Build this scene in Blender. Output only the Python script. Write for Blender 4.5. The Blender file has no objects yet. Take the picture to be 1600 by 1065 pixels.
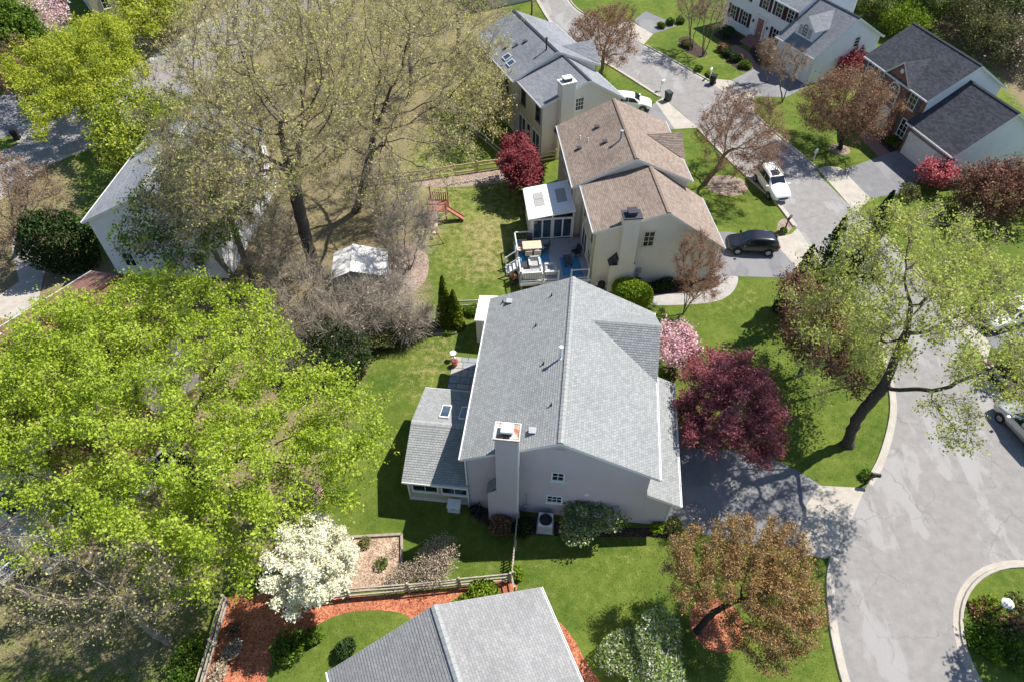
import bpy, math, random
import numpy as np
from mathutils import Vector, Matrix
from mathutils.geometry import tessellate_polygon

R = math.radians
sc = bpy.context.scene
COL = sc.collection

# ------------------------------------------------------------------ camera, sky, sun, exposure
CAM_H = 37.0                      # drone height above the lawn, metres
PITCH = R(48.2)                   # below the horizon
FPX = 1067.0                      # focal length in photograph pixels (1600 wide)
cam = bpy.data.cameras.new('camera')
cam.sensor_width = 36.0
cam.lens = 36.0 * FPX / 1600.0
cam.clip_start = 0.5
cam.clip_end = 3000.0
camo = bpy.data.objects.new('camera', cam)
camo.location = (0, 0, CAM_H)
camo.rotation_euler = (math.pi / 2 - PITCH, 0, 0)
COL.objects.link(camo)
sc.camera = camo

SUN_AZ, SUN_EL = 28.0, 54.0       # azimuth measured from +X towards +Y
world = bpy.data.worlds.new('World')
sc.world = world
world.use_nodes = True
wn = world.node_tree
wn.nodes.clear()
sky = wn.nodes.new('ShaderNodeTexSky')
sky.sky_type = 'NISHITA'
sky.sun_disc = False
sky.sun_elevation = R(SUN_EL)
sky.sun_rotation = R(90 - SUN_AZ)
sky.air_density = 1.0
sky.dust_density = 0.2
sky.ozone_density = 3.0
bg = wn.nodes.new('ShaderNodeBackground')
bg.inputs['Strength'].default_value = 0.1
wo = wn.nodes.new('ShaderNodeOutputWorld')
wn.links.new(sky.outputs[0], bg.inputs[0])
wn.links.new(bg.outputs[0], wo.inputs[0])
sl = bpy.data.lights.new('sun', 'SUN')
sl.energy = 5.0
sl.angle = R(0.53)
sl.color = (1.0, 0.955, 0.88)
so = bpy.data.objects.new('sun', sl)
sd = Vector((math.cos(R(SUN_EL)) * math.cos(R(SUN_AZ)), math.cos(R(SUN_EL)) * math.sin(R(SUN_AZ)), math.sin(R(SUN_EL))))
so.rotation_euler = sd.to_track_quat('Z', 'Y').to_euler()
so.location = sd * 120
COL.objects.link(so)
sc.view_settings.view_transform = 'Standard'
sc.view_settings.look = 'None'
sc.view_settings.exposure = 0.68
sc.view_settings.gamma = 1.0
sc.render.engine = 'CYCLES'
sc.cycles.max_bounces = 6
sc.cycles.transparent_max_bounces = 8

# ------------------------------------------------------------------ pixels of the photograph to places on the ground
def ray(px, py):
    u = (px - 800.0) / FPX
    v = (532.5 - py) / FPX
    return (u, math.cos(PITCH) + v * math.sin(PITCH), -math.sin(PITCH) + v * math.cos(PITCH))

def G(px, py, z=0.0):
    d = ray(px, py)
    t = (z - CAM_H) / d[2]
    return (d[0] * t, d[1] * t)

def G3(px, py, z=0.0, zz=None):
    x, y = G(px, py, z)
    return (x, y, z if zz is None else zz)

# ------------------------------------------------------------------ materials
def lin(r, g, b):
    f = lambda c: c / 12.92 if c <= 0.04045 else ((c + 0.055) / 1.055) ** 2.4
    return (f(r / 255.), f(g / 255.), f(b / 255.), 1.0)

def new_mat(name, rough=0.85, spec=0.25):
    m = bpy.data.materials.new(name)
    m.use_nodes = True
    nt = m.node_tree
    b = nt.nodes['Principled BSDF']
    b.inputs['Roughness'].default_value = rough
    b.inputs['Specular IOR Level'].default_value = spec
    return m, nt, b

def nd(nt, typ, **kw):
    n = nt.nodes.new('ShaderNode' + typ)
    for k, v in kw.items():
        if k.startswith('_'):
            setattr(n, k[1:], v)
        else:
            key = k.replace('__', ' ')
            if key.isdigit():
                key = int(key)
            n.inputs[key].default_value = v
    return n

def ramp(nt, stops, src=None, interp='LINEAR'):
    n = nt.nodes.new('ShaderNodeValToRGB')
    n.color_ramp.interpolation = interp
    e = n.color_ramp.elements
    while len(e) > 1:
        e.remove(e[-1])
    e[0].position, e[0].color = stops[0][0], stops[0][1]
    for p, c in stops[1:]:
        q = e.new(p)
        q.color = c
    if src is not None:
        nt.links.new(src, n.inputs[0])
    return n

def mixc(nt, fac, a, b, mode='MIX'):
    n = nt.nodes.new('ShaderNodeMix')
    n.data_type = 'RGBA'
    n.blend_type = mode
    for i, s in ((0, fac), (6, a), (7, b)):
        if hasattr(s, 'is_linked') or hasattr(s, 'links'):
            nt.links.new(s, n.inputs[i])
        else:
            n.inputs[i].default_value = s
    return n.outputs[2]

def coords(nt, kind='Object'):
    return nt.nodes.new('ShaderNodeTexCoord').outputs[kind]

def noise(nt, vec, scale, detail=4, rough=0.55, dist=0.0):
    n = nd(nt, 'TexNoise', Scale=scale, Detail=detail, Roughness=rough, Distortion=dist)
    if vec is not None:
        nt.links.new(vec, n.inputs['Vector'])
    return n.outputs['Fac']

def bump(nt, b, h, strength=0.3, dist=0.02):
    n = nd(nt, 'Bump', Strength=strength, Distance=dist)
    nt.links.new(h, n.inputs['Height'])
    nt.links.new(n.outputs[0], b.inputs['Normal'])

def scale_col(c, k):
    return (min(c[0] * k, 1), min(c[1] * k, 1), min(c[2] * k, 1), 1)

def m_plain(name, c, rough=0.7, var=0.12, scale=3.0, spec=0.25, metal=0.0, bumpy=0.0):
    m, nt, b = new_mat(name, rough, spec)
    b.inputs['Metallic'].default_value = metal
    vec = coords(nt)
    f = noise(nt, vec, scale, 5)
    f2 = noise(nt, vec, scale * 9, 3)
    r1 = ramp(nt, [(0.3, scale_col(c, 1 - var)), (0.7, scale_col(c, 1 + var))], f)
    o = mixc(nt, 0.35, r1.outputs[0], ramp(nt, [(0.3, scale_col(c, 1 - var * 1.5)), (0.7, scale_col(c, 1 + var))], f2).outputs[0])
    nt.links.new(o, b.inputs['Base Color'])
    if bumpy:
        bump(nt, b, f2, bumpy, 0.02)
    return m

def m_shingle(name, c1, c2, mortar_or_shade, w=0.3, h=0.14, big=0.12, course_shade=0.011):
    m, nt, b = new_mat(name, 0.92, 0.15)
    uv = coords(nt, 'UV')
    br = nd(nt, 'TexBrick', Color1=c1, Color2=c2, Mortar=mortar_or_shade, Scale=1.0)
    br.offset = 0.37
    br.inputs['Mortar Size'].default_value = course_shade  # dark lines: tab gaps, widened to paint in the shadow under each course
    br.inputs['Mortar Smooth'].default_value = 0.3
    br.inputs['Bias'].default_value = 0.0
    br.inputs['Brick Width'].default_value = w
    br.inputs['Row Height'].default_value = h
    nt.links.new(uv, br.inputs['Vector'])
    n1 = noise(nt, uv, 0.35, 4, 0.6)
    n2 = noise(nt, uv, 28.0, 3, 0.7)
    n3 = noise(nt, uv, 3.2, 3, 0.6)
    o = mixc(nt, 1.0, br.outputs['Color'], ramp(nt, [(0.3, (1 - big,) * 3 + (1,)), (0.7, (1 + big,) * 3 + (1,))], n1).outputs[0], 'MULTIPLY')
    o = mixc(nt, 1.0, o, ramp(nt, [(0.25, (0.82,) * 3 + (1,)), (0.75, (1.15,) * 3 + (1,))], n2).outputs[0], 'MULTIPLY')
    o = mixc(nt, 1.0, o, ramp(nt, [(0.3, (0.93,) * 3 + (1,)), (0.7, (1.06,) * 3 + (1,))], n3).outputs[0], 'MULTIPLY')
    nt.links.new(o, b.inputs['Base Color'])
    bump(nt, b, n2, 0.5, 0.01)
    return m

def m_brickwall(name, c1, c2, mortar_or_shade):
    m, nt, b = new_mat(name, 0.9, 0.2)
    uv = coords(nt, 'UV')
    br = nd(nt, 'TexBrick', Color1=c1, Color2=c2, Mortar=mortar_or_shade, Scale=1.0)
    br.inputs['Mortar Size'].default_value = 0.008
    br.inputs['Brick Width'].default_value = 0.22
    br.inputs['Row Height'].default_value = 0.075
    nt.links.new(uv, br.inputs['Vector'])
    n1 = noise(nt, uv, 2.0, 4)
    o = mixc(nt, 1.0, br.outputs['Color'], ramp(nt, [(0.3, (0.8,) * 3 + (1,)), (0.7, (1.15,) * 3 + (1,))], n1).outputs[0], 'MULTIPLY')
    nt.links.new(o, b.inputs['Base Color'])
    bump(nt, b, br.outputs['Fac'], -0.4, 0.01)
    return m

def m_leaf(name, stops, trans=0.35, rough=0.55):
    """leaf cards: colour differs from leaf to leaf through the face attribute rnd"""
    m = bpy.data.materials.new(name)
    m.use_nodes = True
    nt = m.node_tree
    nt.nodes.clear()
    at = nd(nt, 'Attribute', _attribute_name='rnd')
    cr = ramp(nt, stops, at.outputs['Fac'])
    d = nd(nt, 'BsdfPrincipled', Roughness=rough)
    d.inputs['Specular IOR Level'].default_value = 0.08
    t = nd(nt, 'BsdfTranslucent')
    nt.links.new(cr.outputs[0], d.inputs['Base Color'])
    nt.links.new(cr.outputs[0], t.inputs['Color'])
    mx = nd(nt, 'MixShader', _label='m')
    mx.inputs[0].default_value = trans
    nt.links.new(d.outputs[0], mx.inputs[1])
    nt.links.new(t.outputs[0], mx.inputs[2])
    o = nt.nodes.new('ShaderNodeOutputMaterial')
    nt.links.new(mx.outputs[0], o.inputs[0])
    return m

def m_glass(name, c=(0.012, 0.016, 0.022, 1)):
    m, nt, b = new_mat(name, 0.06, 0.6)
    vec = coords(nt)
    f = noise(nt, vec, 1.3, 2)
    r1 = ramp(nt, [(0.3, scale_col(c, 0.6)), (0.7, scale_col(c, 1.8))], f)
    nt.links.new(r1.outputs[0], b.inputs['Base Color'])
    return m

def m_paint(name, c, rough=0.25, metal=0.0, coat=0.6):
    m, nt, b = new_mat(name, rough, 0.5)
    b.inputs['Coat Weight'].default_value = coat
    b.inputs['Coat Roughness'].default_value = 0.08
    b.inputs['Metallic'].default_value = metal
    f = noise(nt, coords(nt), 6.0, 3)
    r1 = ramp(nt, [(0.2, scale_col(c, 0.94)), (0.8, scale_col(c, 1.05))], f)
    nt.links.new(r1.outputs[0], b.inputs['Base Color'])
    return m

def m_asphalt(name, c, patch, crack=True, patch_amt=0.55):
    m, nt, b = new_mat(name, 0.9, 0.25)
    vec = coords(nt)
    fine = noise(nt, vec, 30.0, 4, 0.75)
    mid = noise(nt, vec, 1.6, 5, 0.6)
    mp = nd(nt, 'Mapping')
    mp.inputs['Scale'].default_value = (0.42, 0.17, 1)
    mp.inputs['Rotation'].default_value = (0, 0, R(-12))
    nt.links.new(vec, mp.inputs[0])
    big = noise(nt, mp.outputs[0], 1.0, 6, 0.62, 0.4)
    o = mixc(nt, 1.0, ramp(nt, [(0.3, scale_col(c, 0.86)), (0.7, scale_col(c, 1.1))], mid).outputs[0],
             ramp(nt, [(0.25, (0.8,) * 3 + (1,)), (0.75, (1.15,) * 3 + (1,))], fine).outputs[0], 'MULTIPLY')
    pm = ramp(nt, [(patch_amt, (0, 0, 0, 1)), (patch_amt + 0.035, (0.75,) * 3 + (1,)), (patch_amt + 0.2, (1, 1, 1, 1))], big)
    o = mixc(nt, pm.outputs[0], o, mixc(nt, 1.0, patch, ramp(nt, [(0.2, (0.85,) * 3 + (1,)), (0.8, (1.1,) * 3 + (1,))], fine).outputs[0], 'MULTIPLY'))
    if crack:
        w = nd(nt, 'TexNoise', Scale=0.9, Detail=5.0, Roughness=0.6)
        nt.links.new(vec, w.inputs['Vector'])
        va = nd(nt, 'VectorMath', _operation='MULTIPLY_ADD')
        va.inputs[1].default_value = (1.3, 1.3, 0)
        nt.links.new(w.outputs['Color'], va.inputs[0])
        nt.links.new(vec, va.inputs[2])
        vo = nd(nt, 'TexVoronoi', Scale=0.3)
        vo.feature = 'DISTANCE_TO_EDGE'
        nt.links.new(va.outputs[0], vo.inputs['Vector'])
        cr = ramp(nt, [(0.0, (1, 1, 1, 1)), (0.004, (0.8,) * 3 + (1,)), (0.011, (0, 0, 0, 1))], vo.outputs['Distance'])
        gate = ramp(nt, [(0.42, (0, 0, 0, 1)), (0.55, (1, 1, 1, 1))], noise(nt, vec, 0.16, 3))
        k = nd(nt, 'Math', _operation='MULTIPLY')
        nt.links.new(cr.outputs[0], k.inputs[0])
        nt.links.new(gate.outputs[0], k.inputs[1])
        k2 = nd(nt, 'Math', _operation='MULTIPLY')
        nt.links.new(k.outputs[0], k2.inputs[0])
        k2.inputs[1].default_value = 0.42
        o = mixc(nt, k2.outputs[0], o, scale_col(c, 0.45))
    nt.links.new(o, b.inputs['Base Color'])
    bump(nt, b, fine, 0.4, 0.01)
    return m

def m_mulch(name, c1, c2, c3):
    m, nt, b = new_mat(name, 0.95, 0.1)
    vec = coords(nt)
    vo = nd(nt, 'TexVoronoi', Scale=16.0)
    nt.links.new(vec, vo.inputs['Vector'])
    sp = nt.nodes.new('ShaderNodeSeparateColor')
    nt.links.new(vo.outputs['Color'], sp.inputs[0])
    cr = ramp(nt, [(0.0, c1), (0.45, c2), (1.0, c3)], sp.outputs[0])
    n1 = noise(nt, vec, 1.2, 5, 0.65)
    o = mixc(nt, 1.0, cr.outputs[0], ramp(nt, [(0.3, (0.72,) * 3 + (1,)), (0.7, (1.2,) * 3 + (1,))], n1).outputs[0], 'MULTIPLY')
    nt.links.new(o, b.inputs['Base Color'])
    bump(nt, b, vo.outputs['Distance'], 0.6, 0.03)
    return m

def m_bark(name, c):
    m, nt, b = new_mat(name, 0.95, 0.1)
    vec = coords(nt)
    mp = nd(nt, 'Mapping')
    mp.inputs['Scale'].default_value = (6, 6, 1.4)
    nt.links.new(vec, mp.inputs[0])
    f = noise(nt, mp.outputs[0], 2.0, 5, 0.7)
    r1 = ramp(nt, [(0.3, scale_col(c, 0.55)), (0.55, c), (0.8, scale_col(c, 1.5))], f)
    nt.links.new(r1.outputs[0], b.inputs['Base Color'])
    bump(nt, b, f, 0.6, 0.04)
    return m

def m_grass():
    m, nt, b = new_mat('lawn', 0.95, 0.12)
    vec = coords(nt)
    dry = nd(nt, 'Attribute', _attribute_name='dry').outputs['Fac']
    lit = nd(nt, 'Attribute', _attribute_name='litter').outputs['Fac']
    f1 = noise(nt, vec, 0.28, 4, 0.6)
    f2 = noise(nt, vec, 1.9, 5, 0.65)
    f3 = noise(nt, vec, 13.0, 5, 0.75)
    f4 = noise(nt, vec, 45.0, 2, 0.8)
    g = ramp(nt, [(0.28, (0.055, 0.088, 0.016, 1)), (0.5, (0.115, 0.15, 0.027, 1)), (0.72, (0.195, 0.215, 0.055, 1))], f2)
    g2 = mixc(nt, 0.5, g.outputs[0], ramp(nt, [(0.36, (0.040, 0.095, 0.009, 1)), (0.64, (0.145, 0.19, 0.03, 1))], f1).outputs[0])
    tan = ramp(nt, [(0.3, (0.24, 0.205, 0.075, 1)), (0.7, (0.47, 0.365, 0.19, 1))], f3)
    brn = ramp(nt, [(0.25, (0.08, 0.066, 0.034, 1)), (0.5, (0.22, 0.175, 0.10, 1)), (0.75, (0.36, 0.285, 0.185, 1))], f3)
    def thr(att, fac, k=1.0):
        a = nd(nt, 'Math', _operation='ADD')
        nt.links.new(att, a.inputs[0])
        nt.links.new(fac, a.inputs[1])
        r_ = ramp(nt, [(0.0, (0, 0, 0, 1)), (0.35, (1, 1, 1, 1))], None)
        s = nd(nt, 'Math', _operation='SUBTRACT')
        nt.links.new(a.outputs[0], s.inputs[0])
        s.inputs[1].default_value = k
        nt.links.new(s.outputs[0], r_.inputs[0])
        return r_.outputs[0]
    mm = nd(nt, 'Math', _operation='ADD')
    nt.links.new(f2, mm.inputs[0])
    hs = nd(nt, 'Math', _operation='MULTIPLY')
    nt.links.new(f3, hs.inputs[0])
    hs.inputs[1].default_value = 0.9
    nt.links.new(hs.outputs[0], mm.inputs[1])
    o = mixc(nt, thr(dry, mm.outputs[0], 1.22), g2, tan.outputs[0])
    o = mixc(nt, thr(lit, mm.outputs[0], 1.15), o, brn.outputs[0])
    o = mixc(nt, 1.0, o, ramp(nt, [(0.25, (0.62,) * 3 + (1,)), (0.75, (1.35,) * 3 + (1,))], f3).outputs[0], 'MULTIPLY')
    o = mixc(nt, 1.0, o, ramp(nt, [(0.25, (0.7,) * 3 + (1,)), (0.75, (1.25,) * 3 + (1,))], f4).outputs[0], 'MULTIPLY')
    nt.links.new(o, b.inputs['Base Color'])
    bump(nt, b, f3, 0.8, 0.06)
    return m

M = {}
M['lawn'] = m_grass()
M['white'] = m_plain('white_trim', (0.72, 0.72, 0.71, 1), 0.55, 0.06)
M['white_metal'] = m_plain('white_metal_roof', (0.78, 0.76, 0.73, 1), 0.5, 0.08, 1.2)
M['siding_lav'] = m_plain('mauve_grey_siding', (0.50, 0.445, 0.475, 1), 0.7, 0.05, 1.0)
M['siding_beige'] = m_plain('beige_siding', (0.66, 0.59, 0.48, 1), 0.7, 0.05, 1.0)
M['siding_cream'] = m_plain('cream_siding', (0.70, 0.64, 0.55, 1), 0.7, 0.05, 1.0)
M['siding_white'] = m_plain('white_siding', (0.74, 0.74, 0.74, 1), 0.7, 0.05, 1.0)
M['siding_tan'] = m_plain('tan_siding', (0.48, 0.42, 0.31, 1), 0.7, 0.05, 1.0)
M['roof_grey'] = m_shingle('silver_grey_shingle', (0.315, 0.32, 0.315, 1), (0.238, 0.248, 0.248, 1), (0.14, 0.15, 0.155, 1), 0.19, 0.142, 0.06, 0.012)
M['roof_cap'] = m_plain('ridge_cap_shingle', (0.30, 0.305, 0.30, 1), 0.9, 0.2, 4)
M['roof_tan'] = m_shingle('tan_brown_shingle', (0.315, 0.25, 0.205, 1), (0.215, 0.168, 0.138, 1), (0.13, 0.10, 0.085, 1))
M['roof_cap_tan'] = m_plain('tan_ridge_cap', (0.25, 0.19, 0.15, 1), 0.9, 0.2, 4)
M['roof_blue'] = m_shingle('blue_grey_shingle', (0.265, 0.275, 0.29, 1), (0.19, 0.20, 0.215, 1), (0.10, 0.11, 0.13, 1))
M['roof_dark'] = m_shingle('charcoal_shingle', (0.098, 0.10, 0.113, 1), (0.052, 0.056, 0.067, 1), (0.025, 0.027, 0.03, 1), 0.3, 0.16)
M['roof_cap_dark'] = m_plain('charcoal_cap', (0.06, 0.063, 0.075, 1), 0.9, 0.2, 4)
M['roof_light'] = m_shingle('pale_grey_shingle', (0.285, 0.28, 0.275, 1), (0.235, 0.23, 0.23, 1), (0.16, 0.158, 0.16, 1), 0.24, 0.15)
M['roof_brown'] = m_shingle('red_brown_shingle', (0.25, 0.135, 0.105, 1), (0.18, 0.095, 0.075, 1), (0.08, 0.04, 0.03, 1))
M['brick'] = m_brickwall('red_brick', (0.24, 0.10, 0.065, 1), (0.155, 0.062, 0.042, 1), (0.30, 0.25, 0.21, 1))
M['glass'] = m_glass('window_glass')
M['glass_blue'] = m_glass('tinted_glass', (0.03, 0.05, 0.075, 1))
M['asphalt'] = m_asphalt('old_asphalt', (0.25, 0.236, 0.226, 1), (0.31, 0.298, 0.292, 1))
M['driveway'] = m_asphalt('sealed_asphalt', (0.185, 0.183, 0.19, 1), (0.225, 0.222, 0.225, 1), False, 0.5)
M['concrete'] = m_plain('concrete', (0.395, 0.36, 0.31, 1), 0.9, 0.2, 1.2, bumpy=0.2)
M['paving'] = m_plain('flagstone', (0.36, 0.34, 0.32, 1), 0.9, 0.2, 1.5, bumpy=0.2)
M['bluestone'] = m_plain('bluestone', (0.27, 0.285, 0.31, 1), 0.9, 0.3, 0.8, bumpy=0.2)
M['brickpath'] = m_plain('brick_path', (0.30, 0.16, 0.13, 1), 0.9, 0.25, 8, bumpy=0.3)
M['mulch_red'] = m_mulch('red_mulch', (0.21, 0.06, 0.032, 1), (0.37, 0.125, 0.065, 1), (0.52, 0.22, 0.13, 1))
M['mulch_dark'] = m_mulch('dark_mulch', (0.02, 0.014, 0.01, 1), (0.055, 0.04, 0.032, 1), (0.12, 0.09, 0.075, 1))
M['chips'] = m_mulch('wood_chips', (0.20, 0.12, 0.075, 1), (0.36, 0.25, 0.175, 1), (0.55, 0.43, 0.33, 1))
M['leafbed'] = m_mulch('fallen_leaf_bed', (0.16, 0.11, 0.08, 1), (0.28, 0.21, 0.165, 1), (0.42, 0.33, 0.28, 1))
M['timber'] = m_plain('weathered_timber', (0.30, 0.255, 0.20, 1), 0.9, 0.3, 5, bumpy=0.4)
M['rail'] = m_plain('grey_fence_timber', (0.36, 0.32, 0.26, 1), 0.9, 0.35, 5, bumpy=0.4)
M['rail_new'] = m_plain('pale_fence_timber', (0.50, 0.38, 0.22, 1), 0.9, 0.25, 5, bumpy=0.4)
M['redwood'] = m_plain('red_stained_timber', (0.33, 0.13, 0.09, 1), 0.8, 0.25, 4)
M['deck'] = m_plain('grey_composite', (0.36, 0.355, 0.38, 1), 0.7, 0.1, 2)
M['black'] = m_plain('black_plastic', (0.02, 0.02, 0.022, 1), 0.5, 0.2, 4)
M['dark'] = m_plain('dark_metal', (0.05, 0.05, 0.055, 1), 0.45, 0.15, 4)
M['grey'] = m_plain('grey_metal', (0.35, 0.36, 0.37, 1), 0.5, 0.12, 4)
M['copper'] = m_plain('copper_rust', (0.42, 0.17, 0.08, 1), 0.6, 0.4, 3)
m_, nt_, b_ = new_mat('stained_pan', 0.6, 0.3)
f_ = noise(nt_, coords(nt_), 2.6, 3, 0.6)
nt_.links.new(ramp(nt_, [(0.45, (0.50, 0.48, 0.45, 1)), (0.52, (0.42, 0.29, 0.21, 1)), (0.62, (0.32, 0.13, 0.07, 1))], f_).outputs[0], b_.inputs['Base Color'])
M['copper'] = m_
M['wine'] = m_plain('wine_shutter', (0.06, 0.018, 0.028, 1), 0.6, 0.1)
M['slate'] = m_plain('slate_shutter', (0.10, 0.115, 0.135, 1), 0.6, 0.1)
M['terracotta'] = m_plain('terracotta', (0.42, 0.18, 0.09, 1), 0.8, 0.15)
M['tabletop'] = m_plain('tan_tabletop', (0.56, 0.44, 0.31, 1), 0.6, 0.1)
M['wicker'] = m_plain('grey_cushion', (0.36, 0.35, 0.34, 1), 0.9, 0.2, 10)
M['rug'] = m_plain('blue_rug', (0.07, 0.24, 0.42, 1), 0.95, 0.2, 3)
M['tyre'] = m_plain('tyre', (0.02, 0.02, 0.02, 1), 0.9, 0.2)
M['rim'] = m_plain('alloy', (0.45, 0.45, 0.46, 1), 0.35, 0.1, metal=0.7)
M['lamp'] = m_plain('lamp_lens', (0.75, 0.75, 0.76, 1), 0.15, 0.03, spec=0.6)
M['redlamp'] = m_plain('tail_lens', (0.35, 0.015, 0.012, 1), 0.2, 0.05, spec=0.6)
M['car_white'] = m_paint('white_paint', (0.80, 0.80, 0.79, 1))
M['car_black'] = m_paint('black_paint', (0.012, 0.012, 0.015, 1))
M['car_silver'] = m_paint('silver_paint', (0.42, 0.43, 0.44, 1), 0.3, 0.5)
M['bark_grey'] = m_bark('grey_bark', (0.20, 0.17, 0.145, 1))
M['bark_dark'] = m_bark('dark_bark', (0.055, 0.046, 0.042, 1))
M['bark_brown'] = m_bark('brown_bark', (0.17, 0.125, 0.09, 1))
M['bark_pale'] = m_bark('pale_bark', (0.30, 0.255, 0.215, 1))
M['l_maple'] = m_leaf('maple_leaf', [(0, (0.17, 0.27, 0.018, 1)), (0.5, (0.40, 0.51, 0.05, 1)), (1, (0.66, 0.73, 0.17, 1))], 0.45)
M['l_lime'] = m_leaf('lime_leaf', [(0, (0.24, 0.29, 0.04, 1)), (0.5, (0.42, 0.48, 0.10, 1)), (1, (0.60, 0.64, 0.22, 1))], 0.4)
M['l_yellow'] = m_leaf('yellow_green_leaf', [(0, (0.22, 0.28, 0.02, 1)), (0.5, (0.40, 0.45, 0.045, 1)), (1, (0.56, 0.58, 0.11, 1))], 0.42)
M['l_bud'] = m_leaf('olive_bud', [(0, (0.29, 0.28, 0.07, 1)), (0.5, (0.50, 0.47, 0.16, 1)), (1, (0.68, 0.62, 0.30, 1))], 0.4)
M['l_green'] = m_leaf('mid_green_leaf', [(0, (0.045, 0.095, 0.012, 1)), (0.5, (0.09, 0.165, 0.02, 1)), (1, (0.19, 0.27, 0.035, 1))], 0.3)
M['l_dark'] = m_leaf('dark_green_leaf', [(0, (0.016, 0.036, 0.010, 1)), (0.6, (0.04, 0.075, 0.018, 1)), (1, (0.09, 0.135, 0.045, 1))], 0.2)
M['l_arb'] = m_leaf('arborvitae_leaf', [(0, (0.06, 0.10, 0.010, 1)), (0.5, (0.13, 0.18, 0.015, 1)), (1, (0.24, 0.27, 0.03, 1))], 0.2)
M['l_box'] = m_leaf('boxwood_leaf', [(0, (0.10, 0.17, 0.015, 1)), (0.5, (0.19, 0.29, 0.02, 1)), (1, (0.29, 0.38, 0.04, 1))], 0.3)
M['l_purple'] = m_leaf('purple_leaf', [(0, (0.12, 0.028, 0.035, 1)), (0.5, (0.30, 0.095, 0.105, 1)), (1, (0.50, 0.23, 0.24, 1))], 0.3)
M['l_plum'] = m_leaf('plum_leaf', [(0, (0.10, 0.045, 0.035, 1)), (0.5, (0.22, 0.105, 0.078, 1)), (1, (0.36, 0.20, 0.13, 1))], 0.3)
M['l_red'] = m_leaf('crimson_leaf', [(0, (0.12, 0.02, 0.026, 1)), (0.5, (0.26, 0.055, 0.065, 1)), (1, (0.40, 0.13, 0.13, 1))], 0.3)
M['l_russet'] = m_leaf('russet_leaf', [(0, (0.16, 0.075, 0.05, 1)), (0.5, (0.27, 0.15, 0.085, 1)), (1, (0.40, 0.25, 0.14, 1))], 0.3)
M['l_orange'] = m_leaf('copper_leaf', [(0, (0.15, 0.07, 0.038, 1)), (0.4, (0.30, 0.175, 0.08, 1)), (0.75, (0.45, 0.30, 0.085, 1)), (1, (0.50, 0.38, 0.19, 1))], 0.3)
M['l_white'] = m_leaf('white_blossom', [(0, (0.34, 0.36, 0.14, 1)), (0.2, (0.60, 0.58, 0.36, 1)), (0.45, (0.80, 0.77, 0.58, 1)), (1, (0.86, 0.83, 0.72, 1))], 0.25)
M['l_pink'] = m_leaf('pink_blossom', [(0, (0.52, 0.23, 0.27, 1)), (0.5, (0.78, 0.52, 0.55, 1)), (1, (0.88, 0.78, 0.78, 1))], 0.3)
M['l_coral'] = m_leaf('coral_blossom', [(0, (0.42, 0.08, 0.10, 1)), (0.5, (0.62, 0.17, 0.18, 1)), (1, (0.72, 0.34, 0.33, 1))], 0.3)
M['l_lilac'] = m_leaf('lilac_leaf', [(0, (0.12, 0.18, 0.04, 1)), (0.6, (0.30, 0.40, 0.12, 1)), (0.8, (0.40, 0.48, 0.20, 1)), (0.86, (0.58, 0.52, 0.56, 1)), (1, (0.72, 0.68, 0.69, 1))], 0.3)
M['l_twig'] = m_leaf('dry_twig', [(0, (0.24, 0.19, 0.13, 1)), (0.5, (0.40, 0.32, 0.23, 1)), (1, (0.56, 0.47, 0.36, 1))], 0.1)
M['l_olive'] = m_leaf('olive_shrub_leaf', [(0, (0.06, 0.075, 0.02, 1)), (0.5, (0.14, 0.155, 0.045, 1)), (1, (0.26, 0.25, 0.10, 1))], 0.25)
M['twig'] = m_plain('pale_twig', (0.31, 0.25, 0.19, 1), 0.9, 0.25, 2.0)
M['twig_brown'] = m_plain('brown_twig', (0.26, 0.155, 0.10, 1), 0.9, 0.25, 2.0)
M['bark_mid'] = m_bark('lined_bark', (0.085, 0.07, 0.06, 1))
M['l_turf'] = m_leaf('turf_blade', [(0, (0.04, 0.085, 0.010, 1)), (0.5, (0.095, 0.155, 0.018, 1)), (0.88, (0.17, 0.215, 0.04, 1)), (1, (0.34, 0.32, 0.13, 1))], 0.2, 0.7)
M['twig_pale'] = m_plain('bleached_twig', (0.40, 0.345, 0.285, 1), 0.9, 0.25, 2.0)
M['bark_oak'] = m_bark('furrowed_bark', (0.105, 0.09, 0.077, 1))
M['twig_dark'] = m_plain('dark_twig', (0.19, 0.155, 0.125, 1), 0.9, 0.25, 2.0)

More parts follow.
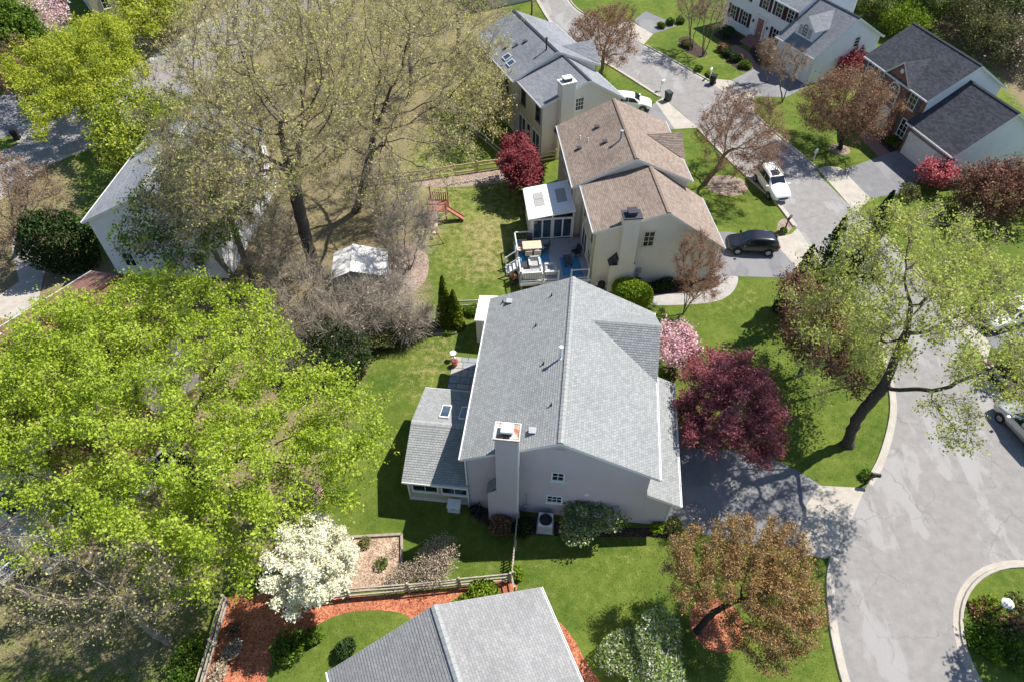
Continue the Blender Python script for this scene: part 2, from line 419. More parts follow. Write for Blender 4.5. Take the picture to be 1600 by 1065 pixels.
# ------------------------------------------------------------------ mesh helpers
class MB:
    """collects faces; build() links them as one mesh object"""
    def __init__(self):
        self.v, self.f, self.uv, self.mi = [], [], [], []

    def face(self, pts, uvs=None, m=0):
        i = len(self.v)
        self.v.extend(tuple(p) for p in pts)
        self.f.append(tuple(range(i, i + len(pts))))
        self.uv.append(uvs)
        self.mi.append(m)
        return self

    def hexa(self, b, t, m=0):
        """eight corners: bottom ring b, top ring t (both counter-clockwise from above)"""
        n = len(b)
        self.face(list(reversed(b)), None, m)
        self.face(t, None, m)
        for i in range(n):
            j = (i + 1) % n
            self.face([b[i], b[j], t[j], t[i]], None, m)
        return self

    def box(self, x0, y0, z0, x1, y1, z1, m=0):
        x0, x1 = min(x0, x1), max(x0, x1)
        y0, y1 = min(y0, y1), max(y0, y1)
        z0, z1 = min(z0, z1), max(z0, z1)
        b = [(x0, y0, z0), (x1, y0, z0), (x1, y1, z0), (x0, y1, z0)]
        return self.hexa(b, [(x, y, z1) for x, y, _ in b], m)

    def bar(self, p, q, w, h, up=(0, 0, 1), m=0):
        p, q = Vector(p), Vector(q)
        d = (q - p).normalized()
        s = d.cross(Vector(up))
        if s.length < 1e-4:
            s = d.cross(Vector((1, 0, 0)))
        s.normalize()
        u = s.cross(d).normalized()
        s *= w / 2
        u *= h / 2
        b = [p - s - u, p + s - u, p + s + u, p - s + u]
        t = [q - s - u, q + s - u, q + s + u, q - s + u]
        return self.hexa(b, t, m)

    def cyl(self, p, q, r0, r1=None, n=8, m=0):
        r1 = r0 if r1 is None else r1
        p, q = Vector(p), Vector(q)
        d = (q - p).normalized()
        s = d.cross(Vector((0, 0, 1)))
        if s.length < 1e-3:
            s = Vector((1, 0, 0))
        s.normalize()
        u = d.cross(s).normalized()
        a = [2 * math.pi * i / n for i in range(n)]
        b = [p + (s * math.cos(k) + u * math.sin(k)) * r0 for k in a]
        t = [q + (s * math.cos(k) + u * math.sin(k)) * r1 for k in a]
        return self.hexa(b, t, m)

    def lathe(self, c, prof, n=12, axis='z', m=0):
        def pt(r, h, a):
            if axis == 'z':
                return (c[0] + r * math.cos(a), c[1] + r * math.sin(a), c[2] + h)
            return (c[0] + r * math.cos(a), c[1] + h, c[2] + r * math.sin(a))
        for k in range(len(prof) - 1):
            for i in range(n):
                a0, a1 = 2 * math.pi * i / n, 2 * math.pi * (i + 1) / n
                self.face([pt(*prof[k], a0), pt(*prof[k], a1), pt(*prof[k + 1], a1), pt(*prof[k + 1], a0)], None, m)
        return self

    def sheet(self, poly, z, m=0):
        """flat polygon of any outline, triangulated"""
        vs = [Vector((p[0], p[1], z)) for p in poly]
        i = len(self.v)
        self.v.extend(tuple(p) for p in vs)
        for t in tessellate_polygon([vs]):
            a, b, c = vs[t[0]], vs[t[1]], vs[t[2]]
            if (b - a).cross(c - a).z < 0:
                t = (t[0], t[2], t[1])
            self.f.append(tuple(i + k for k in t))
            self.uv.append(None)
            self.mi.append(m)
        return self

    def slab(self, poly, z0, z1, m=0):
        self.sheet(poly, z1, m)
        n = len(poly)
        ar = sum(poly[i][0] * poly[(i + 1) % n][1] - poly[(i + 1) % n][0] * poly[i][1] for i in range(n))
        if ar < 0:
            poly = list(reversed(poly))
        for i in range(n):
            a, b = poly[i], poly[(i + 1) % n]
            self.face([(a[0], a[1], z0), (b[0], b[1], z0), (b[0], b[1], z1), (a[0], a[1], z1)], None, m)
        return self

    def build(self, name, mat, parent=None, smooth=False):
        me = bpy.data.meshes.new(name)
        me.from_pydata(self.v, [], self.f)
        mats = mat if isinstance(mat, (list, tuple)) else [mat]
        for k in mats:
            me.materials.append(M[k] if isinstance(k, str) else k)
        if len(mats) > 1:
            me.polygons.foreach_set('material_index', self.mi)
        if any(u is not None for u in self.uv):
            ul = me.uv_layers.new(name='UVMap')
            flat = []
            for f, u in zip(self.f, self.uv):
                flat.extend(u if u is not None else [(0, 0)] * len(f))
            ul.data.foreach_set('uv', np.array(flat, dtype=np.float32).ravel())
        if smooth:
            me.polygons.foreach_set('use_smooth', [True] * len(me.polygons))
        me.update()
        o = bpy.data.objects.new(name, me)
        o.parent = parent
        COL.objects.link(o)
        return o

def tag(o, label=None, cat=None, group=None, kind=None):
    for k, v in (('label', label), ('category', cat), ('group', group), ('kind', kind)):
        if v:
            o[k] = v
    return o

def thing(name, label, cat, loc=(0, 0, 0), rz=0.0, group=None):
    o = bpy.data.objects.new(name, None)
    o.location = loc
    o.rotation_euler = (0, 0, rz)
    o.empty_display_size = 0.2
    COL.objects.link(o)
    return tag(o, label, cat, group)

def copy_tree(o, parent=None):
    c = o.copy()
    COL.objects.link(c)
    c.parent = parent
    for ch in o.children:
        copy_tree(ch, c)
    return c

def clip(poly, d, lo, hi):
    """part of a convex polygon with lo <= p.d <= hi"""
    for sgn, lim in ((1, lo), (-1, -hi)):
        out = []
        n = len(poly)
        for i in range(n):
            a, b = poly[i], poly[(i + 1) % n]
            da, db = a.dot(d) * sgn - lim, b.dot(d) * sgn - lim
            if da >= 0:
                out.append(a)
            if (da > 0 and db < 0) or (da < 0 and db > 0):
                out.append(a + (b - a) * (da / (da - db)))
        poly = out
        if len(poly) < 3:
            return []
    return poly

def courses(mb, poly, up, pitch, lift, out, uvo=(0, 0), m=0):
    """overlapping courses (shingles, lap siding) over a convex polygon: each strip stands proud at its lower edge"""
    poly = [Vector(p) for p in poly]
    out = Vector(out)
    nrm = (poly[1] - poly[0]).cross(poly[2] - poly[0]).normalized()
    if nrm.dot(out) < 0:
        poly.reverse()
        nrm = -nrm
    up = Vector(up)
    up = (up - nrm * up.dot(nrm)).normalized()
    along = up.cross(nrm)
    lo = min(p.dot(up) for p in poly)
    hi = max(p.dot(up) for p in poly)
    k = 0
    a = lo
    while a < hi - 1e-4:
        b = min(a + pitch, hi)
        s = clip(poly, up, a, b)
        if s:
            q = [p + nrm * (lift * (1 - (p.dot(up) - a) / pitch)) for p in s]
            mb.face(q, [(p.dot(along) + uvo[0], p.dot(up) - lo + uvo[1]) for p in s], m)
            low = [p for p in s if abs(p.dot(up) - a) < 1e-4]
            if len(low) >= 2:
                low.sort(key=lambda p: p.dot(along))
                l, r = low[0], low[-1]
                mb.face([l, r, r + nrm * lift, l + nrm * lift], [(l.dot(along), a - lo), (r.dot(along), a - lo), (r.dot(along), a - lo + .01), (l.dot(along), a - lo + .01)], m)
        a = b
        k += 1
    return mb

def deck_under(mb, poly, out, th=0.16, drop=0.004):
    """the solid board edge and soffit under a roof slope"""
    poly = [Vector(p) for p in poly]
    nrm = (poly[1] - poly[0]).cross(poly[2] - poly[0]).normalized()
    if nrm.dot(Vector(out)) < 0:
        poly.reverse()
    n = len(poly)
    t = [p - Vector((0, 0, drop)) for p in poly]
    b = [p - Vector((0, 0, th)) for p in poly]
    mb.hexa(b, t)
    return mb

def cr_spline(pts, per=6, closed=False):
    out = []
    n = len(pts)
    P = [Vector((p[0], p[1], 0)) for p in pts]
    rng = range(n if closed else n - 1)
    for i in rng:
        p0 = P[(i - 1) % n] if closed or i > 0 else P[0] * 2 - P[1]
        p1, p2 = P[i], P[(i + 1) % n]
        p3 = P[(i + 2) % n] if closed or i + 2 < n else P[-1] * 2 - P[-2]
        for k in range(per):
            t = k / per
            q = 0.5 * ((2 * p1) + (p2 - p0) * t + (2 * p0 - 5 * p1 + 4 * p2 - p3) * t * t + (3 * p1 - p0 - 3 * p2 + p3) * t ** 3)
            out.append((q.x, q.y))
    if not closed:
        out.append((P[-1].x, P[-1].y))
    return out

def px(*pts):
    return [G(*p) for p in pts]

# ------------------------------------------------------------------ the ground
def inside(poly, X, Y):
    r = np.zeros(X.shape, bool)
    n = len(poly)
    for i in range(n):
        x0, y0 = poly[i]
        x1, y1 = poly[(i + 1) % n]
        if y0 == y1:
            continue
        c = ((y0 > Y) != (y1 > Y)) & (X < (x1 - x0) * (Y - y0) / (y1 - y0) + x0)
        r ^= c
    return r

def blur(a, n):
    for _ in range(n):
        p = np.pad(a, 1, mode='edge')
        a = (p[:-2, 1:-1] + p[2:, 1:-1] + p[1:-1, :-2] + p[1:-1, 2:] + p[1:-1, 1:-1] * 2) / 6
    return a

def make_ground():
    xs = np.concatenate([[-900, -300, -130], np.arange(-75, 75.1, 0.75), [130, 300, 900]])
    ys = np.concatenate([[-900, -200, -40], np.arange(2, 110.1, 0.75), [160, 350, 900]])
    X, Y = np.meshgrid(xs, ys)
    ny, nx = X.shape
    dry = np.zeros(X.shape)
    lit = np.zeros(X.shape)
    for pts, val in (
            ([(660, 290), (800, 275), (850, 300), (815, 440), (760, 460), (690, 450), (655, 400)], 0.30),
            ([(720, 330), (790, 340), (780, 430), (740, 430)], 0.16),
            ([(690, 190), (730, 170), (790, 250), (690, 275)], 0.28),
            ([(575, 530), (740, 500), (735, 560), (640, 660), (600, 620)], 0.22),
            ([(640, 520), (735, 520), (690, 600), (640, 640)], 0.12),
            ([(1100, 460), (1200, 435), (1200, 480), (1100, 500)], 0.28),
            ([(820, 840), (1060, 840), (1060, 880), (820, 880)], 0.26),
            ([(820, 880), (1040, 880), (1010, 930), (820, 930)], 0.1),
            ([(1120, 40), (1180, 90), (1130, 120), (1050, 60)], 0.15),
            ([(1060, 200), (1200, 300), (1260, 400), (1130, 360)], 0.1),
            ([(1200, 170), (1300, 190), (1400, 280), (1300, 260)], 0.1),
            ([(850, 930), (1040, 920), (1000, 1060), (900, 1060)], 0.06),
            ([(420, 960), (660, 950), (560, 1070), (400, 1070)], 0.08),
            ([(400, 130), (700, 150), (690, 300), (640, 430), (380, 430), (330, 330)], 0.35)):
        dry += inside(px(*pts), X, Y) * val
    for pts, val in (
            ([(380, 230), (640, 250), (670, 320), (660, 420), (690, 470), (600, 520), (560, 600), (430, 560), (360, 430)], 0.52),
            ([(-60, 830), (330, 760), (350, 900), (300, 1080), (-60, 1080)], 0.44),
            ([(-60, 800), (140, 770), (170, 860), (60, 900), (-60, 900)], 0.3),
            ([(-100, 420), (500, 380), (560, 640), (420, 900), (-100, 900)], 0.6),
            ([(-150, 250), (130, 250), (130, 480), (-150, 520)], 0.45),
            ([(1300, -60), (2100, -60), (2100, 300), (1620, 190), (1545, 100), (1430, 25)], 0.8),
            ([(150, -60), (800, -60), (790, 130), (700, 150), (640, 270), (380, 270), (200, 130)], 0.5)):
        lit = np.maximum(lit, inside(px(*pts), X, Y) * val)
    dry, lit = blur(dry, 4), blur(lit, 4)
    v = np.stack([X, Y, np.zeros_like(X)], -1).reshape(-1, 3)
    idx = np.arange(nx * ny).reshape(ny, nx)
    f = np.stack([idx[:-1, :-1], idx[:-1, 1:], idx[1:, 1:], idx[1:, :-1]], -1).reshape(-1, 4)
    me = np_mesh('ground', v, f)
    for nm, a in (('dry', dry), ('litter', lit)):
        at = me.attributes.new(nm, 'FLOAT', 'POINT')
        at.data.foreach_set('value', a.ravel().astype(np.float32))
    me.materials.append(M['lawn'])
    o = bpy.data.objects.new('ground', me)
    COL.objects.link(o)
    tag(o, kind='structure')

def np_mesh(name, v, f):
    me = bpy.data.meshes.new(name)
    v = np.ascontiguousarray(v, dtype=np.float32)
    f = np.ascontiguousarray(f, dtype=np.int32)
    me.vertices.add(len(v))
    me.vertices.foreach_set('co', v.ravel())
    me.loops.add(f.size)
    me.loops.foreach_set('vertex_index', f.ravel())
    me.polygons.add(len(f))
    me.polygons.foreach_set('loop_start', np.arange(0, f.size, f.shape[1], dtype=np.int32))
    me.update(calc_edges=True)
    return me

make_ground()

def surface(name, poly, z, mat):
    return tag(MB().sheet(poly, z).build(name, mat), kind='structure')

# the street, from the top of the picture down into the turning circle
ROAD_L = [(832, -12), (868, 45), (915, 79), (1033, 152), (1088, 199), (1125, 236), (1160, 269), (1211, 314), (1242, 354), (1281, 410), (1322, 455),
          (1362, 505), (1382, 560), (1391, 600), (1395, 637), (1390, 673), (1377, 716), (1347, 772), (1326, 817), (1301, 874), (1297, 930), (1302, 982), (1311, 1027), (1321, 1065), (1340, 1120)]
ROAD_R = [(880, -12), (902, 16), (950, 41), (1006, 71), (1105, 127), (1140, 150), (1178, 180), (1219, 216), (1267, 257), (1284, 278), (1337, 331), (1357, 347), (1400, 388), (1440, 432),
          (1475, 488), (1540, 566), (1572, 600), (1640, 640), (1760, 720), (1900, 900), (1900, 1120)]
rl, rr = cr_spline(px(*ROAD_L)), cr_spline(px(*ROAD_R))
surface('road', rl + list(reversed(rr)), 0.012, 'asphalt')
surface('side_road', px((-160, 340), (0, 242), (89, 189), (152, 150), (330, 30), (420, -20), (560, -20), (330, 130), (190, 205), (142, 230), (68, 262), (0, 310), (-160, 420)), 0.012, 'asphalt')

# driveways and concrete aprons
surface('driveway', px((1040, 700), (1120, 700), (1190, 708), (1245, 734), (1290, 762), (1266, 812), (1258, 860), (1150, 846), (1045, 820)), 0.008, 'driveway')
surface('driveway_apron', px((1278, 758), (1352, 762), (1330, 813), (1304, 866), (1288, 872), (1243, 862), (1250, 806)), 0.0165, 'concrete')
surface('driveway', px((1090, 365), (1131, 362), (1206, 372), (1246, 417), (1232, 434), (1150, 432), (1090, 432)), 0.008, 'driveway')
surface('driveway_apron', px((1204, 373), (1236, 366), (1246, 357), (1283, 412), (1252, 420), (1244, 418)), 0.0165, 'concrete')
surface('driveway', px((1000, 175), (1026, 160), (1056, 201), (1040, 205)), 0.008, 'driveway')
surface('driveway_apron', px((1024, 160), (1036, 153), (1090, 200), (1054, 202)), 0.0165, 'concrete')
surface('driveway', px((1140, 127), (1178, 108), (1215, 100), (1262, 136), (1228, 152), (1174, 151)), 0.008, 'driveway')
surface('driveway_apron', px((1108, 128), (1119, 124), (1142, 126), (1178, 150), (1180, 182), (1168, 172)), 0.0165, 'concrete')
surface('driveway', px((1310, 268), (1372, 246), (1404, 234), (1442, 268), (1428, 297), (1358, 311)), 0.008, 'driveway')
surface('driveway_apron', px((1277, 264), (1290, 260), (1313, 262), (1360, 311), (1340, 330), (1335, 330)), 0.0165, 'concrete')
surface('driveway', px((990, 32), (1009, 18), (1060, 40), (1016, 55)), 0.008, 'driveway')
surface('driveway_apron', px((950, 42), (985, 33), (1020, 54), (1006, 70)), 0.0165, 'concrete')
surface('driveway', px((1530, 480), (1620, 460), (1680, 520), (1600, 560), (1545, 540)), 0.008, 'driveway')
surface('driveway_apron', px((1473, 486), (1510, 478), (1548, 540), (1541, 567)), 0.0165, 'concrete')
surface('driveway', px((-60, 190), (20, 140), (80, 185), (20, 210), (-60, 240)), 0.008, 'driveway')
surface('driveway_apron', px((10, 207), (72, 180), (90, 190), (30, 225)), 0.0165, 'concrete')
surface('path', px((15, 370), (45, 350), (75, 400), (60, 470), (20, 500), (-40, 490), (30, 440)), 0.0065, 'concrete')
surface('path', cr_spline(px((1016, 462), (1060, 459), (1098, 456), (1122, 446), (1126, 432), (1152, 431), (1148, 452), (1128, 468), (1090, 475), (1030, 477), (1014, 474)), 4, True), 0.0072, 'paving')
surface('path', px((1128, 80), (1150, 70), (1172, 84), (1182, 100), (1200, 110), (1180, 114), (1168, 100), (1150, 85)), 0.0072, 'brickpath')
surface('path', px((1338, 208), (1352, 203), (1392, 240), (1374, 248)), 0.0072, 'brickpath')
surface('path', px((1058, 660), (1078, 655), (1100, 672), (1082, 702), (1060, 700)), 0.0095, 'brickpath')

# planted beds
def bed(poly, mat, z=0.005, per=4):
    return surface('planting_bed', cr_spline(poly, per, True), z, mat)
bed(px((352, 935), (420, 925), (545, 930), (640, 926), (720, 916), (795, 908), (806, 922), (750, 955), (690, 985), (648, 985), (638, 962), (600, 953), (545, 956), (500, 973), (468, 1000), (425, 1035), (400, 1090), (300, 1090), (325, 1010)), 'mulch_red')
bed(px((850, 965), (872, 970), (895, 995), (920, 1040), (950, 1085), (900, 1085), (870, 1010)), 'mulch_red')
bed([(G(1120, 976)[0] + 1.42 * math.cos(a), G(1120, 976)[1] + 1.42 * math.sin(a)) for a in np.linspace(0, 2 * math.pi, 14)[:-1]], 'mulch_red')
bed(px((958, 1020), (980, 1015), (985, 1045), (962, 1055)), 'mulch_red')
bed(px((532, 842), (627, 837), (628, 885), (618, 912), (570, 922), (520, 925), (505, 880)), 'chips', per=1)
bed(px((740, 792), (805, 800), (870, 815), (960, 822), (1035, 826), (1045, 840), (1000, 838), (900, 838), (800, 832), (745, 812)), 'mulch_dark')
bed([(G(1136, 290)[0] + 1.9 * math.cos(a), G(1136, 290)[1] + 1.6 * math.sin(a)) for a in np.linspace(0, 2 * math.pi, 14)[:-1]], 'leafbed')
bed([(G(1312, 234)[0] + 1.0 * math.cos(a), G(1312, 234)[1] + 0.9 * math.sin(a)) for a in np.linspace(0, 2 * math.pi, 12)[:-1]], 'leafbed')
bed(px((1060, 62), (1075, 57), (1090, 70), (1105, 82), (1098, 90), (1080, 86), (1066, 76)), 'mulch_dark')
bed(px((1168, 88), (1185, 72), (1215, 100), (1205, 112), (1185, 105)), 'mulch_dark')
bed(px((1122, 72), (1140, 82), (1172, 106), (1160, 112), (1135, 96)), 'mulch_dark')
bed(px((1115, 55), (1140, 45), (1165, 62), (1150, 72)), 'mulch_dark')
bed(px((1352, 200), (1372, 190), (1408, 225), (1392, 240)), 'mulch_dark')
bed(px((925, 445), (1010, 448), (1110, 430), (1130, 440), (1115, 452), (1030, 462), (960, 468), (922, 458)), 'mulch_dark')
bed(px((578, 500), (650, 505), (720, 492), (713, 520), (650, 524), (600, 530), (560, 560), (540, 540)), 'leafbed')
bed(px((640, 288), (700, 275), (800, 262), (850, 262), (790, 285), (700, 293)), 'leafbed')
bed(px((1218, 345), (1232, 342), (1238, 356), (1224, 368), (1214, 362)), 'leafbed')
bed(px((805, 445), (850, 438), (925, 442), (920, 458), (840, 458)), 'leafbed')
bed(px((1500, 560), (1560, 565), (1600, 600), (1590, 640), (1552, 600)), 'mulch_dark', z=0.0155)
bed(px((590, 400), (640, 380), (668, 400), (664, 440), (630, 460), (600, 455)), 'leafbed')

# kerbs: a raised kerb with a flat gutter pan beside it
def kerb(pts, side, spline=True, name='kerb', label=None):
    """pts on the edge of the asphalt; side=+1 when the lawn lies to the left of the direction of travel"""
    P = [Vector((p[0], p[1], 0)) for p in (cr_spline(pts, 6) if spline else pts)]
    prof = [(-0.26, 0.0135), (0.0, 0.018), (0.05, 0.115), (0.20, 0.12), (0.235, 0.0)]
    rows = []
    for i, p in enumerate(P):
        d = (P[min(i + 1, len(P) - 1)] - P[max(i - 1, 0)]).normalized()
        n = Vector((-d.y, d.x, 0)) * side
        rows.append([p + n * a + Vector((0, 0, z)) for a, z in prof])
    mb = MB()
    for a, b in zip(rows[:-1], rows[1:]):
        for k in range(len(prof) - 1):
            q = [a[k], b[k], b[k + 1], a[k + 1]]
            mb.face(q if side < 0 else list(reversed(q)))
    mb.face(rows[0]); mb.face(rows[-1])
    return tag(mb.build(name, 'concrete'), kind='structure')

def seg(lst, i, j):
    return px(*lst[i:j])
kerb(px((832, -12), (868, 45), (915, 79), (975, 116), (1030, 151)), -1)
kerb(px((1091, 201), (1125, 236), (1160, 269), (1211, 314), (1242, 354)), -1)
kerb(px((1283, 413), (1322, 455), (1362, 505), (1382, 560), (1391, 600), (1395, 637), (1390, 673), (1377, 716), (1357, 755)), -1)
kerb(px((1303, 870), (1297, 900), (1297, 930), (1302, 982), (1311, 1027), (1321, 1065), (1340, 1120)), -1)
kerb(px((880, -12), (902, 16), (948, 40)), 1)
kerb(px((1008, 72), (1060, 101), (1106, 127)), 1)
kerb(px((1181, 183), (1219, 216), (1267, 257), (1275, 264)), 1)
kerb(px((1337, 331), (1357, 347), (1400, 388), (1440, 432), (1472, 483)), 1)
kerb(px((1545, 571), (1572, 600), (1640, 640), (1760, 720)), 1)
kerb(px((-160, 340), (0, 242), (10, 236)), 1)
kerb(px((90, 188), (152, 150), (330, 30)), 1)
kerb(px((-160, 420), (0, 310), (68, 262), (142, 230), (190, 205)), -1)

# the planted island in the middle of the turning circle
ia, ib, ic = [Vector(G(*p)) for p in ((1569, 883), (1498, 956), (1527, 1065))]
def circle3(a, b, c):
    ax, ay, bx, by, cx, cy = *a, *b, *c
    d = 2 * (ax * (by - cy) + bx * (cy - ay) + cx * (ay - by))
    ux = ((ax * ax + ay * ay) * (by - cy) + (bx * bx + by * by) * (cy - ay) + (cx * cx + cy * cy) * (ay - by)) / d
    uy = ((ax * ax + ay * ay) * (cx - bx) + (bx * bx + by * by) * (ax - cx) + (cx * cx + cy * cy) * (bx - ax)) / d
    return ux, uy, math.hypot(ax - ux, ay - uy)
IX, IY, IR = circle3(ia, ib, ic)
ring = [(IX + IR * math.cos(a), IY + IR * math.sin(a)) for a in np.linspace(0, -2 * math.pi, 49)]
surface('island_lawn', [(IX + (IR - 0.2) * math.cos(a), IY + (IR - 0.2) * math.sin(a)) for a in np.linspace(0, 2 * math.pi, 48)[:-1]], 0.02, 'lawn')
kerb([(x, y) for x, y in ring], -1, False)

# ------------------------------------------------------------------ building kit (all in the local frame of the building)
class Frame:
    """a patch of wall: point p, unit t along the wall, n outward; box in (along, up, outward)"""
    def __init__(self, p, t, n):
        self.p, self.t, self.n = Vector(p), Vector(t), Vector(n)

    def at(self, a, b, c):
        return self.p + self.t * a + Vector((0, 0, 1)) * b + self.n * c

    def box(self, mb, a0, b0, c0, a1, b1, c1, m=0):
        q = [(a0, b0), (a1, b0), (a1, b1), (a0, b1)]
        mb.hexa([self.at(a, b, c0) for a, b in q], [self.at(a, b, c1) for a, b in q], m)
        return mb

def window(parent, p, t, n, w, h, nx=2, ny=2, shutter=None, frame='white', glass='glass', fw=0.07, head=True):
    fr = Frame(p, t, n)
    mb = MB()
    for a0, b0, a1, b1 in ((-w / 2 - fw, -h / 2 - fw, -w / 2, h / 2 + fw), (w / 2, -h / 2 - fw, w / 2 + fw, h / 2 + fw),
                           (-w / 2, h / 2, w / 2, h / 2 + fw), (-w / 2, -h / 2 - fw, w / 2, -h / 2)):
        fr.box(mb, a0, b0, -0.03, a1, b1, 0.085)
    for i in range(1, nx):
        a = -w / 2 + w * i / nx
        fr.box(mb, a - 0.018, -h / 2, -0.02, a + 0.018, h / 2, 0.05)
    for j in range(1, ny):
        b = -h / 2 + h * j / ny
        fr.box(mb, -w / 2, b - 0.02, -0.02, w / 2, b + 0.02, 0.055)
    o = mb.build('window', frame, parent)
    fr.box(MB(), -w / 2, -h / 2, -0.02, w / 2, h / 2, 0.034).build('pane', glass, o)
    fr.box(MB(), -w / 2 - fw - 0.05, -h / 2 - fw - 0.06, -0.02, w / 2 + fw + 0.05, -h / 2 - fw, 0.12).build('sill', frame, o)
    if shutter:
        for s in (-1, 1):
            a = s * (w / 2 + fw + 0.24)
            sm = MB()
            fr.box(sm, a - 0.21, -h / 2 - 0.04, 0, a + 0.21, h / 2 + 0.04, 0.05)
            k = int(h / 0.16)
            for i in range(k):
                b = -h / 2 + h * (i + 0.5) / k
                fr.box(sm, a - 0.17, b - 0.03, 0.05, a + 0.17, b + 0.03, 0.07)
            sm.build('shutter', shutter, parent)
    return o

def door(parent, p, t, n, w, h, mat='white', panels=3, handle=True):
    fr = Frame(p, t, n)
    d = fr.box(MB(), -w / 2, 0, -0.02, w / 2, h, 0.05)
    for j in range(panels):
        b0, b1 = h * (j + 0.1) / panels, h * (j + 0.9) / panels
        for s in (-1, 1):
            fr.box(d, s * w / 4 - w / 6, b0, 0.05, s * w / 4 + w / 6, b1, 0.065)
    o = d.build('door', mat, parent)
    f = MB()
    for a0, b0, a1, b1 in ((-w / 2 - 0.1, 0, -w / 2, h + 0.1), (w / 2, 0, w / 2 + 0.1, h + 0.1), (-w / 2, h, w / 2, h + 0.1)):
        fr.box(f, a0, b0, -0.02, a1, b1, 0.08)
    f.build('frame', 'white', o)
    if handle:
        fr.box(MB(), w / 2 - 0.14, h * 0.46, 0.065, w / 2 - 0.09, h * 0.5, 0.12).build('handle', 'dark', o)
    return o

def sliding_door(parent, p, t, n, w, h, leaves=2):
    fr = Frame(p, t, n)
    mb = MB()
    fr.box(mb, -w / 2 - 0.08, 0, -0.02, -w / 2, h + 0.08, 0.08)
    fr.box(mb, w / 2, 0, -0.02, w / 2 + 0.08, h + 0.08, 0.08)
    fr.box(mb, -w / 2, h, -0.02, w / 2, h + 0.08, 0.08)
    for i in range(leaves):
        a0, a1 = -w / 2 + w * i / leaves, -w / 2 + w * (i + 1) / leaves
        fr.box(mb, a0 + 0.002, 0, 0.02, a0 + 0.06, h, 0.06)
        fr.box(mb, a1 - 0.06, 0, 0.02, a1 - 0.002, h, 0.06)
        fr.box(mb, a0 + 0.06, 0, 0.02, a1 - 0.06, 0.09, 0.06)
        fr.box(mb, a0 + 0.06, h - 0.09, 0.02, a1 - 0.06, h - 0.002, 0.06)
    o = mb.build('glass_door', 'white', parent)
    for i in range(leaves):
        a0, a1 = -w / 2 + w * i / leaves, -w / 2 + w * (i + 1) / leaves
        fr.box(MB(), a0 + 0.03, 0.03, 0.03, a1 - 0.03, h - 0.03, 0.042).build('pane', 'glass_blue', o)
    return o

def garage_door(parent, p, t, n, w, h, rows=4, cols=4, mat='white'):
    fr = Frame(p, t, n)
    o = fr.box(MB(), -w / 2, 0, -0.02, w / 2, h, 0.03).build('garage_door', mat, parent)
    for j in range(rows):
        for i in range(cols):
            a0, a1 = -w / 2 + w * (i + 0.06) / cols, -w / 2 + w * (i + 0.94) / cols
            b0, b1 = h * (j + 0.08) / rows, h * (j + 0.92) / rows
            fr.box(MB(), a0, b0, 0.03, a1, b1, 0.05).build('panel', mat, o)
    f = MB()
    for a0, b0, a1, b1 in ((-w / 2 - 0.14, 0, -w / 2, h + 0.14), (w / 2, 0, w / 2 + 0.14, h + 0.14), (-w / 2, h, w / 2, h + 0.14)):
        fr.box(f, a0, b0, -0.02, a1, b1, 0.09)
    f.build('frame', 'white', o)
    return o

def siding(parent, poly, out, mat, pitch=0.15, lift=0.02, name='wall'):
    return courses(MB(), poly, (0, 0, 1), pitch, lift, out).build(name, mat, parent)

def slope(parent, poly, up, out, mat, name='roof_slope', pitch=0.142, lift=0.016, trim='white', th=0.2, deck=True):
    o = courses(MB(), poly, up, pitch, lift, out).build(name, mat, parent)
    if deck:
        deck_under(MB(), poly, out, th).build('fascia', trim, o)
    return o

def ridge_cap(parent, a, b, sa, sb, mat, vent=True, w=0.17):
    """cap pieces along a ridge from a to b; sa, sb: unit vectors down the two slopes"""
    a, b, sa, sb = Vector(a), Vector(b), Vector(sa), Vector(sb)
    d = b - a
    L = d.length
    d.normalize()
    mb = MB()
    lift = 0.075 if vent else 0.02
    n = max(1, int(L / 0.28))
    for i in range(n):
        p0, p1 = a + d * (L * i / n), a + d * (L * (i + 1) / n - 0.004)
        h0, h1 = Vector((0, 0, lift + 0.012)), Vector((0, 0, lift))
        for s in (sa, sb):
            q = [p0 + h0, p1 + h1, p1 + h1 + s * w, p0 + h0 + s * w]
            mb.face(q)
            e0, e1 = p0 + s * w, p1 + s * w
            mb.face([e0 + h0, e1 + h1, e1 - Vector((0, 0, 0.02)), e0 - Vector((0, 0, 0.02))], None, 1)
        mb.face([p0 + h0, p0 + h0 + sa * w, p0 + sa * w, p0, p0 + sb * w, p0 + h0 + sb * w])
    return mb.build('ridge_cap', [mat, 'black' if vent else mat], parent)

def gutter(parent, a, b, out, mat='white'):
    a, b, out = Vector(a), Vector(b), Vector(out)
    mb = MB()
    o0, o1 = out * 0.004, out * 0.115
    z = Vector((0, 0, 1))
    for c0, c1, z0, z1 in ((o0, o1, -0.15, -0.06), (o1 - out * 0.03, o1, -0.06, -0.005), (o0, o0 + out * 0.02, -0.06, -0.005)):
        bt = [a + c0 + z * z0, a + c1 + z * z0, b + c1 + z * z0, b + c0 + z * z0]
        tp = [a + c0 + z * z1, a + c1 + z * z1, b + c1 + z * z1, b + c0 + z * z1]
        mb.hexa(bt, tp)
    mb.build('gutter', mat, parent)

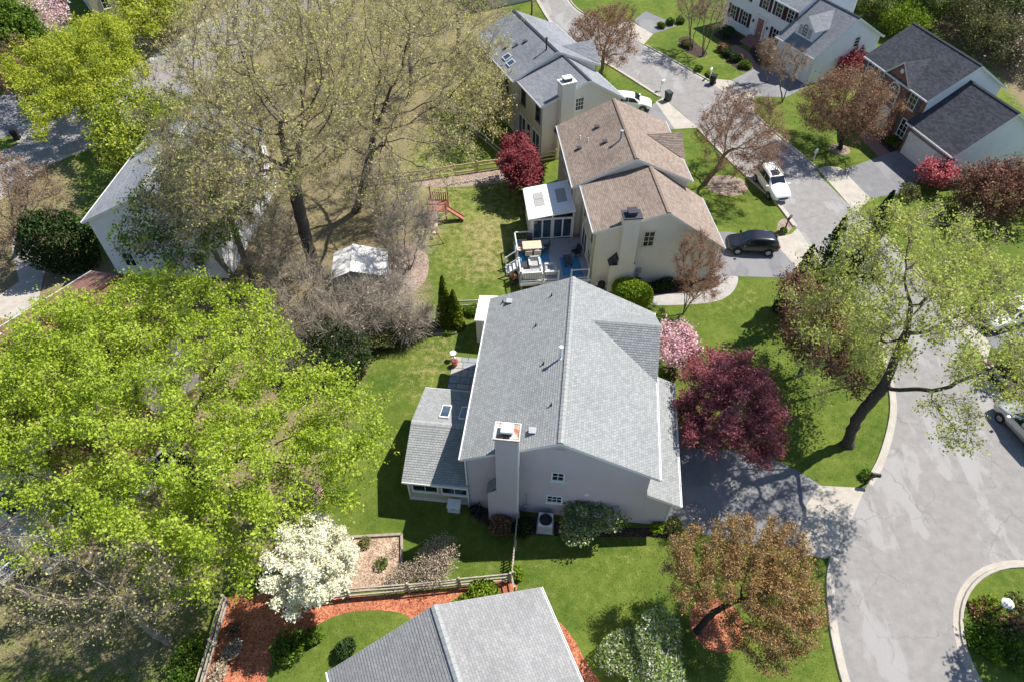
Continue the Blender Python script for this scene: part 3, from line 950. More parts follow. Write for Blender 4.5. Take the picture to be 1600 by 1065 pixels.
def gable(root, prof, v0, v1, wl, wr, roof, wall, cap='roof_cap', oh=0.28, axis='v', near=True, far=True, left=True, right=True,
          z0=0.0, vent=True, wall_near=None, gut=True, caps=True, wall_left=None):
    """a gabled mass: roof profile prof = [(u,z) eave, ridge, eave] swept from v0 to v1; axis 'u' swaps the two axes"""
    X = (lambda u, v, z: Vector((u, v, z))) if axis == 'v' else (lambda u, v, z: Vector((v, u, z)))
    (ul, zl), (ur, zr), (ux, zx) = prof
    a, b = v0 - oh, v1 + oh
    upL = X(ur - ul, 0, zr - zl)
    upR = X(ur - ux, 0, zr - zx)
    slope(root, [X(ul, a, zl), X(ur, a, zr), X(ur, b, zr), X(ul, b, zl)], upL, (0, 0, 1), roof)
    slope(root, [X(ux, a, zx), X(ur, a, zr), X(ur, b, zr), X(ux, b, zx)], upR, (0, 0, 1), roof)
    if caps:
        ridge_cap(root, X(ur, a + 0.01, zr), X(ur, b - 0.01, zr), -upL.normalized(), -upR.normalized(), cap, vent)
    if gut:
        gutter(root, X(ul, a + 0.01, zl), X(ul, b - 0.01, zl), X(-1, 0, 0))
        gutter(root, X(ux, a + 0.01, zx), X(ux, b - 0.01, zx), X(1, 0, 0))
    def top(u):
        return (zl + (zr - zl) * (u - ul) / (ur - ul) if u <= ur else zx + (zr - zx) * (u - ux) / (ur - ux)) - 0.19
    tl, tr, tm = top(wl), top(wr), zr - 0.19
    ends = []
    if near:
        siding(root, [X(wl, v0, z0), X(wr, v0, z0), X(wr, v0, tr), X(ur, v0, tm), X(wl, v0, tl)], X(0, -1, 0), wall_near or wall)
    if far:
        siding(root, [X(wl, v1, z0), X(wr, v1, z0), X(wr, v1, tr), X(ur, v1, tm), X(wl, v1, tl)], X(0, 1, 0), wall)
    if left:
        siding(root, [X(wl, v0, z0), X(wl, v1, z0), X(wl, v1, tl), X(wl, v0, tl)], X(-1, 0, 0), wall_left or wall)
    if right:
        siding(root, [X(wr, v0, z0), X(wr, v1, z0), X(wr, v1, tr), X(wr, v0, tr)], X(1, 0, 0), wall)
    return top

def vent_pipe(parent, p, h=0.3, r=0.05, mat='dark', hood=False):
    mb = MB()
    p = Vector(p)
    mb.cyl(p - Vector((0, 0, 0.15)), p + Vector((0, 0, h)), r, r, 8)
    mb.lathe(p - Vector((0, 0, 0.02)), [(r * 2.4, -0.05), (r * 1.6, 0.05), (r, 0.09)], 8)
    if hood:
        mb.lathe(p + Vector((0, 0, h)), [(r * 1.7, -0.02), (r * 1.7, 0.05), (0.001, 0.11)], 8)
    return mb.build('vent_pipe', mat, parent)

def box_vent(parent, p, mat='dark'):
    x, y, z = p
    mb = MB()
    mb.box(x - 0.14, y - 0.14, z - 0.08, x + 0.14, y + 0.14, z + 0.12)
    mb.box(x - 0.19, y - 0.19, z + 0.12, x + 0.19, y + 0.19, z + 0.15)
    return mb.build('roof_vent', mat, parent)

def skylight(parent, quad, out=(0, 0, 1)):
    """quad lies on the slope, corners in order"""
    q = [Vector(p) for p in quad]
    n = (q[1] - q[0]).cross(q[2] - q[0]).normalized()
    if n.z < 0:
        q.reverse()
        n = -n
    c = sum(q, Vector()) / 4
    mb = MB()
    mid = [c + (p - c) * 0.84 for p in q]
    for i in range(4):
        j = (i + 1) % 4
        b = [q[i] - n * 0.03, q[j] - n * 0.03, mid[j] - n * 0.03, mid[i] - n * 0.03]
        mb.hexa(b, [p + n * 0.14 for p in b])
    o = mb.build('skylight', 'white', parent)
    MB().hexa([p for p in mid], [p + n * 0.09 for p in mid]).build('pane', 'glass_blue', o)
    return o

def downspout(parent, p, z1, mat='white'):
    x, y = p
    MB().box(x - 0.04, y - 0.05, 0.05, x + 0.04, y + 0.05, z1).build('downspout', mat, parent)

def house(name, label, o, a):
    return thing(name, label, 'house', (o[0], o[1], 0), R(a))

# ------------------------------------------------------------------ the house in the middle
H1O = G(735, 789)
h1 = house('house', 'two-storey mauve-grey house with silver-grey shingle roof in the middle of the picture', H1O, -6.4)
P1 = [(-0.25, 5.5), (5.0, 7.95), (10.35, 5.4)]
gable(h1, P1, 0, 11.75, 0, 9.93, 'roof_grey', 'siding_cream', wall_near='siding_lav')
# front cross gable
zx0 = 7.33
slope(h1, [(6.28, 9.05, zx0), (10.42, 9.05, zx0), (10.42, 6.28, 5.36)], (0, 1, 0.72), (0, 0, 1), 'roof_grey', deck=False)
slope(h1, [(6.28, 9.05, zx0), (10.42, 9.05, zx0), (10.42, 11.95, 5.3), (9.9, 11.95, 5.3)], (0, -1, 0.72), (0, 0, 1), 'roof_grey', deck=False)
deck_under(MB(), [(10.1, 9.05, zx0), (10.42, 9.05, zx0), (10.42, 6.28, 5.36), (10.1, 6.28, 5.36)], (0, 0, 1)).build('fascia', 'white', h1)
deck_under(MB(), [(10.1, 9.05, zx0), (10.42, 9.05, zx0), (10.42, 11.95, 5.3), (10.1, 11.95, 5.3)], (0, 0, 1)).build('fascia', 'white', h1)
ridge_cap(h1, (6.3, 9.05, zx0 + 0.005), (10.4, 9.05, zx0 + 0.005), Vector((0, -1, -0.72)).normalized(), Vector((0, 1, -0.72)).normalized(), 'roof_cap', False)
siding(h1, [(10.1, 6.4, 3), (10.1, 11.7, 3), (10.1, 11.7, 5.2), (10.1, 9.05, 7.1), (10.1, 6.4, 5.2)], (1, 0, 0), 'siding_cream')
# garage and porch roof along the front
slope(h1, [(9.94, -0.28, 3.74), (11.9, -0.28, 2.8), (11.9, 8.45, 2.8), (9.94, 8.45, 3.74)], (-1, 0, 0.48), (0, 0, 1), 'roof_grey')
gutter(h1, (11.9, -0.27, 2.8), (11.9, 8.44, 2.8), (1, 0, 0))
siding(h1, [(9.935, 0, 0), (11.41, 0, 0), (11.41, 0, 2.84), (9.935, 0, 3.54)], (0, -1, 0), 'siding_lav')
siding(h1, [(11.41, 0, 0), (11.41, 8.2, 0), (11.41, 8.2, 2.84), (11.41, 0, 2.84)], (1, 0, 0), 'siding_cream')
siding(h1, [(9.935, 8.2, 0), (11.41, 8.2, 0), (11.41, 8.2, 2.84), (9.935, 8.2, 3.54)], (0, 1, 0), 'siding_cream')
garage_door(h1, (11.425, 2.9, 0.02), (0, 1, 0), (1, 0, 0), 4.8, 2.2)
door(h1, (10.0, 8.9, 0.2), (0, 1, 0), (1, 0, 0), 0.95, 2.1)
for v, z in ((7.8, 4.4), (10.2, 4.4), (2.0, 4.5), (4.5, 4.5)):
    window(h1, (10.12 if v > 6.4 else 9.945, v, z), (0, 1, 0), (1, 0, 0), 0.9, 1.25, 2, 2)
mb = MB()
mb.bar((11.7, -0.12, 2.62), (11.46, -0.06, 2.3), 0.08, 0.07)
mb.box(11.42, -0.10, 0.15, 11.5, -0.02, 2.32)
mb.bar((11.46, -0.06, 0.2), (11.75, -0.35, 0.05), 0.08, 0.07)
mb.build('downspout', 'white', h1)
downspout(h1, (-0.06, -0.06), 5.2)
# gable windows
window(h1, (5.03, 0, 4.36), (1, 0, 0), (0, -1, 0), 0.58, 0.74, 2, 2, fw=0.08)
window(h1, (4.95, 0, 1.86), (1, 0, 0), (0, -1, 0), 0.78, 0.66, 3, 2, fw=0.08)
mb = MB()
mb.box(8.3, -0.14, 1.2, 8.65, -0.02, 1.75).cyl((8.47, -0.14, 1.55), (8.47, -0.2, 1.55), 0.11, 0.11, 10).box(8.45, -0.08, 0.1, 8.5, -0.03, 1.2)
mb.build('meter_box', 'grey', h1)
MB().box(6.6, -0.07, 2.6, 6.85, -0.02, 2.85).build('wall_vent', 'white', h1)
MB().box(4.75, -0.06, 6.6, 5.25, -0.015, 7.05).build('gable_vent', 'siding_lav', h1)
mb = MB()
mb.cyl((3.35, -0.06, 0.3), (3.35, -0.06, 2.2), 0.025, 0.025, 6).box(3.2, -0.1, 0.55, 3.5, -0.03, 0.95)
mb.build('service_pipe', 'grey', h1)
# chimney on the gable end
ch = MB()
for poly, out in (([(1.72, -0.75, 0), (2.88, -0.75, 0), (2.88, -0.75, 8.5), (1.72, -0.75, 8.5)], (0, -1, 0)),
                  ([(1.72, -0.75, 3.0), (1.72, 0.15, 3.0), (1.72, 0.15, 8.5), (1.72, -0.75, 8.5)], (-1, 0, 0)),
                  ([(2.88, -0.75, 0), (2.88, 0.15, 0), (2.88, 0.15, 8.5), (2.88, -0.75, 8.5)], (1, 0, 0)),
                  ([(1.72, 0.15, 6), (2.88, 0.15, 6), (2.88, 0.15, 8.5), (1.72, 0.15, 8.5)], (0, 1, 0)),
                  ([(1.22, -0.75, 0), (1.72, -0.75, 0), (1.72, -0.75, 3.5), (1.22, -0.75, 3.05)], (0, -1, 0)),
                  ([(1.22, -0.75, 0), (1.22, 0, 0), (1.22, 0, 3.05), (1.22, -0.75, 3.05)], (-1, 0, 0))):
    courses(ch, poly, (0, 0, 1), 0.15, 0.014, out)
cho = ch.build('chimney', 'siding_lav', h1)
slope(cho, [(1.14, -0.8, 2.98), (1.14, 0, 2.98), (1.72, 0, 3.75), (1.72, -0.8, 3.75)], (1, 0, 1.3), (0, 0, 1), 'roof_grey', name='shoulder_roof', deck=False)
mb = MB()
mb.box(2.88, -0.772, 0.1, 2.96, -0.69, 8.5)
mb.build('corner_board', 'white', cho)
mb = MB()
mb.box(1.64, -0.83, 8.5, 2.96, 0.23, 8.58)
mb.build('chimney_pan', 'copper', cho)
mb = MB()
mb.box(1.64, -0.83, 8.58, 2.96, -0.79, 8.63).box(1.64, 0.19, 8.58, 2.96, 0.23, 8.63).box(1.64, -0.79, 8.58, 1.68, 0.19, 8.63).box(2.92, -0.79, 8.58, 2.96, 0.19, 8.63)
mb.build('pan_edge', 'white', cho)
mb = MB()
mb.box(2.05, -0.56, 8.58, 2.55, -0.06, 8.84)
mb.build('flue', 'dark', cho)
mb = MB()
b = [(1.98, -0.62, 8.84), (2.62, -0.62, 8.84), (2.62, 0.0, 8.84), (1.98, 0.0, 8.84)]
mb.hexa(b, [(x * 0.94 + 2.3 * 0.06, y * 0.94 - 0.3 * 0.06, 8.96) for x, y, z in b])
mb.build('flue_cap', 'white', cho)
# rear wall openings under the eave
for v, z in ((8.2, 4.2), (10.4, 4.2), (5.2, 4.4), (2.2, 4.4)):
    window(h1, (0, v, z), (0, 1, 0), (-1, 0, 0), 0.85, 1.3, 2, 2)
sliding_door(h1, (-0.01, 9.4, 0.15), (0, 1, 0), (-1, 0, 0), 1.8, 2.05)
# vents on the rear slope
def rz1(u):
    return 5.5 + (7.95 - 5.5) * (u + 0.25) / 5.25
for u, v in ((0.65, 11.3), (3.76, 10.78), (2.99, 8.47), (3.7, 5.3), (4.35, 2.25)):
    vent_pipe(h1, (u, v, rz1(u)), 0.22, 0.045)
for u, v in ((1.08, 11.2), (3.5, 0.75)):
    box_vent(h1, (u, v, rz1(u)), 'grey')
vent_pipe(h1, (4.62, 5.45, rz1(4.62)), 0.95, 0.075, 'white', True)
# sun room wing on the back
sr = lambda u, v, z: (u, v, z)
slope(h1, [(-3.83, -0.22, 2.52), (0, -0.22, 2.52), (0, 3.05, 3.74), (-3.83, 3.05, 3.74)], (0, 1, 0.373), (0, 0, 1), 'roof_grey')
slope(h1, [(-3.83, 6.52, 2.48), (0, 6.52, 2.48), (0, 3.05, 3.74), (-3.83, 3.05, 3.74)], (0, -1, 0.363), (0, 0, 1), 'roof_grey')
ridge_cap(h1, (-3.82, 3.05, 3.745), (-0.01, 3.05, 3.745), Vector((0, -1, -0.373)).normalized(), Vector((0, 1, -0.363)).normalized(), 'roof_cap', False)
gutter(h1, (-3.82, -0.22, 2.52), (-0.05, -0.22, 2.52), (0, -1, 0))
gutter(h1, (-3.82, 6.52, 2.48), (-0.05, 6.52, 2.48), (0, 1, 0))
siding(h1, [(-3.55, 0.08, 0.12), (-0.02, 0.08, 0.12), (-0.02, 0.08, 2.45), (-3.55, 0.08, 2.45)], (0, -1, 0), 'siding_tan')
siding(h1, [(-3.55, 0.08, 0.12), (-3.55, 6.3, 0.12), (-3.55, 6.3, 2.4), (-3.55, 3.05, 3.55), (-3.55, 0.08, 2.4)], (-1, 0, 0), 'siding_tan')
siding(h1, [(-3.55, 6.3, 0.12), (-0.02, 6.3, 0.12), (-0.02, 6.3, 2.35), (-3.55, 6.3, 2.35)], (0, 1, 0), 'siding_tan')
MB().box(-3.62, 0.02, 0, -0.03, 0.075, 0.3).build('skirting_board', 'white', h1)
MB().box(-3.66, 0.0, 0, -3.56, 0.10, 2.42).build('corner_post', 'white', h1)
window(h1, (-2.62, 0.08, 1.62), (1, 0, 0), (0, -1, 0), 1.42, 0.95, 2, 1, glass='glass')
window(h1, (-0.88, 0.08, 1.62), (1, 0, 0), (0, -1, 0), 1.42, 0.95, 2, 1, glass='glass')
for v in (1.3, 3.05, 4.8):
    window(h1, (-3.56, v, 1.6), (0, 1, 0), (-1, 0, 0), 1.3, 1.1, 2, 1)
skz = lambda v: 3.74 - (v - 3.05) * 0.363
for u0, u1 in ((-2.30, -1.72), (-1.12, -0.54)):
    skylight(h1, [(u0, 3.6, skz(3.6)), (u1, 3.6, skz(3.6)), (u1, 4.85, skz(4.85)), (u0, 4.85, skz(4.85))])

def at1(u, v, z=0.0, O=H1O, a=-6.4):
    c, s = math.cos(R(a)), math.sin(R(a))
    return (O[0] + u * c - v * s, O[1] + u * s + v * c, z)

# things standing round it
def ac_unit(label, loc, rz):
    t = thing('air_conditioner', label, 'air conditioner', loc, rz)
    mb = MB()
    mb.box(-0.42, -0.42, 0.06, 0.42, 0.42, 0.86)
    mb.build('cabinet', 'white', t)
    mb = MB()
    for i in range(9):
        z = 0.16 + i * 0.075
        mb.box(-0.435, -0.435, z, 0.435, 0.435, z + 0.03)
    mb.build('louvre', 'grey', t)
    MB().lathe((0, 0, 0.86), [(0.36, 0.0), (0.36, 0.012), (0.001, 0.013)], 20).build('fan_opening', 'black', t)
    g = MB()
    for r in (0.1, 0.2, 0.3, 0.37):
        g.lathe((0, 0, 0.885), [(r, 0), (r + 0.012, 0.012), (r + 0.022, 0)], 20)
    for k in range(6):
        a = math.pi * k / 6
        g.bar((-0.38 * math.cos(a), -0.38 * math.sin(a), 0.89), (0.38 * math.cos(a), 0.38 * math.sin(a), 0.89), 0.012, 0.012)
    g.build('guard', 'dark', t)
    MB().box(-0.5, -0.5, 0, 0.5, 0.5, 0.06).build('pad', 'concrete', t)
    return t
ac_unit('white square air conditioner with round fan beside the flowering bush at the grey gable', at1(4.55, -0.85), R(-6.4))
t = thing('storage_bench', 'pale grey lidded box under the sun room windows', 'storage box', at1(-0.9, -0.35), R(-6.4))
MB().box(-0.36, -0.26, 0.02, 0.36, 0.26, 0.62).build('body', 'siding_white', t)
MB().hexa([(-0.4, -0.3, 0.622), (0.4, -0.3, 0.622), (0.4, 0.3, 0.622), (-0.4, 0.3, 0.622)], [(-0.38, -0.28, 0.68), (0.38, -0.28, 0.68), (0.38, 0.28, 0.76), (-0.38, 0.28, 0.76)]).build('lid', 'white', t)
MB().box(-0.12, -0.29, 0.45, 0.12, -0.262, 0.5).build('handle', 'grey', t)
t = thing('hose_cart', 'black wheeled hose cart beside the grey chimney and lidded box', 'hose cart', at1(0.35, -0.45), R(-2))
mb = MB()
mb.lathe((0, -0.2, 0.38), [(0.1, 0), (0.3, 0.01), (0.3, 0.05), (0.2, 0.06), (0.2, 0.34), (0.3, 0.35), (0.3, 0.39), (0.1, 0.4)], 14, 'y')
mb.build('reel', 'black', t)
mb = MB()
for s in (-0.26, 0.24):
    mb.bar((-0.3, s, 0.05), (0.05, s, 0.4), 0.05, 0.05).bar((0.05, s, 0.4), (0.3, s, 0.95), 0.04, 0.04).bar((0.05, s, 0.4), (0.35, s, 0.05), 0.05, 0.05)
mb.bar((0.3, -0.26, 0.95), (0.3, 0.24, 0.95), 0.04, 0.04)
mb.build('frame', 'dark', t)
for s in (-0.34, 0.28):
    MB().lathe((0.28, s, 0.14), [(0.02, 0), (0.14, 0.0), (0.14, 0.06), (0.02, 0.06)], 12, 'y').build('wheel', 'tyre', t)
t = thing('garden_shed', 'small cream shed with flat white roof behind the silver-grey roof', 'shed', at1(-1.5, 12.95), R(-6.4))
for poly, out in (([(0, 0, 0), (1.9, 0, 0), (1.9, 0, 2.42), (0, 0, 2.3)], (0, -1, 0)), ([(0, 0, 0), (0, 2.3, 0), (0, 2.3, 2.3), (0, 0, 2.3)], (-1, 0, 0)),
                  ([(0, 2.3, 0), (1.9, 2.3, 0), (1.9, 2.3, 2.42), (0, 2.3, 2.3)], (0, 1, 0)), ([(1.9, 0, 0), (1.9, 2.3, 0), (1.9, 2.3, 2.42), (1.9, 0, 2.42)], (1, 0, 0))):
    siding(t, poly, out, 'siding_cream', 0.2)
MB().hexa([(-0.08, -0.1, 2.31), (2.0, -0.1, 2.44), (2.0, 2.4, 2.44), (-0.08, 2.4, 2.31)], [(-0.08, -0.1, 2.4), (2.0, -0.1, 2.53), (2.0, 2.4, 2.53), (-0.08, 2.4, 2.4)]).build('roof', 'white_metal', t)
door(t, (0.95, -0.01, 0.05), (1, 0, 0), (0, -1, 0), 0.9, 1.9, 'siding_beige')

# flagstones of the patio: each stone its own piece with a joint round it
pat = tag(MB().box(-2.95, 6.75, 0.0, -0.03, 11.45, 0.02).build('patio', 'mulch_dark'), kind='structure')
pat.location = (H1O[0], H1O[1], 0.0)
pat.rotation_euler = (0, 0, R(-6.4))
rnd = random.Random(5)
v = 6.78
row = 0
while v < 11.35:
    hh = rnd.choice((0.45, 0.6, 0.75))
    hh = min(hh, 11.43 - v)
    u = -2.93
    while u < -0.1:
        ww = min(rnd.choice((0.45, 0.6, 0.9, 0.75)), -0.05 - u)
        if -0.05 - u - ww < 0.25:
            ww = -0.05 - u
        mb = MB()
        z = 0.055 + rnd.uniform(-0.006, 0.006)
        mb.hexa([(u + .012, v + .012, .02), (u + ww - .012, v + .012, .02), (u + ww - .012, v + hh - .012, .02), (u + .012, v + hh - .012, .02)],
                [(u + .02, v + .02, z), (u + ww - .02, v + .02, z), (u + ww - .02, v + hh - .02, z), (u + .02, v + hh - .02, z)])
        mb.build('flagstone', rnd.choice(('bluestone', 'bluestone', 'paving')), pat)
        u += ww
    v += hh

# ------------------------------------------------------------------ the two neighbours behind share one plan
def neighbour(label, O, a, roof, cap, wall, wl_, lo, near_prof, far_prof, split, length, wallw):
    h = house('house', label, O, a)
    gable(h, near_prof, 0, split, wallw[0], wallw[1], roof, wall, cap, wall_near=wl_, wall_left=lo)
    gable(h, far_prof, split + 0.02, length, wallw[2], wallw[3], roof, wall, cap, wall_near=wl_, wall_left=lo)
    return h
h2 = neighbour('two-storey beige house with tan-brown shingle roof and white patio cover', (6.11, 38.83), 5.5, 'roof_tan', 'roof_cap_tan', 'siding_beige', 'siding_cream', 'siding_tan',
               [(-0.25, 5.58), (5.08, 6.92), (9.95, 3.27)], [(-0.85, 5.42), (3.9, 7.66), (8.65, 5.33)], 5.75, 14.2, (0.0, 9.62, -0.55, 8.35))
def chimney2(h, stack, zt, base, zb, wall, roof, pan='roof_cap_dark'):
    (u0, u1), (b0, b1) = stack, base
    c = MB()
    for poly, out in (([(u0, -0.75, 0), (u1, -0.75, 0), (u1, -0.75, zt), (u0, -0.75, zt)], (0, -1, 0)),
                      ([(u0, -0.75, 0), (u0, 0.15, 0), (u0, 0.15, zt), (u0, -0.75, zt)], (-1, 0, 0)),
                      ([(u1, -0.75, 0), (u1, 0.15, 0), (u1, 0.15, zt), (u1, -0.75, zt)], (1, 0, 0)),
                      ([(u0, 0.15, 4), (u1, 0.15, 4), (u1, 0.15, zt), (u0, 0.15, zt)], (0, 1, 0)),
                      ([(b0, -0.78, 0), (b1, -0.78, 0), (b1, -0.78, zb), (b0, -0.78, zb)], (0, -1, 0)),
                      ([(b0, -0.78, 0), (b0, 0, 0), (b0, 0, zb), (b0, -0.78, zb)], (-1, 0, 0)),
                      ([(b1, -0.78, 0), (b1, 0, 0), (b1, 0, zb), (b1, -0.78, zb)], (1, 0, 0))):
        courses(c, poly, (0, 0, 1), 0.15, 0.014, out)
    o = c.build('chimney', wall, h)
    slope(o, [(b0 - 0.06, -0.83, zb - 0.05), (b0 - 0.06, 0, zb - 0.05), (u0, 0, zb + 0.65), (u0, -0.83, zb + 0.65)], (1, 0, 1), (0, 0, 1), roof, name='shoulder_roof', deck=False)
    MB().box(u0 - 0.08, -0.83, zt, u1 + 0.08, 0.23, zt + 0.1).build('chimney_pan', pan, o)
    MB().box(u0 + 0.3, -0.58, zt + 0.1, u1 - 0.3, -0.05, zt + 0.38).build('flue', 'dark', o)
    mb = MB()
    b = [(u0 + 0.24, -0.64, zt + 0.38), (u1 - 0.24, -0.64, zt + 0.38), (u1 - 0.24, 0.02, zt + 0.38), (u0 + 0.24, 0.02, zt + 0.38)]
    mb.hexa(b, [(x, y, zt + 0.46) for x, y, z in b])
    mb.build('flue_cap', 'dark' if pan != 'white' else 'white', o)
    return o
chimney2(h2, (1.75, 2.95), 6.95, (1.15, 3.05), 2.7, 'siding_cream', 'roof_dark')
window(h2, (4.0, 0, 4.45), (1, 0, 0), (0, -1, 0), 0.72, 1.3, 2, 3, frame='siding_beige')
mb = MB()
mb.box(3.5, -0.15, 1.1, 3.85, -0.02, 1.65).cyl((3.67, -0.15, 1.45), (3.67, -0.21, 1.45), 0.11, 0.11, 10).box(3.64, -0.08, 0.1, 3.7, -0.03, 1.1)
mb.build('meter_box', 'grey', h2)
MB().box(6.6, -0.08, 2.0, 6.85, -0.02, 2.2).build('wall_vent', 'white', h2)
downspout(h2, (0.08, -0.06), 5.3, 'siding_cream')
for v, z, w, hh in ((0.9, 4.25, 0.8, 1.3), (3.9, 4.25, 0.8, 1.3)):
    window(h2, (0, v, z), (0, 1, 0), (-1, 0, 0), w, hh, 1, 2, frame='siding_beige')
for v in (6.8, 8.2, 10.5, 12.6):
    window(h2, (-0.55, v, 4.2), (0, 1, 0), (-1, 0, 0), 0.85, 1.4, 1, 2, frame='siding_beige')
sliding_door(h2, (-0.01, 3.3, 0.86), (0, 1, 0), (-1, 0, 0), 1.8, 2.05)
window(h2, (0, 1.2, 2.0), (0, 1, 0), (-1, 0, 0), 1.0, 1.2, 2, 2, frame='siding_beige')
# cross gable at the front
slope(h2, [(5.9, 10.3, 6.72), (8.85, 10.3, 6.72), (8.85, 8.45, 5.3)], (0, 1, 0.77), (0, 0, 1), 'roof_tan', deck=False)
slope(h2, [(5.9, 10.3, 6.72), (8.85, 10.3, 6.72), (8.85, 12.15, 5.3)], (0, -1, 0.77), (0, 0, 1), 'roof_tan', deck=False)
deck_under(MB(), [(8.55, 10.3, 6.72), (8.85, 10.3, 6.72), (8.85, 8.45, 5.3), (8.55, 8.45, 5.3)], (0, 0, 1)).build('fascia', 'white', h2)
deck_under(MB(), [(8.55, 10.3, 6.72), (8.85, 10.3, 6.72), (8.85, 12.15, 5.3), (8.55, 12.15, 5.3)], (0, 0, 1)).build('fascia', 'white', h2)
siding(h2, [(8.5, 8.6, 0), (8.5, 12.0, 0), (8.5, 12.0, 5.2), (8.5, 10.3, 6.5), (8.5, 8.6, 5.2)], (1, 0, 0), 'siding_beige')
def rz2(u, f=((-0.85, 5.42), (3.9, 7.66))):
    return f[0][1] + (f[1][1] - f[0][1]) * (u - f[0][0]) / (f[1][0] - f[0][0])
for u, v in ((0.6, 11.2), (1.1, 10.4)):
    vent_pipe(h2, (u, v, rz2(u)), 0.25, 0.05, 'white')
for u, v in ((0.3, 9.9), (2.0, 11.6), (2.2, 9.2)):
    box_vent(h2, (u, v, rz2(u)), 'dark')
vent_pipe(h2, (3.3, 8.6, rz2(3.3)), 0.8, 0.09, 'grey', True)
# patio cover
pc = MB().hexa([(-4.25, 4.9, 2.92), (-0.56, 4.9, 3.5), (-0.56, 9.1, 3.5), (-4.25, 9.1, 2.92)], [(-4.25, 4.9, 3.0), (-0.56, 4.9, 3.58), (-0.56, 9.1, 3.58), (-4.25, 9.1, 3.0)]).build('patio_cover', 'white_metal', h2)
gutter(h2, (-4.25, 4.9, 3.0), (-4.25, 9.1, 3.0), (-1, 0, 0))
cz = lambda u: 3.0 + (u + 4.25) * 0.157
for u0, u1 in ((-3.65, -2.85), (-1.85, -1.05)):
    for v0, v1 in ((6.35, 7.2), (7.26, 8.1)):
        q = [(u0, v0, cz(u0)), (u1, v0, cz(u1)), (u1, v1, cz(u1)), (u0, v1, cz(u0))]
        MB().hexa([Vector(p) - Vector((0, 0, 0.01)) for p in q], [Vector(p) + Vector((0, 0, 0.035)) for p in q]).build('roof_light', 'wicker', pc)
for u in (-4.1, -2.4, -0.7):
    MB().box(u - 0.06, 5.02, 0.8, u + 0.06, 5.14, 2.95 + (u + 4.2) * 0.15).build('post', 'white', h2)
sliding_door(h2, (-3.2, 5.1, 0.86), (1, 0, 0), (0, -1, 0), 1.5, 1.95)
sliding_door(h2, (-1.55, 5.1, 0.86), (1, 0, 0), (0, -1, 0), 1.5, 1.95)
MB().bar((-4.1, 5.08, 2.98), (-0.6, 5.08, 3.42), 0.08, 0.16).build('beam', 'siding_beige', h2)
siding(h2, [(-4.1, 5.1, 0.3), (-4.1, 8.9, 0.3), (-4.1, 8.9, 2.9), (-4.1, 5.1, 2.9)], (-1, 0, 0), 'siding_cream')
siding(h2, [(-4.1, 8.9, 0.3), (-0.6, 8.9, 0.3), (-0.6, 8.9, 3.4), (-4.1, 8.9, 2.9)], (0, 1, 0), 'siding_cream')

def at2(u, v, z=0.0):
    return at1(u, v, z, (6.11, 38.83), 5.5)
# the deck with its railing
dk = thing('deck', 'raised grey board deck with white railing behind the beige house', 'deck', (6.11, 38.83, 0), R(5.5))
mb = MB()
u = -5.5
while u < -0.1:
    mb.box(u, 0.0, 0.76, u + 0.135, 5.0, 0.8)
    u += 0.142
tag(mb.build('boards', 'deck', dk), kind='stuff')
mb = MB()
mb.box(-5.52, -0.04, 0.5, -0.03, -0.003, 0.795).box(-5.54, -0.04, 0.5, -5.505, 5.0, 0.795)
mb.build('skirting', 'white', dk)
for u, v in ((-5.4, 0.1), (-2.9, 0.1), (-0.25, 0.1), (-5.4, 2.5), (-5.4, 4.9), (-2.9, 2.5), (-0.25, 2.5)):
    MB().box(u - 0.07, v - 0.07, 0, u + 0.07, v + 0.07, 0.755).build('support_post', 'timber', dk)
def railing(parent, a, b, z, gap=0.32, h=0.95, posts=True):
    a, b = Vector((a[0], a[1], z)), Vector((b[0], b[1], z))
    d = b - a
    if posts:
        for p in (a, b):
            MB().box(p.x - 0.055, p.y - 0.055, z, p.x + 0.055, p.y + 0.055, z + h + 0.1).build('railing_post', 'white', parent)
    up = Vector((0, 0, 1))
    MB().bar(a + up * h, b + up * h, 0.08, 0.06).build('top_rail', 'white', parent)
    MB().bar(a + up * 0.12, b + up * 0.12, 0.06, 0.05).build('bottom_rail', 'white', parent)
    mb = MB()
    n = int(d.length / 0.13)
    for i in range(1, n):
        p = a + d * (i / n)
        mb.cyl(p + up * 0.14, p + up * (h - 0.03), 0.012, 0.012, 4)
    tag(mb.build('balusters', 'black', parent), kind='stuff')
railing(dk, (-5.44, 0.06), (-3.7, 0.06), 0.8)
railing(dk, (-3.7, 0.06), (-2.55, 0.06), 0.8)
railing(dk, (-1.55, 0.06), (-0.2, 0.06), 0.8)
railing(dk, (-5.44, 0.06), (-5.44, 1.75), 0.8)
railing(dk, (-5.44, 2.75), (-5.44, 4.95), 0.8)
railing(dk, (-5.44, 4.95), (-4.2, 4.95), 0.8)
for k in range(3):
    z = 0.8 - 0.2 * (k + 1)
    MB().box(-5.56 - 0.28 * (k + 1), 1.8, z - 0.04, -5.56 - 0.28 * k, 2.7, z).build('step', 'white', dk)
    MB().box(-2.5, -0.07 - 0.28 * (k + 1), z - 0.04, -1.6, -0.07 - 0.28 * k, z).build('step', 'deck', dk)
for v in (1.78, 2.72):
    MB().bar((-5.5, v, 1.75), (-6.35, v, 1.1), 0.07, 0.06).build('stair_rail', 'white', dk)
    MB().box(-6.4, v - 0.05, 0, -6.3, v + 0.05, 1.15).build('stair_post', 'white', dk)
    MB().bar((-5.56, v, 0.68), (-6.42, v, 0.08), 0.05, 0.22).build('stringer', 'white', dk)

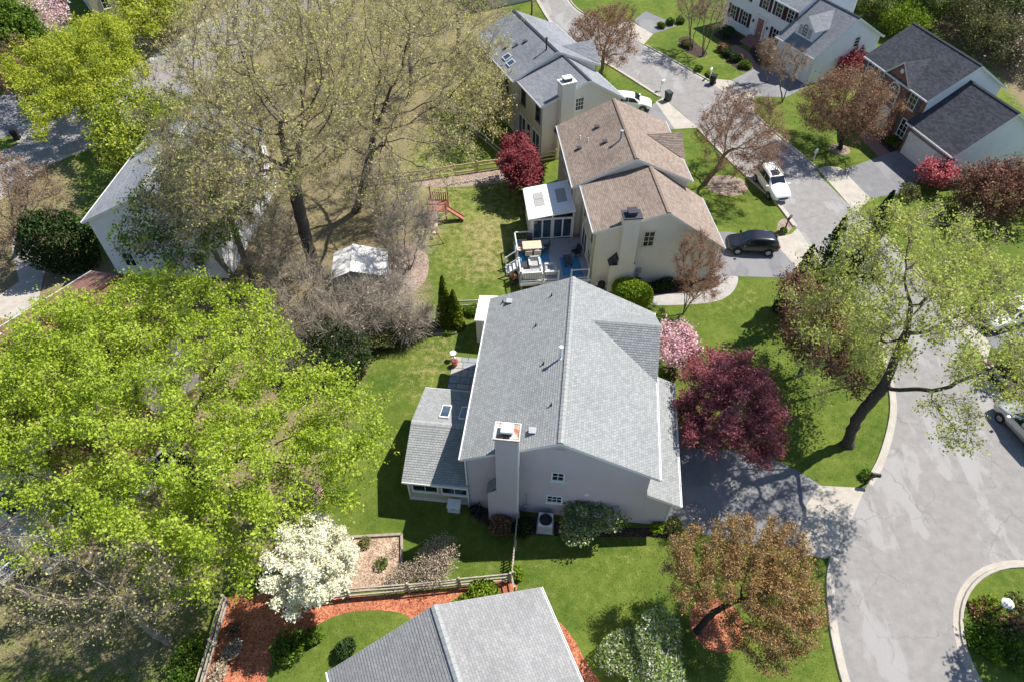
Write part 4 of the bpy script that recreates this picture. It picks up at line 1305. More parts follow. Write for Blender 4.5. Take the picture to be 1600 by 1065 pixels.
# deck furniture
def chair(name, label, loc, rz, mat_seat, mat_frame, w=0.52, cat='chair', back=0.5, group=None):
    t = thing(name, label, cat, loc, rz, group)
    MB().box(-w / 2, -0.25, 0.40, w / 2, 0.25, 0.46).build('seat', mat_seat, t)
    MB().hexa([(-w / 2, 0.20, 0.46), (w / 2, 0.20, 0.46), (w / 2, 0.25, 0.46), (-w / 2, 0.25, 0.46)],
              [(-w / 2, 0.30, 0.46 + back), (w / 2, 0.30, 0.46 + back), (w / 2, 0.35, 0.46 + back), (-w / 2, 0.35, 0.46 + back)]).build('backrest', mat_seat, t)
    for sx in (-1, 1):
        for sy in (-0.22, 0.22):
            MB().box(sx * (w / 2 - 0.03) - 0.02, sy - 0.02, 0, sx * (w / 2 - 0.03) + 0.02, sy + 0.02, 0.40).build('leg', mat_frame, t)
        MB().bar((sx * (w / 2 + 0.005), -0.25, 0.64), (sx * (w / 2 + 0.005), 0.28, 0.66), 0.045, 0.03).build('armrest', mat_frame, t)
    return t
def table(label, loc, rz, w, d, h, top, legs, glass=False):
    t = thing('table', label, 'table', loc, rz)
    o = MB().box(-w / 2, -d / 2, h - 0.05, w / 2, d / 2, h).build('tabletop', top, t)
    if glass:
        MB().box(-w / 2 + 0.07, -d / 2 + 0.07, h, w / 2 - 0.07, d / 2 - 0.07, h + 0.008).build('glass_inset', 'glass_blue', o)
    for sx in (-1, 1):
        for sy in (-1, 1):
            x, y = sx * (w / 2 - 0.06), sy * (d / 2 - 0.06)
            MB().box(x - 0.035, y - 0.035, 0, x + 0.035, y + 0.035, h - 0.05).build('leg', legs, t)
    return t
Z = 0.8
table('tan rectangular dining table at the corner of the grey deck', at2(-4.2, 3.55, Z), R(5), 1.5, 0.95, 0.74, 'tabletop', 'dark')
chair('dining_chair', 'tan dining chair on the near side of the tan deck table, beside the sofa', at2(-4.55, 2.85, Z), R(185), 'tabletop', 'dark')
chair('dining_chair', 'tan dining chair on the near side of the tan deck table, towards the steps', at2(-3.85, 2.85, Z), R(185), 'tabletop', 'dark')
chair('dining_chair', 'dark dining chair at the end of the tan table towards the house', at2(-3.1, 3.5, Z), R(-85), 'dark', 'dark')
chair('dining_chair', 'dining chair at the railing end of the tan deck table', at2(-5.1, 3.5, Z + 0.01), R(95), 'tabletop', 'dark', 0.48)
chair('dining_chair', 'dark dining chair on the far side of the tan deck table', at2(-4.3, 4.35, Z), R(5), 'dark', 'dark')
t = thing('rug', 'blue outdoor rug under the tan dining table', 'rug', at2(-4.0, 3.2, Z), R(5.5))
MB().slab([(-1.25, -1.1), (1.1, -1.1), (1.1, 1.2), (-1.25, 1.2)], 0.002, 0.008).build('rug_field', 'rug', t)
MB().slab([(-1.15, -1.0), (1.0, -1.0), (1.0, -0.93), (-1.15, -0.93)], 0.008, 0.011).build('stripe', 'deck', t)
t = thing('rug', 'blue outdoor rug under the glass coffee table by the house wall', 'rug', at2(-1.35, 1.55, Z), R(5.5))
MB().slab([(-0.75, -1.3), (0.8, -1.3), (0.8, 1.1), (-0.75, 1.1)], 0.002, 0.008).build('rug_field', 'rug', t)
MB().slab([(-0.65, -1.2), (0.7, -1.2), (0.7, -1.12), (-0.65, -1.12)], 0.008, 0.011).build('stripe', 'deck', t)
table('small black glass-topped coffee table on the deck near the house', at2(-1.55, 1.95, Z + 0.008), R(95), 1.0, 0.6, 0.42, 'dark', 'dark', True)
chair('lounge_chair', 'black lounge chair beside the glass coffee table near the patio doors', at2(-0.75, 2.75, Z), R(-60), 'black', 'dark', 0.62, group=None)
def sofa(label, loc, rz, w):
    t = thing('garden_sofa', label, 'sofa', loc, rz)
    MB().box(-w / 2, -0.4, 0.08, w / 2, 0.4, 0.30).build('base', 'white', t)
    n = max(1, int(round(w / 0.65)))
    for i in range(n):
        a, b = -w / 2 + 0.08 + (w - 0.16) * i / n, -w / 2 + 0.08 + (w - 0.16) * (i + 1) / n
        MB().box(a + 0.01, -0.38, 0.30, b - 0.01, 0.22, 0.45).build('cushion', 'wicker', t)
        MB().hexa([(a + 0.01, 0.2, 0.452), (b - 0.01, 0.2, 0.452), (b - 0.01, 0.34, 0.452), (a + 0.01, 0.34, 0.452)],
                  [(a + 0.01, 0.28, 0.8), (b - 0.01, 0.28, 0.8), (b - 0.01, 0.38, 0.8), (a + 0.01, 0.38, 0.8)]).build('back_cushion', 'wicker', t)
    for s in (-1, 1):
        MB().box(s * w / 2 - 0.06, -0.4, 0.30, s * w / 2 + 0.06, 0.4, 0.6).build('armrest', 'white', t)
    MB().box(-w / 2 + 0.06, 0.36, 0.30, w / 2 - 0.06, 0.42, 0.78).build('backrest', 'white', t)
    return t
sofa('white-framed garden sofa with grey cushions against the near deck railing', at2(-4.5, 0.65, Z), R(185), 1.5)
sofa('white-framed garden armchair with grey cushion in the middle of the deck corner', at2(-4.2, 1.75, Z), R(5), 0.8)
sofa('small white-framed garden armchair facing the sofa, nearer the deck steps', at2(-3.05, 1.0, Z), R(-85), 0.78)
table('low dark square table between the deck sofas', at2(-4.95, 1.65, Z), R(5), 0.7, 0.7, 0.4, 'dark', 'dark')
t = thing('barrel_planter', 'round dark planter with dry orange plant below the deck stairs', 'planter', at2(-5.95, 0.9), 0)
MB().lathe((0, 0, 0), [(0.24, 0), (0.34, 0.25), (0.3, 0.5), (0.27, 0.5), (0.25, 0.42), (0.001, 0.42)], 14).build('tub', 'dark', t)
PLANTER_SPOT = at2(-5.95, 0.9, 0.42)
t = thing('grill', 'black kettle grill on a stand beside the beige chimney', 'grill', at2(0.7, -0.75), 0)
MB().lathe((0, 0, 0.62), [(0.05, -0.02), (0.24, 0.05), (0.31, 0.2), (0.31, 0.23)], 14).build('bowl', 'black', t)
MB().lathe((0, 0, 0.62), [(0.315, 0.232), (0.26, 0.38), (0.1, 0.46), (0.001, 0.47)], 14).build('lid', 'black', t)
for k in range(3):
    a = 2 * math.pi * k / 3
    MB().bar((0.15 * math.cos(a), 0.15 * math.sin(a), 0.66), (0.3 * math.cos(a), 0.3 * math.sin(a), 0), 0.03, 0.03).build('leg', 'grey', t)

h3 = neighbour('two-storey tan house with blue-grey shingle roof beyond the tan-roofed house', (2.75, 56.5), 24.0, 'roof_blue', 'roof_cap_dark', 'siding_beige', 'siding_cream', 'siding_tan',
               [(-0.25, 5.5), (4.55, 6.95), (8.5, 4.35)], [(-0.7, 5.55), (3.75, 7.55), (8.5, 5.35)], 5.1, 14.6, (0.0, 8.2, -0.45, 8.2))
chimney2(h3, (1.5, 2.85), 7.35, (1.3, 2.95), 2.6, 'siding_cream', 'roof_dark', 'white')
window(h3, (3.75, 0, 4.75), (1, 0, 0), (0, -1, 0), 0.8, 1.15, 3, 3)
for v, z in ((0.8, 4.2), (4.0, 4.2), (7.0, 4.2)):
    window(h3, (0 if v < 5 else -0.45, v, z), (0, 1, 0), (-1, 0, 0), 0.8, 1.4, 1, 2, frame='slate')
for v in (1.1, 4.2):
    sliding_door(h3, (0, v, 0.1), (0, 1, 0), (-1, 0, 0), 1.5, 2.1)
window(h3, (0, 2.7, 1.3), (0, 1, 0), (-1, 0, 0), 0.7, 1.7, 1, 2)
slope(h3, [(5.2, 7.0, 6.85), (8.75, 7.0, 6.85), (8.75, 5.0, 5.3)], (0, 1, 0.77), (0, 0, 1), 'roof_blue', deck=False)
slope(h3, [(5.2, 7.0, 6.85), (8.75, 7.0, 6.85), (8.75, 9.0, 5.3)], (0, -1, 0.77), (0, 0, 1), 'roof_blue', deck=False)
siding(h3, [(8.3, 5.15, 0), (8.3, 8.85, 0), (8.3, 8.85, 5.2), (8.3, 7.0, 6.6), (8.3, 5.15, 5.2)], (1, 0, 0), 'siding_cream')
def rz3(u):
    return 5.55 + 2.0 * (u + 0.7) / 4.45
vent_pipe(h3, (3.2, 6.0, rz3(3.2)), 1.1, 0.08, 'dark', True)
for u, v in ((0.8, 10.0), (1.6, 9.4), (2.4, 9.0)):
    box_vent(h3, (u, v, rz3(u)))
for u, v in ((0.2, 7.4), (0.3, 8.6)):
    skylight(h3, [(u - .35, v - .4, rz3(u - .35)), (u + .35, v - .4, rz3(u + .35)), (u + .35, v + .4, rz3(u + .35)), (u - .35, v + .4, rz3(u - .35))])

# ------------------------------------------------------------------ white colonial across the street
h4 = house('house', 'white colonial house with wine-red shutters and arched dormer across the street', (31.97, 70.84), -63)
def front(u, z):
    return (u, 2.0, z)
gable(h4, [(1.65, 5.55), (6.4, 8.0), (11.2, 5.55)], -16.5, -5.25, 2.0, 10.8, 'roof_blue', 'siding_white', 'roof_cap_dark', axis='u')
gable(h4, [(-0.35, 3.1), (4.6, 6.4), (9.6, 3.5)], -5.2, 0.35, 0.0, 9.2, 'roof_blue', 'siding_white', 'roof_cap_dark', axis='u', oh=0.22)
for k, u in enumerate((-15.4, -13.4, -10.2, -8.0, -6.2)):
    window(h4, (u, 2.0, 4.5), (1, 0, 0), (0, -1, 0), 0.9, 1.35, 2, 3, 'wine')
for u in (-11.5, -10.7):
    pass
for u in (-15.0, -12.9, -7.6, -6.0):
    window(h4, (u, 2.0, 1.75), (1, 0, 0), (0, -1, 0), 0.85, 1.5, 2, 3, 'wine')
door(h4, (-10.2, 2.0, 0.6), (1, 0, 0), (0, -1, 0), 1.0, 2.1, 'brickpath')
mb = MB()
for s in (-0.72, 0.72):
    mb.box(-10.2 + s - 0.1, 1.86, 0.6, -10.2 + s + 0.1, 1.99, 2.75)
mb.box(-11.15, 1.84, 2.76, -9.25, 1.99, 3.05)
mb.build('door_surround', 'white', h4)
for u in (-11.4, -9.0):
    MB().lathe((u, 1.85, 2.1), [(0.02, -0.18), (0.09, -0.12), (0.11, 0.1), (0.02, 0.2)], 8).build('wall_lantern', 'black', h4)
for k in range(4):
    MB().box(-11.2, 0.3 + 0.34 * k, 0.0, -9.2, 1.98, 0.15 * (k + 1)).build('entry_step', 'brickpath', h4)
for s in (-3.75, -1.1):
    garage_door(h4, (s, -0.01, 0.03), (1, 0, 0), (0, -1, 0), 2.3, 2.1, 4, 3, 'siding_white')
window(h4, (0.35, 5.6, 3.6), (0, 1, 0), (1, 0, 0), 0.7, 1.0, 1, 3)
# arched dormer on the garage roof
dz0 = 3.1 + (0.9 + 0.35) * 0.667
siding(h4, [(-3.9, 0.75, 3.5), (-1.3, 0.75, 3.5), (-1.3, 0.75, 5.1), (-2.6, 0.75, 6.05), (-3.9, 0.75, 5.1)], (0, -1, 0), 'siding_white')
siding(h4, [(-3.9, 0.75, 3.6), (-3.9, 2.9, 5.0), (-3.9, 2.9, 5.1), (-3.9, 0.75, 5.1)], (-1, 0, 0), 'siding_white')
siding(h4, [(-1.3, 0.75, 3.6), (-1.3, 2.9, 5.0), (-1.3, 2.9, 5.1), (-1.3, 0.75, 5.1)], (1, 0, 0), 'siding_white')
slope(h4, [(-4.1, 0.5, 5.0), (-2.6, 0.5, 6.15), (-2.6, 4.3, 6.15), (-4.1, 2.7, 5.0)], (1, 0, 0.76), (0, 0, 1), 'roof_blue', th=0.12)
slope(h4, [(-1.1, 0.5, 5.0), (-2.6, 0.5, 6.15), (-2.6, 4.3, 6.15), (-1.1, 2.7, 5.0)], (-1, 0, 0.76), (0, 0, 1), 'roof_blue', th=0.12)
def arch_window(parent, p, t, n, w, h, spokes=6):
    fr = Frame(p, t, n)
    ring = [(-w / 2, 0), (w / 2, 0)] + [(w / 2 * math.cos(a), h + w / 2 * math.sin(a)) for a in np.linspace(0, math.pi, 13)]
    o = MB()
    k = len(ring)
    for i in range(k):
        (a0, b0), (a1, b1) = ring[i], ring[(i + 1) % k]
        s = lambda a, b: (a * 1.16, (b - h * 0.4) * 1.12 + h * 0.4)
        q = [(a0, b0), (a1, b1), s(a1, b1), s(a0, b0)]
        o.hexa([fr.at(a, b, 0) for a, b in q], [fr.at(a, b, 0.09) for a, b in q])
    for j in range(1, 4):
        fr.box(o, -w / 2 + w * j / 4 - 0.018, 0, 0.02, -w / 2 + w * j / 4 + 0.018, h, 0.055)
    for j in range(4):
        fr.box(o, -w / 2, h * j / 3 - 0.018, 0.02, w / 2, h * j / 3 + 0.018, 0.056)
    for a in np.linspace(0, math.pi, spokes + 1)[1:-1]:
        o.bar(fr.at(0, h, 0.04), fr.at(w / 2 * math.cos(a), h + w / 2 * math.sin(a), 0.04), 0.035, 0.03, n)
    ob = o.build('arched_window', 'white', parent)
    g = MB()
    g.hexa([fr.at(a, b, -0.01) for a, b in ring], [fr.at(a, b, 0.03) for a, b in ring])
    g.build('pane', 'glass', ob)
    return ob
arch_window(h4, (-2.6, 0.735, 4.05), (1, 0, 0), (0, -1, 0), 0.75, 0.85)
for s in (-1, 1):
    MB().box(-2.6 + s * 0.7 - 0.2, 0.68, 4.05, -2.6 + s * 0.7 + 0.2, 0.735, 4.95).build('shutter', 'grey', h4)
def at4(u, v, z=0.0):
    return at1(u, v, z, (31.97, 70.84), -63)

# ------------------------------------------------------------------ brick-fronted house with charcoal roof
h5 = house('house', 'brick-fronted house with charcoal shingle roof and white garage door across the street', (39.0, 52.3), -73)
gable(h5, [(0.35, 5.25), (4.75, 7.95), (9.15, 5.25)], -14.3, -5.65, 0.75, 8.8, 'roof_dark', 'siding_white', 'roof_cap_dark', axis='u', left=False)
gable(h5, [(-0.4, 3.05), (4.54, 6.45), (9.5, 3.1)], -5.6, 0.0, 0.0, 9.1, 'roof_dark', 'siding_white', 'roof_cap_dark', axis='u', left=False)
def brickwall(parent, poly, out):
    return courses(MB(), poly, (0, 0, 1), 20, 0.0, out).build('wall', 'brick', parent)
brickwall(h5, [(-14.3, 0.75, 0), (-5.65, 0.75, 0), (-5.65, 0.75, 5.25), (-14.3, 0.75, 5.25)], (0, -1, 0))
brickwall(h5, [(-5.6, 0, 0), (0, 0, 0), (0, 0, 3.1), (-5.6, 0, 3.1)], (0, -1, 0))
brickwall(h5, [(-11.0, 0.45, 0), (-8.0, 0.45, 0), (-8.0, 0.45, 5.3), (-9.5, 0.45, 6.85), (-11.0, 0.45, 5.3)], (0, -1, 0))
brickwall(h5, [(-11.0, 0.45, 0), (-11.0, 0.75, 0), (-11.0, 0.75, 5.3), (-11.0, 0.45, 5.3)], (-1, 0, 0))
brickwall(h5, [(-8.0, 0.45, 0), (-8.0, 0.75, 0), (-8.0, 0.75, 5.3), (-8.0, 0.45, 5.3)], (1, 0, 0))
slope(h5, [(-11.3, 0.2, 5.2), (-9.5, 0.2, 7.05), (-9.5, 3.3, 7.05), (-11.3, 0.35, 5.2)], (1, 0, 1.03), (0, 0, 1), 'roof_dark', th=0.16)
slope(h5, [(-7.7, 0.2, 5.2), (-9.5, 0.2, 7.05), (-9.5, 3.3, 7.05), (-7.7, 0.35, 5.2)], (-1, 0, 1.03), (0, 0, 1), 'roof_dark', th=0.16)
arch_window(h5, (-9.5, 0.44, 3.1), (1, 0, 0), (0, -1, 0), 1.15, 1.2)
MB().lathe((0, 0, 0), [(0.22, 0.03), (0.22, -0.05), (0.16, -0.07), (0.001, -0.07)], 12, 'y').build('round_vent', 'white', h5).location = (-9.5, 0.42, 6.1)
for u in (-13.6, -12.1, -7.2):
    window(h5, (u, 0.745, 4.25), (1, 0, 0), (0, -1, 0), 0.85, 1.45, 2, 3, 'slate')
for u in (-13.0, -6.9):
    window(h5, (u, 0.745, 1.6), (1, 0, 0), (0, -1, 0), 0.85, 1.6, 2, 3, 'slate')
door(h5, (-9.5, 0.44, 0.3), (1, 0, 0), (0, -1, 0), 1.1, 2.15, 'white')
garage_door(h5, (-2.8, -0.01, 0.03), (1, 0, 0), (0, -1, 0), 4.7, 2.15, 4, 6, 'white')
for u in range(12):
    MB().box(-5.1 + u * 0.39, -0.04, 2.36, -4.76 + u * 0.39, 0.0, 2.6 + 0.06 * (u % 2)).build('soldier_brick', 'brick', h5)
vent_pipe(h5, (-6.6, 5.9, 7.2), 0.9, 0.08, 'dark', True)
MB().bar((-5.3, -0.06, 1.95), (-5.3, -0.06, 2.25), 0.12, 0.12).build('wall_lantern', 'white', h5)
def at5(u, v, z=0.0):
    return at1(u, v, z, (39.0, 52.3), -73)

# ------------------------------------------------------------------ houses under the trees on the left, and the roof nearest the camera
h6 = house('house', 'pale grey house with grey roof under the big bare trees', (-31.4, 40.3), -3.6)
gable(h6, [(-0.3, 5.3), (4.6, 7.7), (9.5, 5.3)], 0, 12.5, 0, 9.2, 'roof_blue', 'siding_white', 'roof_cap')
window(h6, (7.2, 0, 1.9), (1, 0, 0), (0, -1, 0), 0.8, 1.3, 2, 3)
window(h6, (1.6, 0, 1.6), (1, 0, 0), (0, -1, 0), 0.8, 1.3, 2, 2)
for v in (2, 5, 8, 11):
    window(h6, (9.2, v, 4.0), (0, 1, 0), (1, 0, 0), 0.9, 1.3, 2, 2)
    window(h6, (9.2, v + 0.7, 1.6), (0, 1, 0), (1, 0, 0), 0.9, 1.4, 2, 2)
for u, v in ((1.8, 6.0), (3.0, 9.5)):
    vent_pipe(h6, (u, v, 5.3 + 2.4 * (u + .3) / 4.9), 0.3, 0.05)

h7 = house('house', 'pale grey shingle roof of the nearest house at the bottom edge', (-7.7, 9.15), 21.6)
gable(h7, [(-0.3, 5.3), (4.75, 7.95), (9.75, 5.3)], -11.0, -0.2, 0, 9.45, 'roof_light', 'siding_white', 'roof_cap')
h8 = house('house', 'red-brown roofed house half hidden under the bright green maple', (-32.77, 29.79), -35)
gable(h8, [(0.0, 5.0), (4.9, 7.2), (9.8, 5.0)], -13.0, 6.2, 0.3, 9.5, 'roof_brown', 'siding_cream', 'roof_brown')
slope(h8, [(9.55, -3.9, 3.4), (9.55, 2.0, 3.4), (14.2, 2.0, 2.6), (14.2, -3.9, 2.6)], (-1, 0, 0.172), (0, 0, 1), 'roof_brown')
siding(h8, [(9.5, -3.7, 0), (13.9, -3.7, 0), (13.9, -3.7, 2.4), (9.5, -3.7, 3.15)], (0, -1, 0), 'siding_cream')
siding(h8, [(13.9, -3.7, 0), (13.9, 1.8, 0), (13.9, 1.8, 2.4), (13.9, -3.7, 2.4)], (1, 0, 0), 'siding_cream')
siding(h8, [(9.5, 1.8, 0), (13.9, 1.8, 0), (13.9, 1.8, 2.4), (9.5, 1.8, 3.15)], (0, 1, 0), 'siding_cream')
for v in (-9, -6):
    sliding_door(h8, (9.5, v, 0.8), (0, 1, 0), (1, 0, 0), 1.8, 2.0)
for v in (-2.5, 0.2):
    window(h8, (13.9, v, 1.5), (0, 1, 0), (1, 0, 0), 1.2, 1.2, 2, 1)
window(h8, (11.5, -3.7, 1.5), (1, 0, 0), (0, -1, 0), 1.2, 1.2, 2, 1)
vent_pipe(h8, (1.6, -0.5, 5.75), 0.4, 0.08, 'white', True)
d8 = thing('deck', 'small grey deck with white railing below the red-brown roof', 'deck', (-32.77, 29.79, 0), R(-35))
mb = MB()
u = 9.56
while u < 12.9:
    mb.box(u, -9.6, 0.76, u + 0.135, -4.6, 0.8)
    u += 0.142
tag(mb.build('boards', 'deck', d8), kind='stuff')
for u in (9.8, 12.8):
    for v in (-9.5, -7.0, -4.7):
        MB().box(u - 0.07, v - 0.07, 0, u + 0.07, v + 0.07, 0.755).build('support_post', 'timber', d8)
railing(d8, (12.85, -9.55), (12.85, -7.6), 0.8)
railing(d8, (12.85, -6.4), (12.85, -4.65), 0.8)
railing(d8, (9.65, -9.55), (12.85, -9.55), 0.8)
railing(d8, (9.65, -4.65), (12.85, -4.65), 0.8)
for k in range(3):
    z = 0.8 - 0.2 * (k + 1)
    MB().box(12.97 + 0.28 * k, -7.5, z - 0.04, 13.25 + 0.28 * k, -6.5, z).build('step', 'deck', d8)
for v in (-7.5, -6.5):
    MB().bar((13.0, v, 1.7), (13.85, v, 1.1), 0.07, 0.06).build('stair_rail', 'white', d8)
    MB().box(13.8, v - 0.05, 0, 13.9, v + 0.05, 1.15).build('stair_post', 'white', d8)

# more roofs along the top edge
def far_house(label, O, a, prof, L, wl, wr, roof, wall, cap='roof_cap_dark', wins=True):
    h = house('house', label, O, a)
    gable(h, prof, 0, L, wl, wr, roof, wall, cap, gut=False)
    if wins:
        for v in np.arange(1.5, L - 1, 2.6):
            for z in (1.6, 4.2):
                window(h, (wl, float(v), z), (0, 1, 0), (-1, 0, 0), 0.85, 1.3, 1, 2)
        for u in (wl + 1.8, wr - 1.8):
            for z in (1.6, 4.2):
                window(h, (u, 0, z), (1, 0, 0), (0, -1, 0), 0.85, 1.3, 2, 2)
    return h
PR = [(-0.3, 5.3), (4.6, 7.7), (9.5, 5.3)]
far_house('pinkish-brown roofed house at the top edge beyond the pale blossoming trees', G(770, 14), 28, PR, 11, 0, 9.2, 'roof_tan', 'siding_beige')
far_house('brown-roofed house at the top edge above the yellow-green tree', G(150, 30), 35, PR, 11, 0, 9.2, 'roof_brown', 'siding_tan')
far_house('white house behind bare trees at the top edge, next to the colonial', at1(-29, 3.0, 0, (31.97, 70.84), -63), -63 + 90, [(-0.3, 5.3), (4.6, 7.7), (9.5, 5.3)], 10, 0, 9.2, 'roof_blue', 'siding_white')

# ------------------------------------------------------------------ metal-roofed shed in the thicket
t = thing('storage_shed', 'weathered shed with white sheet-metal gable roof in the bare thicket', 'shed', (*G(527, 462), 0), R(5))
for poly, out in (([(0, 0, 0), (3.9, 0, 0), (3.9, 0, 1.75), (1.5, 0, 2.35), (0, 0, 1.75)], (0, -1, 0)), ([(0, 2.8, 0), (3.9, 2.8, 0), (3.9, 2.8, 1.75), (1.5, 2.8, 2.35), (0, 2.8, 1.75)], (0, 1, 0)),
                  ([(0, 0, 0), (0, 2.8, 0), (0, 2.8, 1.75), (0, 0, 1.75)], (-1, 0, 0)), ([(3.9, 0, 0), (3.9, 2.8, 0), (3.9, 2.8, 1.75), (3.9, 0, 1.75)], (1, 0, 0))):
    siding(t, poly, out, 'grey', 0.2)
for ua, za, ub, zb in ((-0.15, 1.8, 1.5, 2.5), (4.05, 1.8, 1.5, 2.5)):
    n = 5
    for k in range(n):
        v0, v1 = -0.15 + 3.1 * k / n, -0.15 + 3.1 * (k + 1) / n - 0.015
        q = [(ua, v0, za), (ub, v0, zb), (ub, v1, zb), (ua, v1, za)]
        if ua > ub:
            q.reverse()
        q = [Vector(p) for p in q]
        MB().hexa([p for p in reversed([p for p in q])], [p + Vector((0, 0, 0.05)) for p in reversed(q)]).build('roof_sheet', 'white_metal', t)
MB().bar((1.5, -0.17, 2.56), (1.5, 2.97, 2.56), 0.2, 0.04).build('ridge_cap', 'white_metal', t)
door(t, (2.6, -0.01, 0.05), (1, 0, 0), (0, -1, 0), 0.9, 1.6, 'slate')

# ------------------------------------------------------------------ vegetation
def unit(a):
    return a / np.maximum(np.linalg.norm(a, axis=-1, keepdims=True), 1e-9)

def skeleton(rng, c, r, n, step, trunk_h, kill=2.2, infl=9.0, lobes=0.22, low=-0.8, wander=0.12, iters=110, stems=1, spread=0.25, blobs=None):
    """branches grown towards points scattered through an uneven crown (space colonisation)"""
    c, r = np.array(c, float), np.array(r, float)
    d = unit(rng.normal(size=(n, 3)))
    rad = rng.uniform(0.12, 1.0, n) ** (1 / 2.4)
    k = [rng.normal(size=3) * 2.3 for _ in range(6)]
    ph = rng.uniform(0, 6.28, 6)
    lob = sum(np.sin(d @ q + p) for q, p in zip(k, ph)) / 3.0
    A = d * (rad * (1 + lobes * lob))[:, None]
    A = A[A[:, 2] > low]
    if blobs:
        vol = np.array([b[1][0] * b[1][1] * b[1][2] for b in blobs]) ** 0.8
        pick = rng.choice(len(blobs), len(A), p=vol / vol.sum())
        A = np.array([b[0] for b in blobs])[pick] + A * np.array([b[1] for b in blobs])[pick]
    else:
        A = c + A * r
    A = A[A[:, 2] > trunk_h * 0.6]
    pos, par = [np.zeros(3)], [-1]
    for s in range(stems):
        tip = np.array([c[0], c[1], 0]) * (0.15 if blobs else 0.5) + np.array([0, 0, trunk_h])
        if stems > 1:
            a = 6.283 * s / stems + rng.uniform(-.4, .4)
            tip = tip + np.array([math.cos(a), math.sin(a), 0]) * spread * trunk_h
        m = max(2, int(trunk_h / step))
        last = 0
        off = rng.normal(size=3) * 0.03 * trunk_h
        off[2] = 0
        for i in range(1, m + 1):
            f = i / m
            pos.append(tip * f + off * math.sin(f * 3.1) + rng.normal(size=3) * step * 0.05)
            par.append(last)
            last = len(pos) - 1
    near_d = np.full(len(A), 1e9)
    near_i = np.zeros(len(A), int)
    new = list(range(len(pos)))
    kd, idst = kill * step, infl * step
    for it in range(iters):
        if not len(A) or not new:
            break
        NP = np.array([pos[i] for i in new])
        D = np.linalg.norm(A[:, None, :] - NP[None], axis=2)
        j = D.argmin(1)
        dm = D[np.arange(len(A)), j]
        b = dm < near_d
        near_d[b] = dm[b]
        near_i[b] = np.array(new)[j[b]]
        keep = near_d > kd
        A, near_d, near_i = A[keep], near_d[keep], near_i[keep]
        act = near_d < (idst if it > 14 else 1e9)
        if not act.any():
            idst *= 1.6
            if idst > 60 * step:
                break
            continue
        ids = near_i[act]
        PP = np.array(pos)
        v = unit(A[act] - PP[ids])
        u, inv = np.unique(ids, return_inverse=True)
        acc = np.zeros((len(u), 3))
        np.add.at(acc, inv, v)
        dirs = unit(unit(acc) + rng.normal(size=acc.shape) * wander)
        new = []
        for q, i in enumerate(u):
            pos.append(pos[i] + dirs[q] * step)
            par.append(int(i))
            new.append(len(pos) - 1)
    return np.array(pos), np.array(par)

def radii(par, tip=0.012, p=2.35, cap=None):
    n = len(par)
    a = np.zeros(n)
    ch = np.zeros(n, int)
    for i in range(n - 1, 0, -1):
        if ch[i] == 0:
            a[i] += tip ** p
        a[par[i]] += a[i]
        ch[par[i]] += 1
    r = np.maximum(a, tip ** p) ** (1 / p)
    if cap:                       # thicken the limbs so that the foot reaches the given radius
        k = math.log(cap / tip) / math.log(max(r[0] / tip, 1.5))
        r = tip * (r / tip) ** min(k, 1.75)
    return r, ch

def tubes(P0, P1, R0, R1, n):
    d = unit(P1 - P0)
    h = np.where(np.abs(d[:, 2:3]) > 0.9, np.array([[1., 0, 0]]), np.array([[0, 0, 1.]]))
    s = unit(np.cross(d, h))
    u = np.cross(s, d)
    k = len(P0)
    ang = np.arange(n) * 2 * math.pi / n
    ca, sa = np.cos(ang)[None, :, None], np.sin(ang)[None, :, None]
    ring = s[:, None, :] * ca + u[:, None, :] * sa
    v = np.concatenate([P0[:, None] + ring * R0[:, None, None], P1[:, None] + ring * R1[:, None, None]], 1).reshape(-1, 3)
    base = (np.arange(k) * 2 * n)[:, None]
    i = np.arange(n)[None]
    j = (i + 1) % n
    f = np.stack([base + i, base + j, base + n + j, base + n + i], -1).reshape(-1, 4)
    return v, f

def join(parts):
    v, f, o = [], [], 0
    for a, b in parts:
        v.append(a)
        f.append(b + o)
        o += len(a)
    return np.concatenate(v), np.concatenate(f)

def leaf_cards(rng, C, size, up=0.5, aspect=0.62, var=0.55, fold=0.18):
    n = len(C)
    nm = unit(rng.normal(size=(n, 3)) + np.array([0, 0, up * 2]))
    t = unit(np.cross(nm, rng.normal(size=(n, 3))))
    b = np.cross(nm, t)
    s = size * (1 + rng.uniform(-var, var, n))[:, None]
    if size <= 0.121:             # the smallest leaves are single triangles
        s = s * 1.25
        v = np.stack([C - t * s * 0.5, C + b * s * 0.4 * aspect + t * s * 0.35, C - b * s * 0.45 * aspect + t * s * 0.2 + nm * s * fold], 1).reshape(-1, 3)
        return v, np.arange(n * 3).reshape(-1, 3)
    v = np.stack([C - t * s * 0.5, C + b * s * 0.5 * aspect + nm * s * fold, C + t * s * 0.5, C - b * s * 0.5 * aspect + nm * s * fold], 1).reshape(-1, 3)
    f = np.arange(n * 4).reshape(-1, 4)
    return v, f

def card_mesh(name, rng, C, size, mat, tone=None, **kw):
    v, f = leaf_cards(rng, C, size, **kw)
    me = np_mesh(name, v, f)
    a = me.attributes.new('rnd', 'FLOAT', 'FACE')
    q = rng.uniform(0, 1, len(C))
    if tone is not None:
        q = np.clip(q * 0.5 + tone * 0.5, 0, 1)
    a.data.foreach_set('value', q.astype(np.float32))
    me.materials.append(M[mat])
    return me

def obj(name, me, parent=None):
    o = bpy.data.objects.new(name, me)
    o.parent = parent
    COL.objects.link(o)
    return o

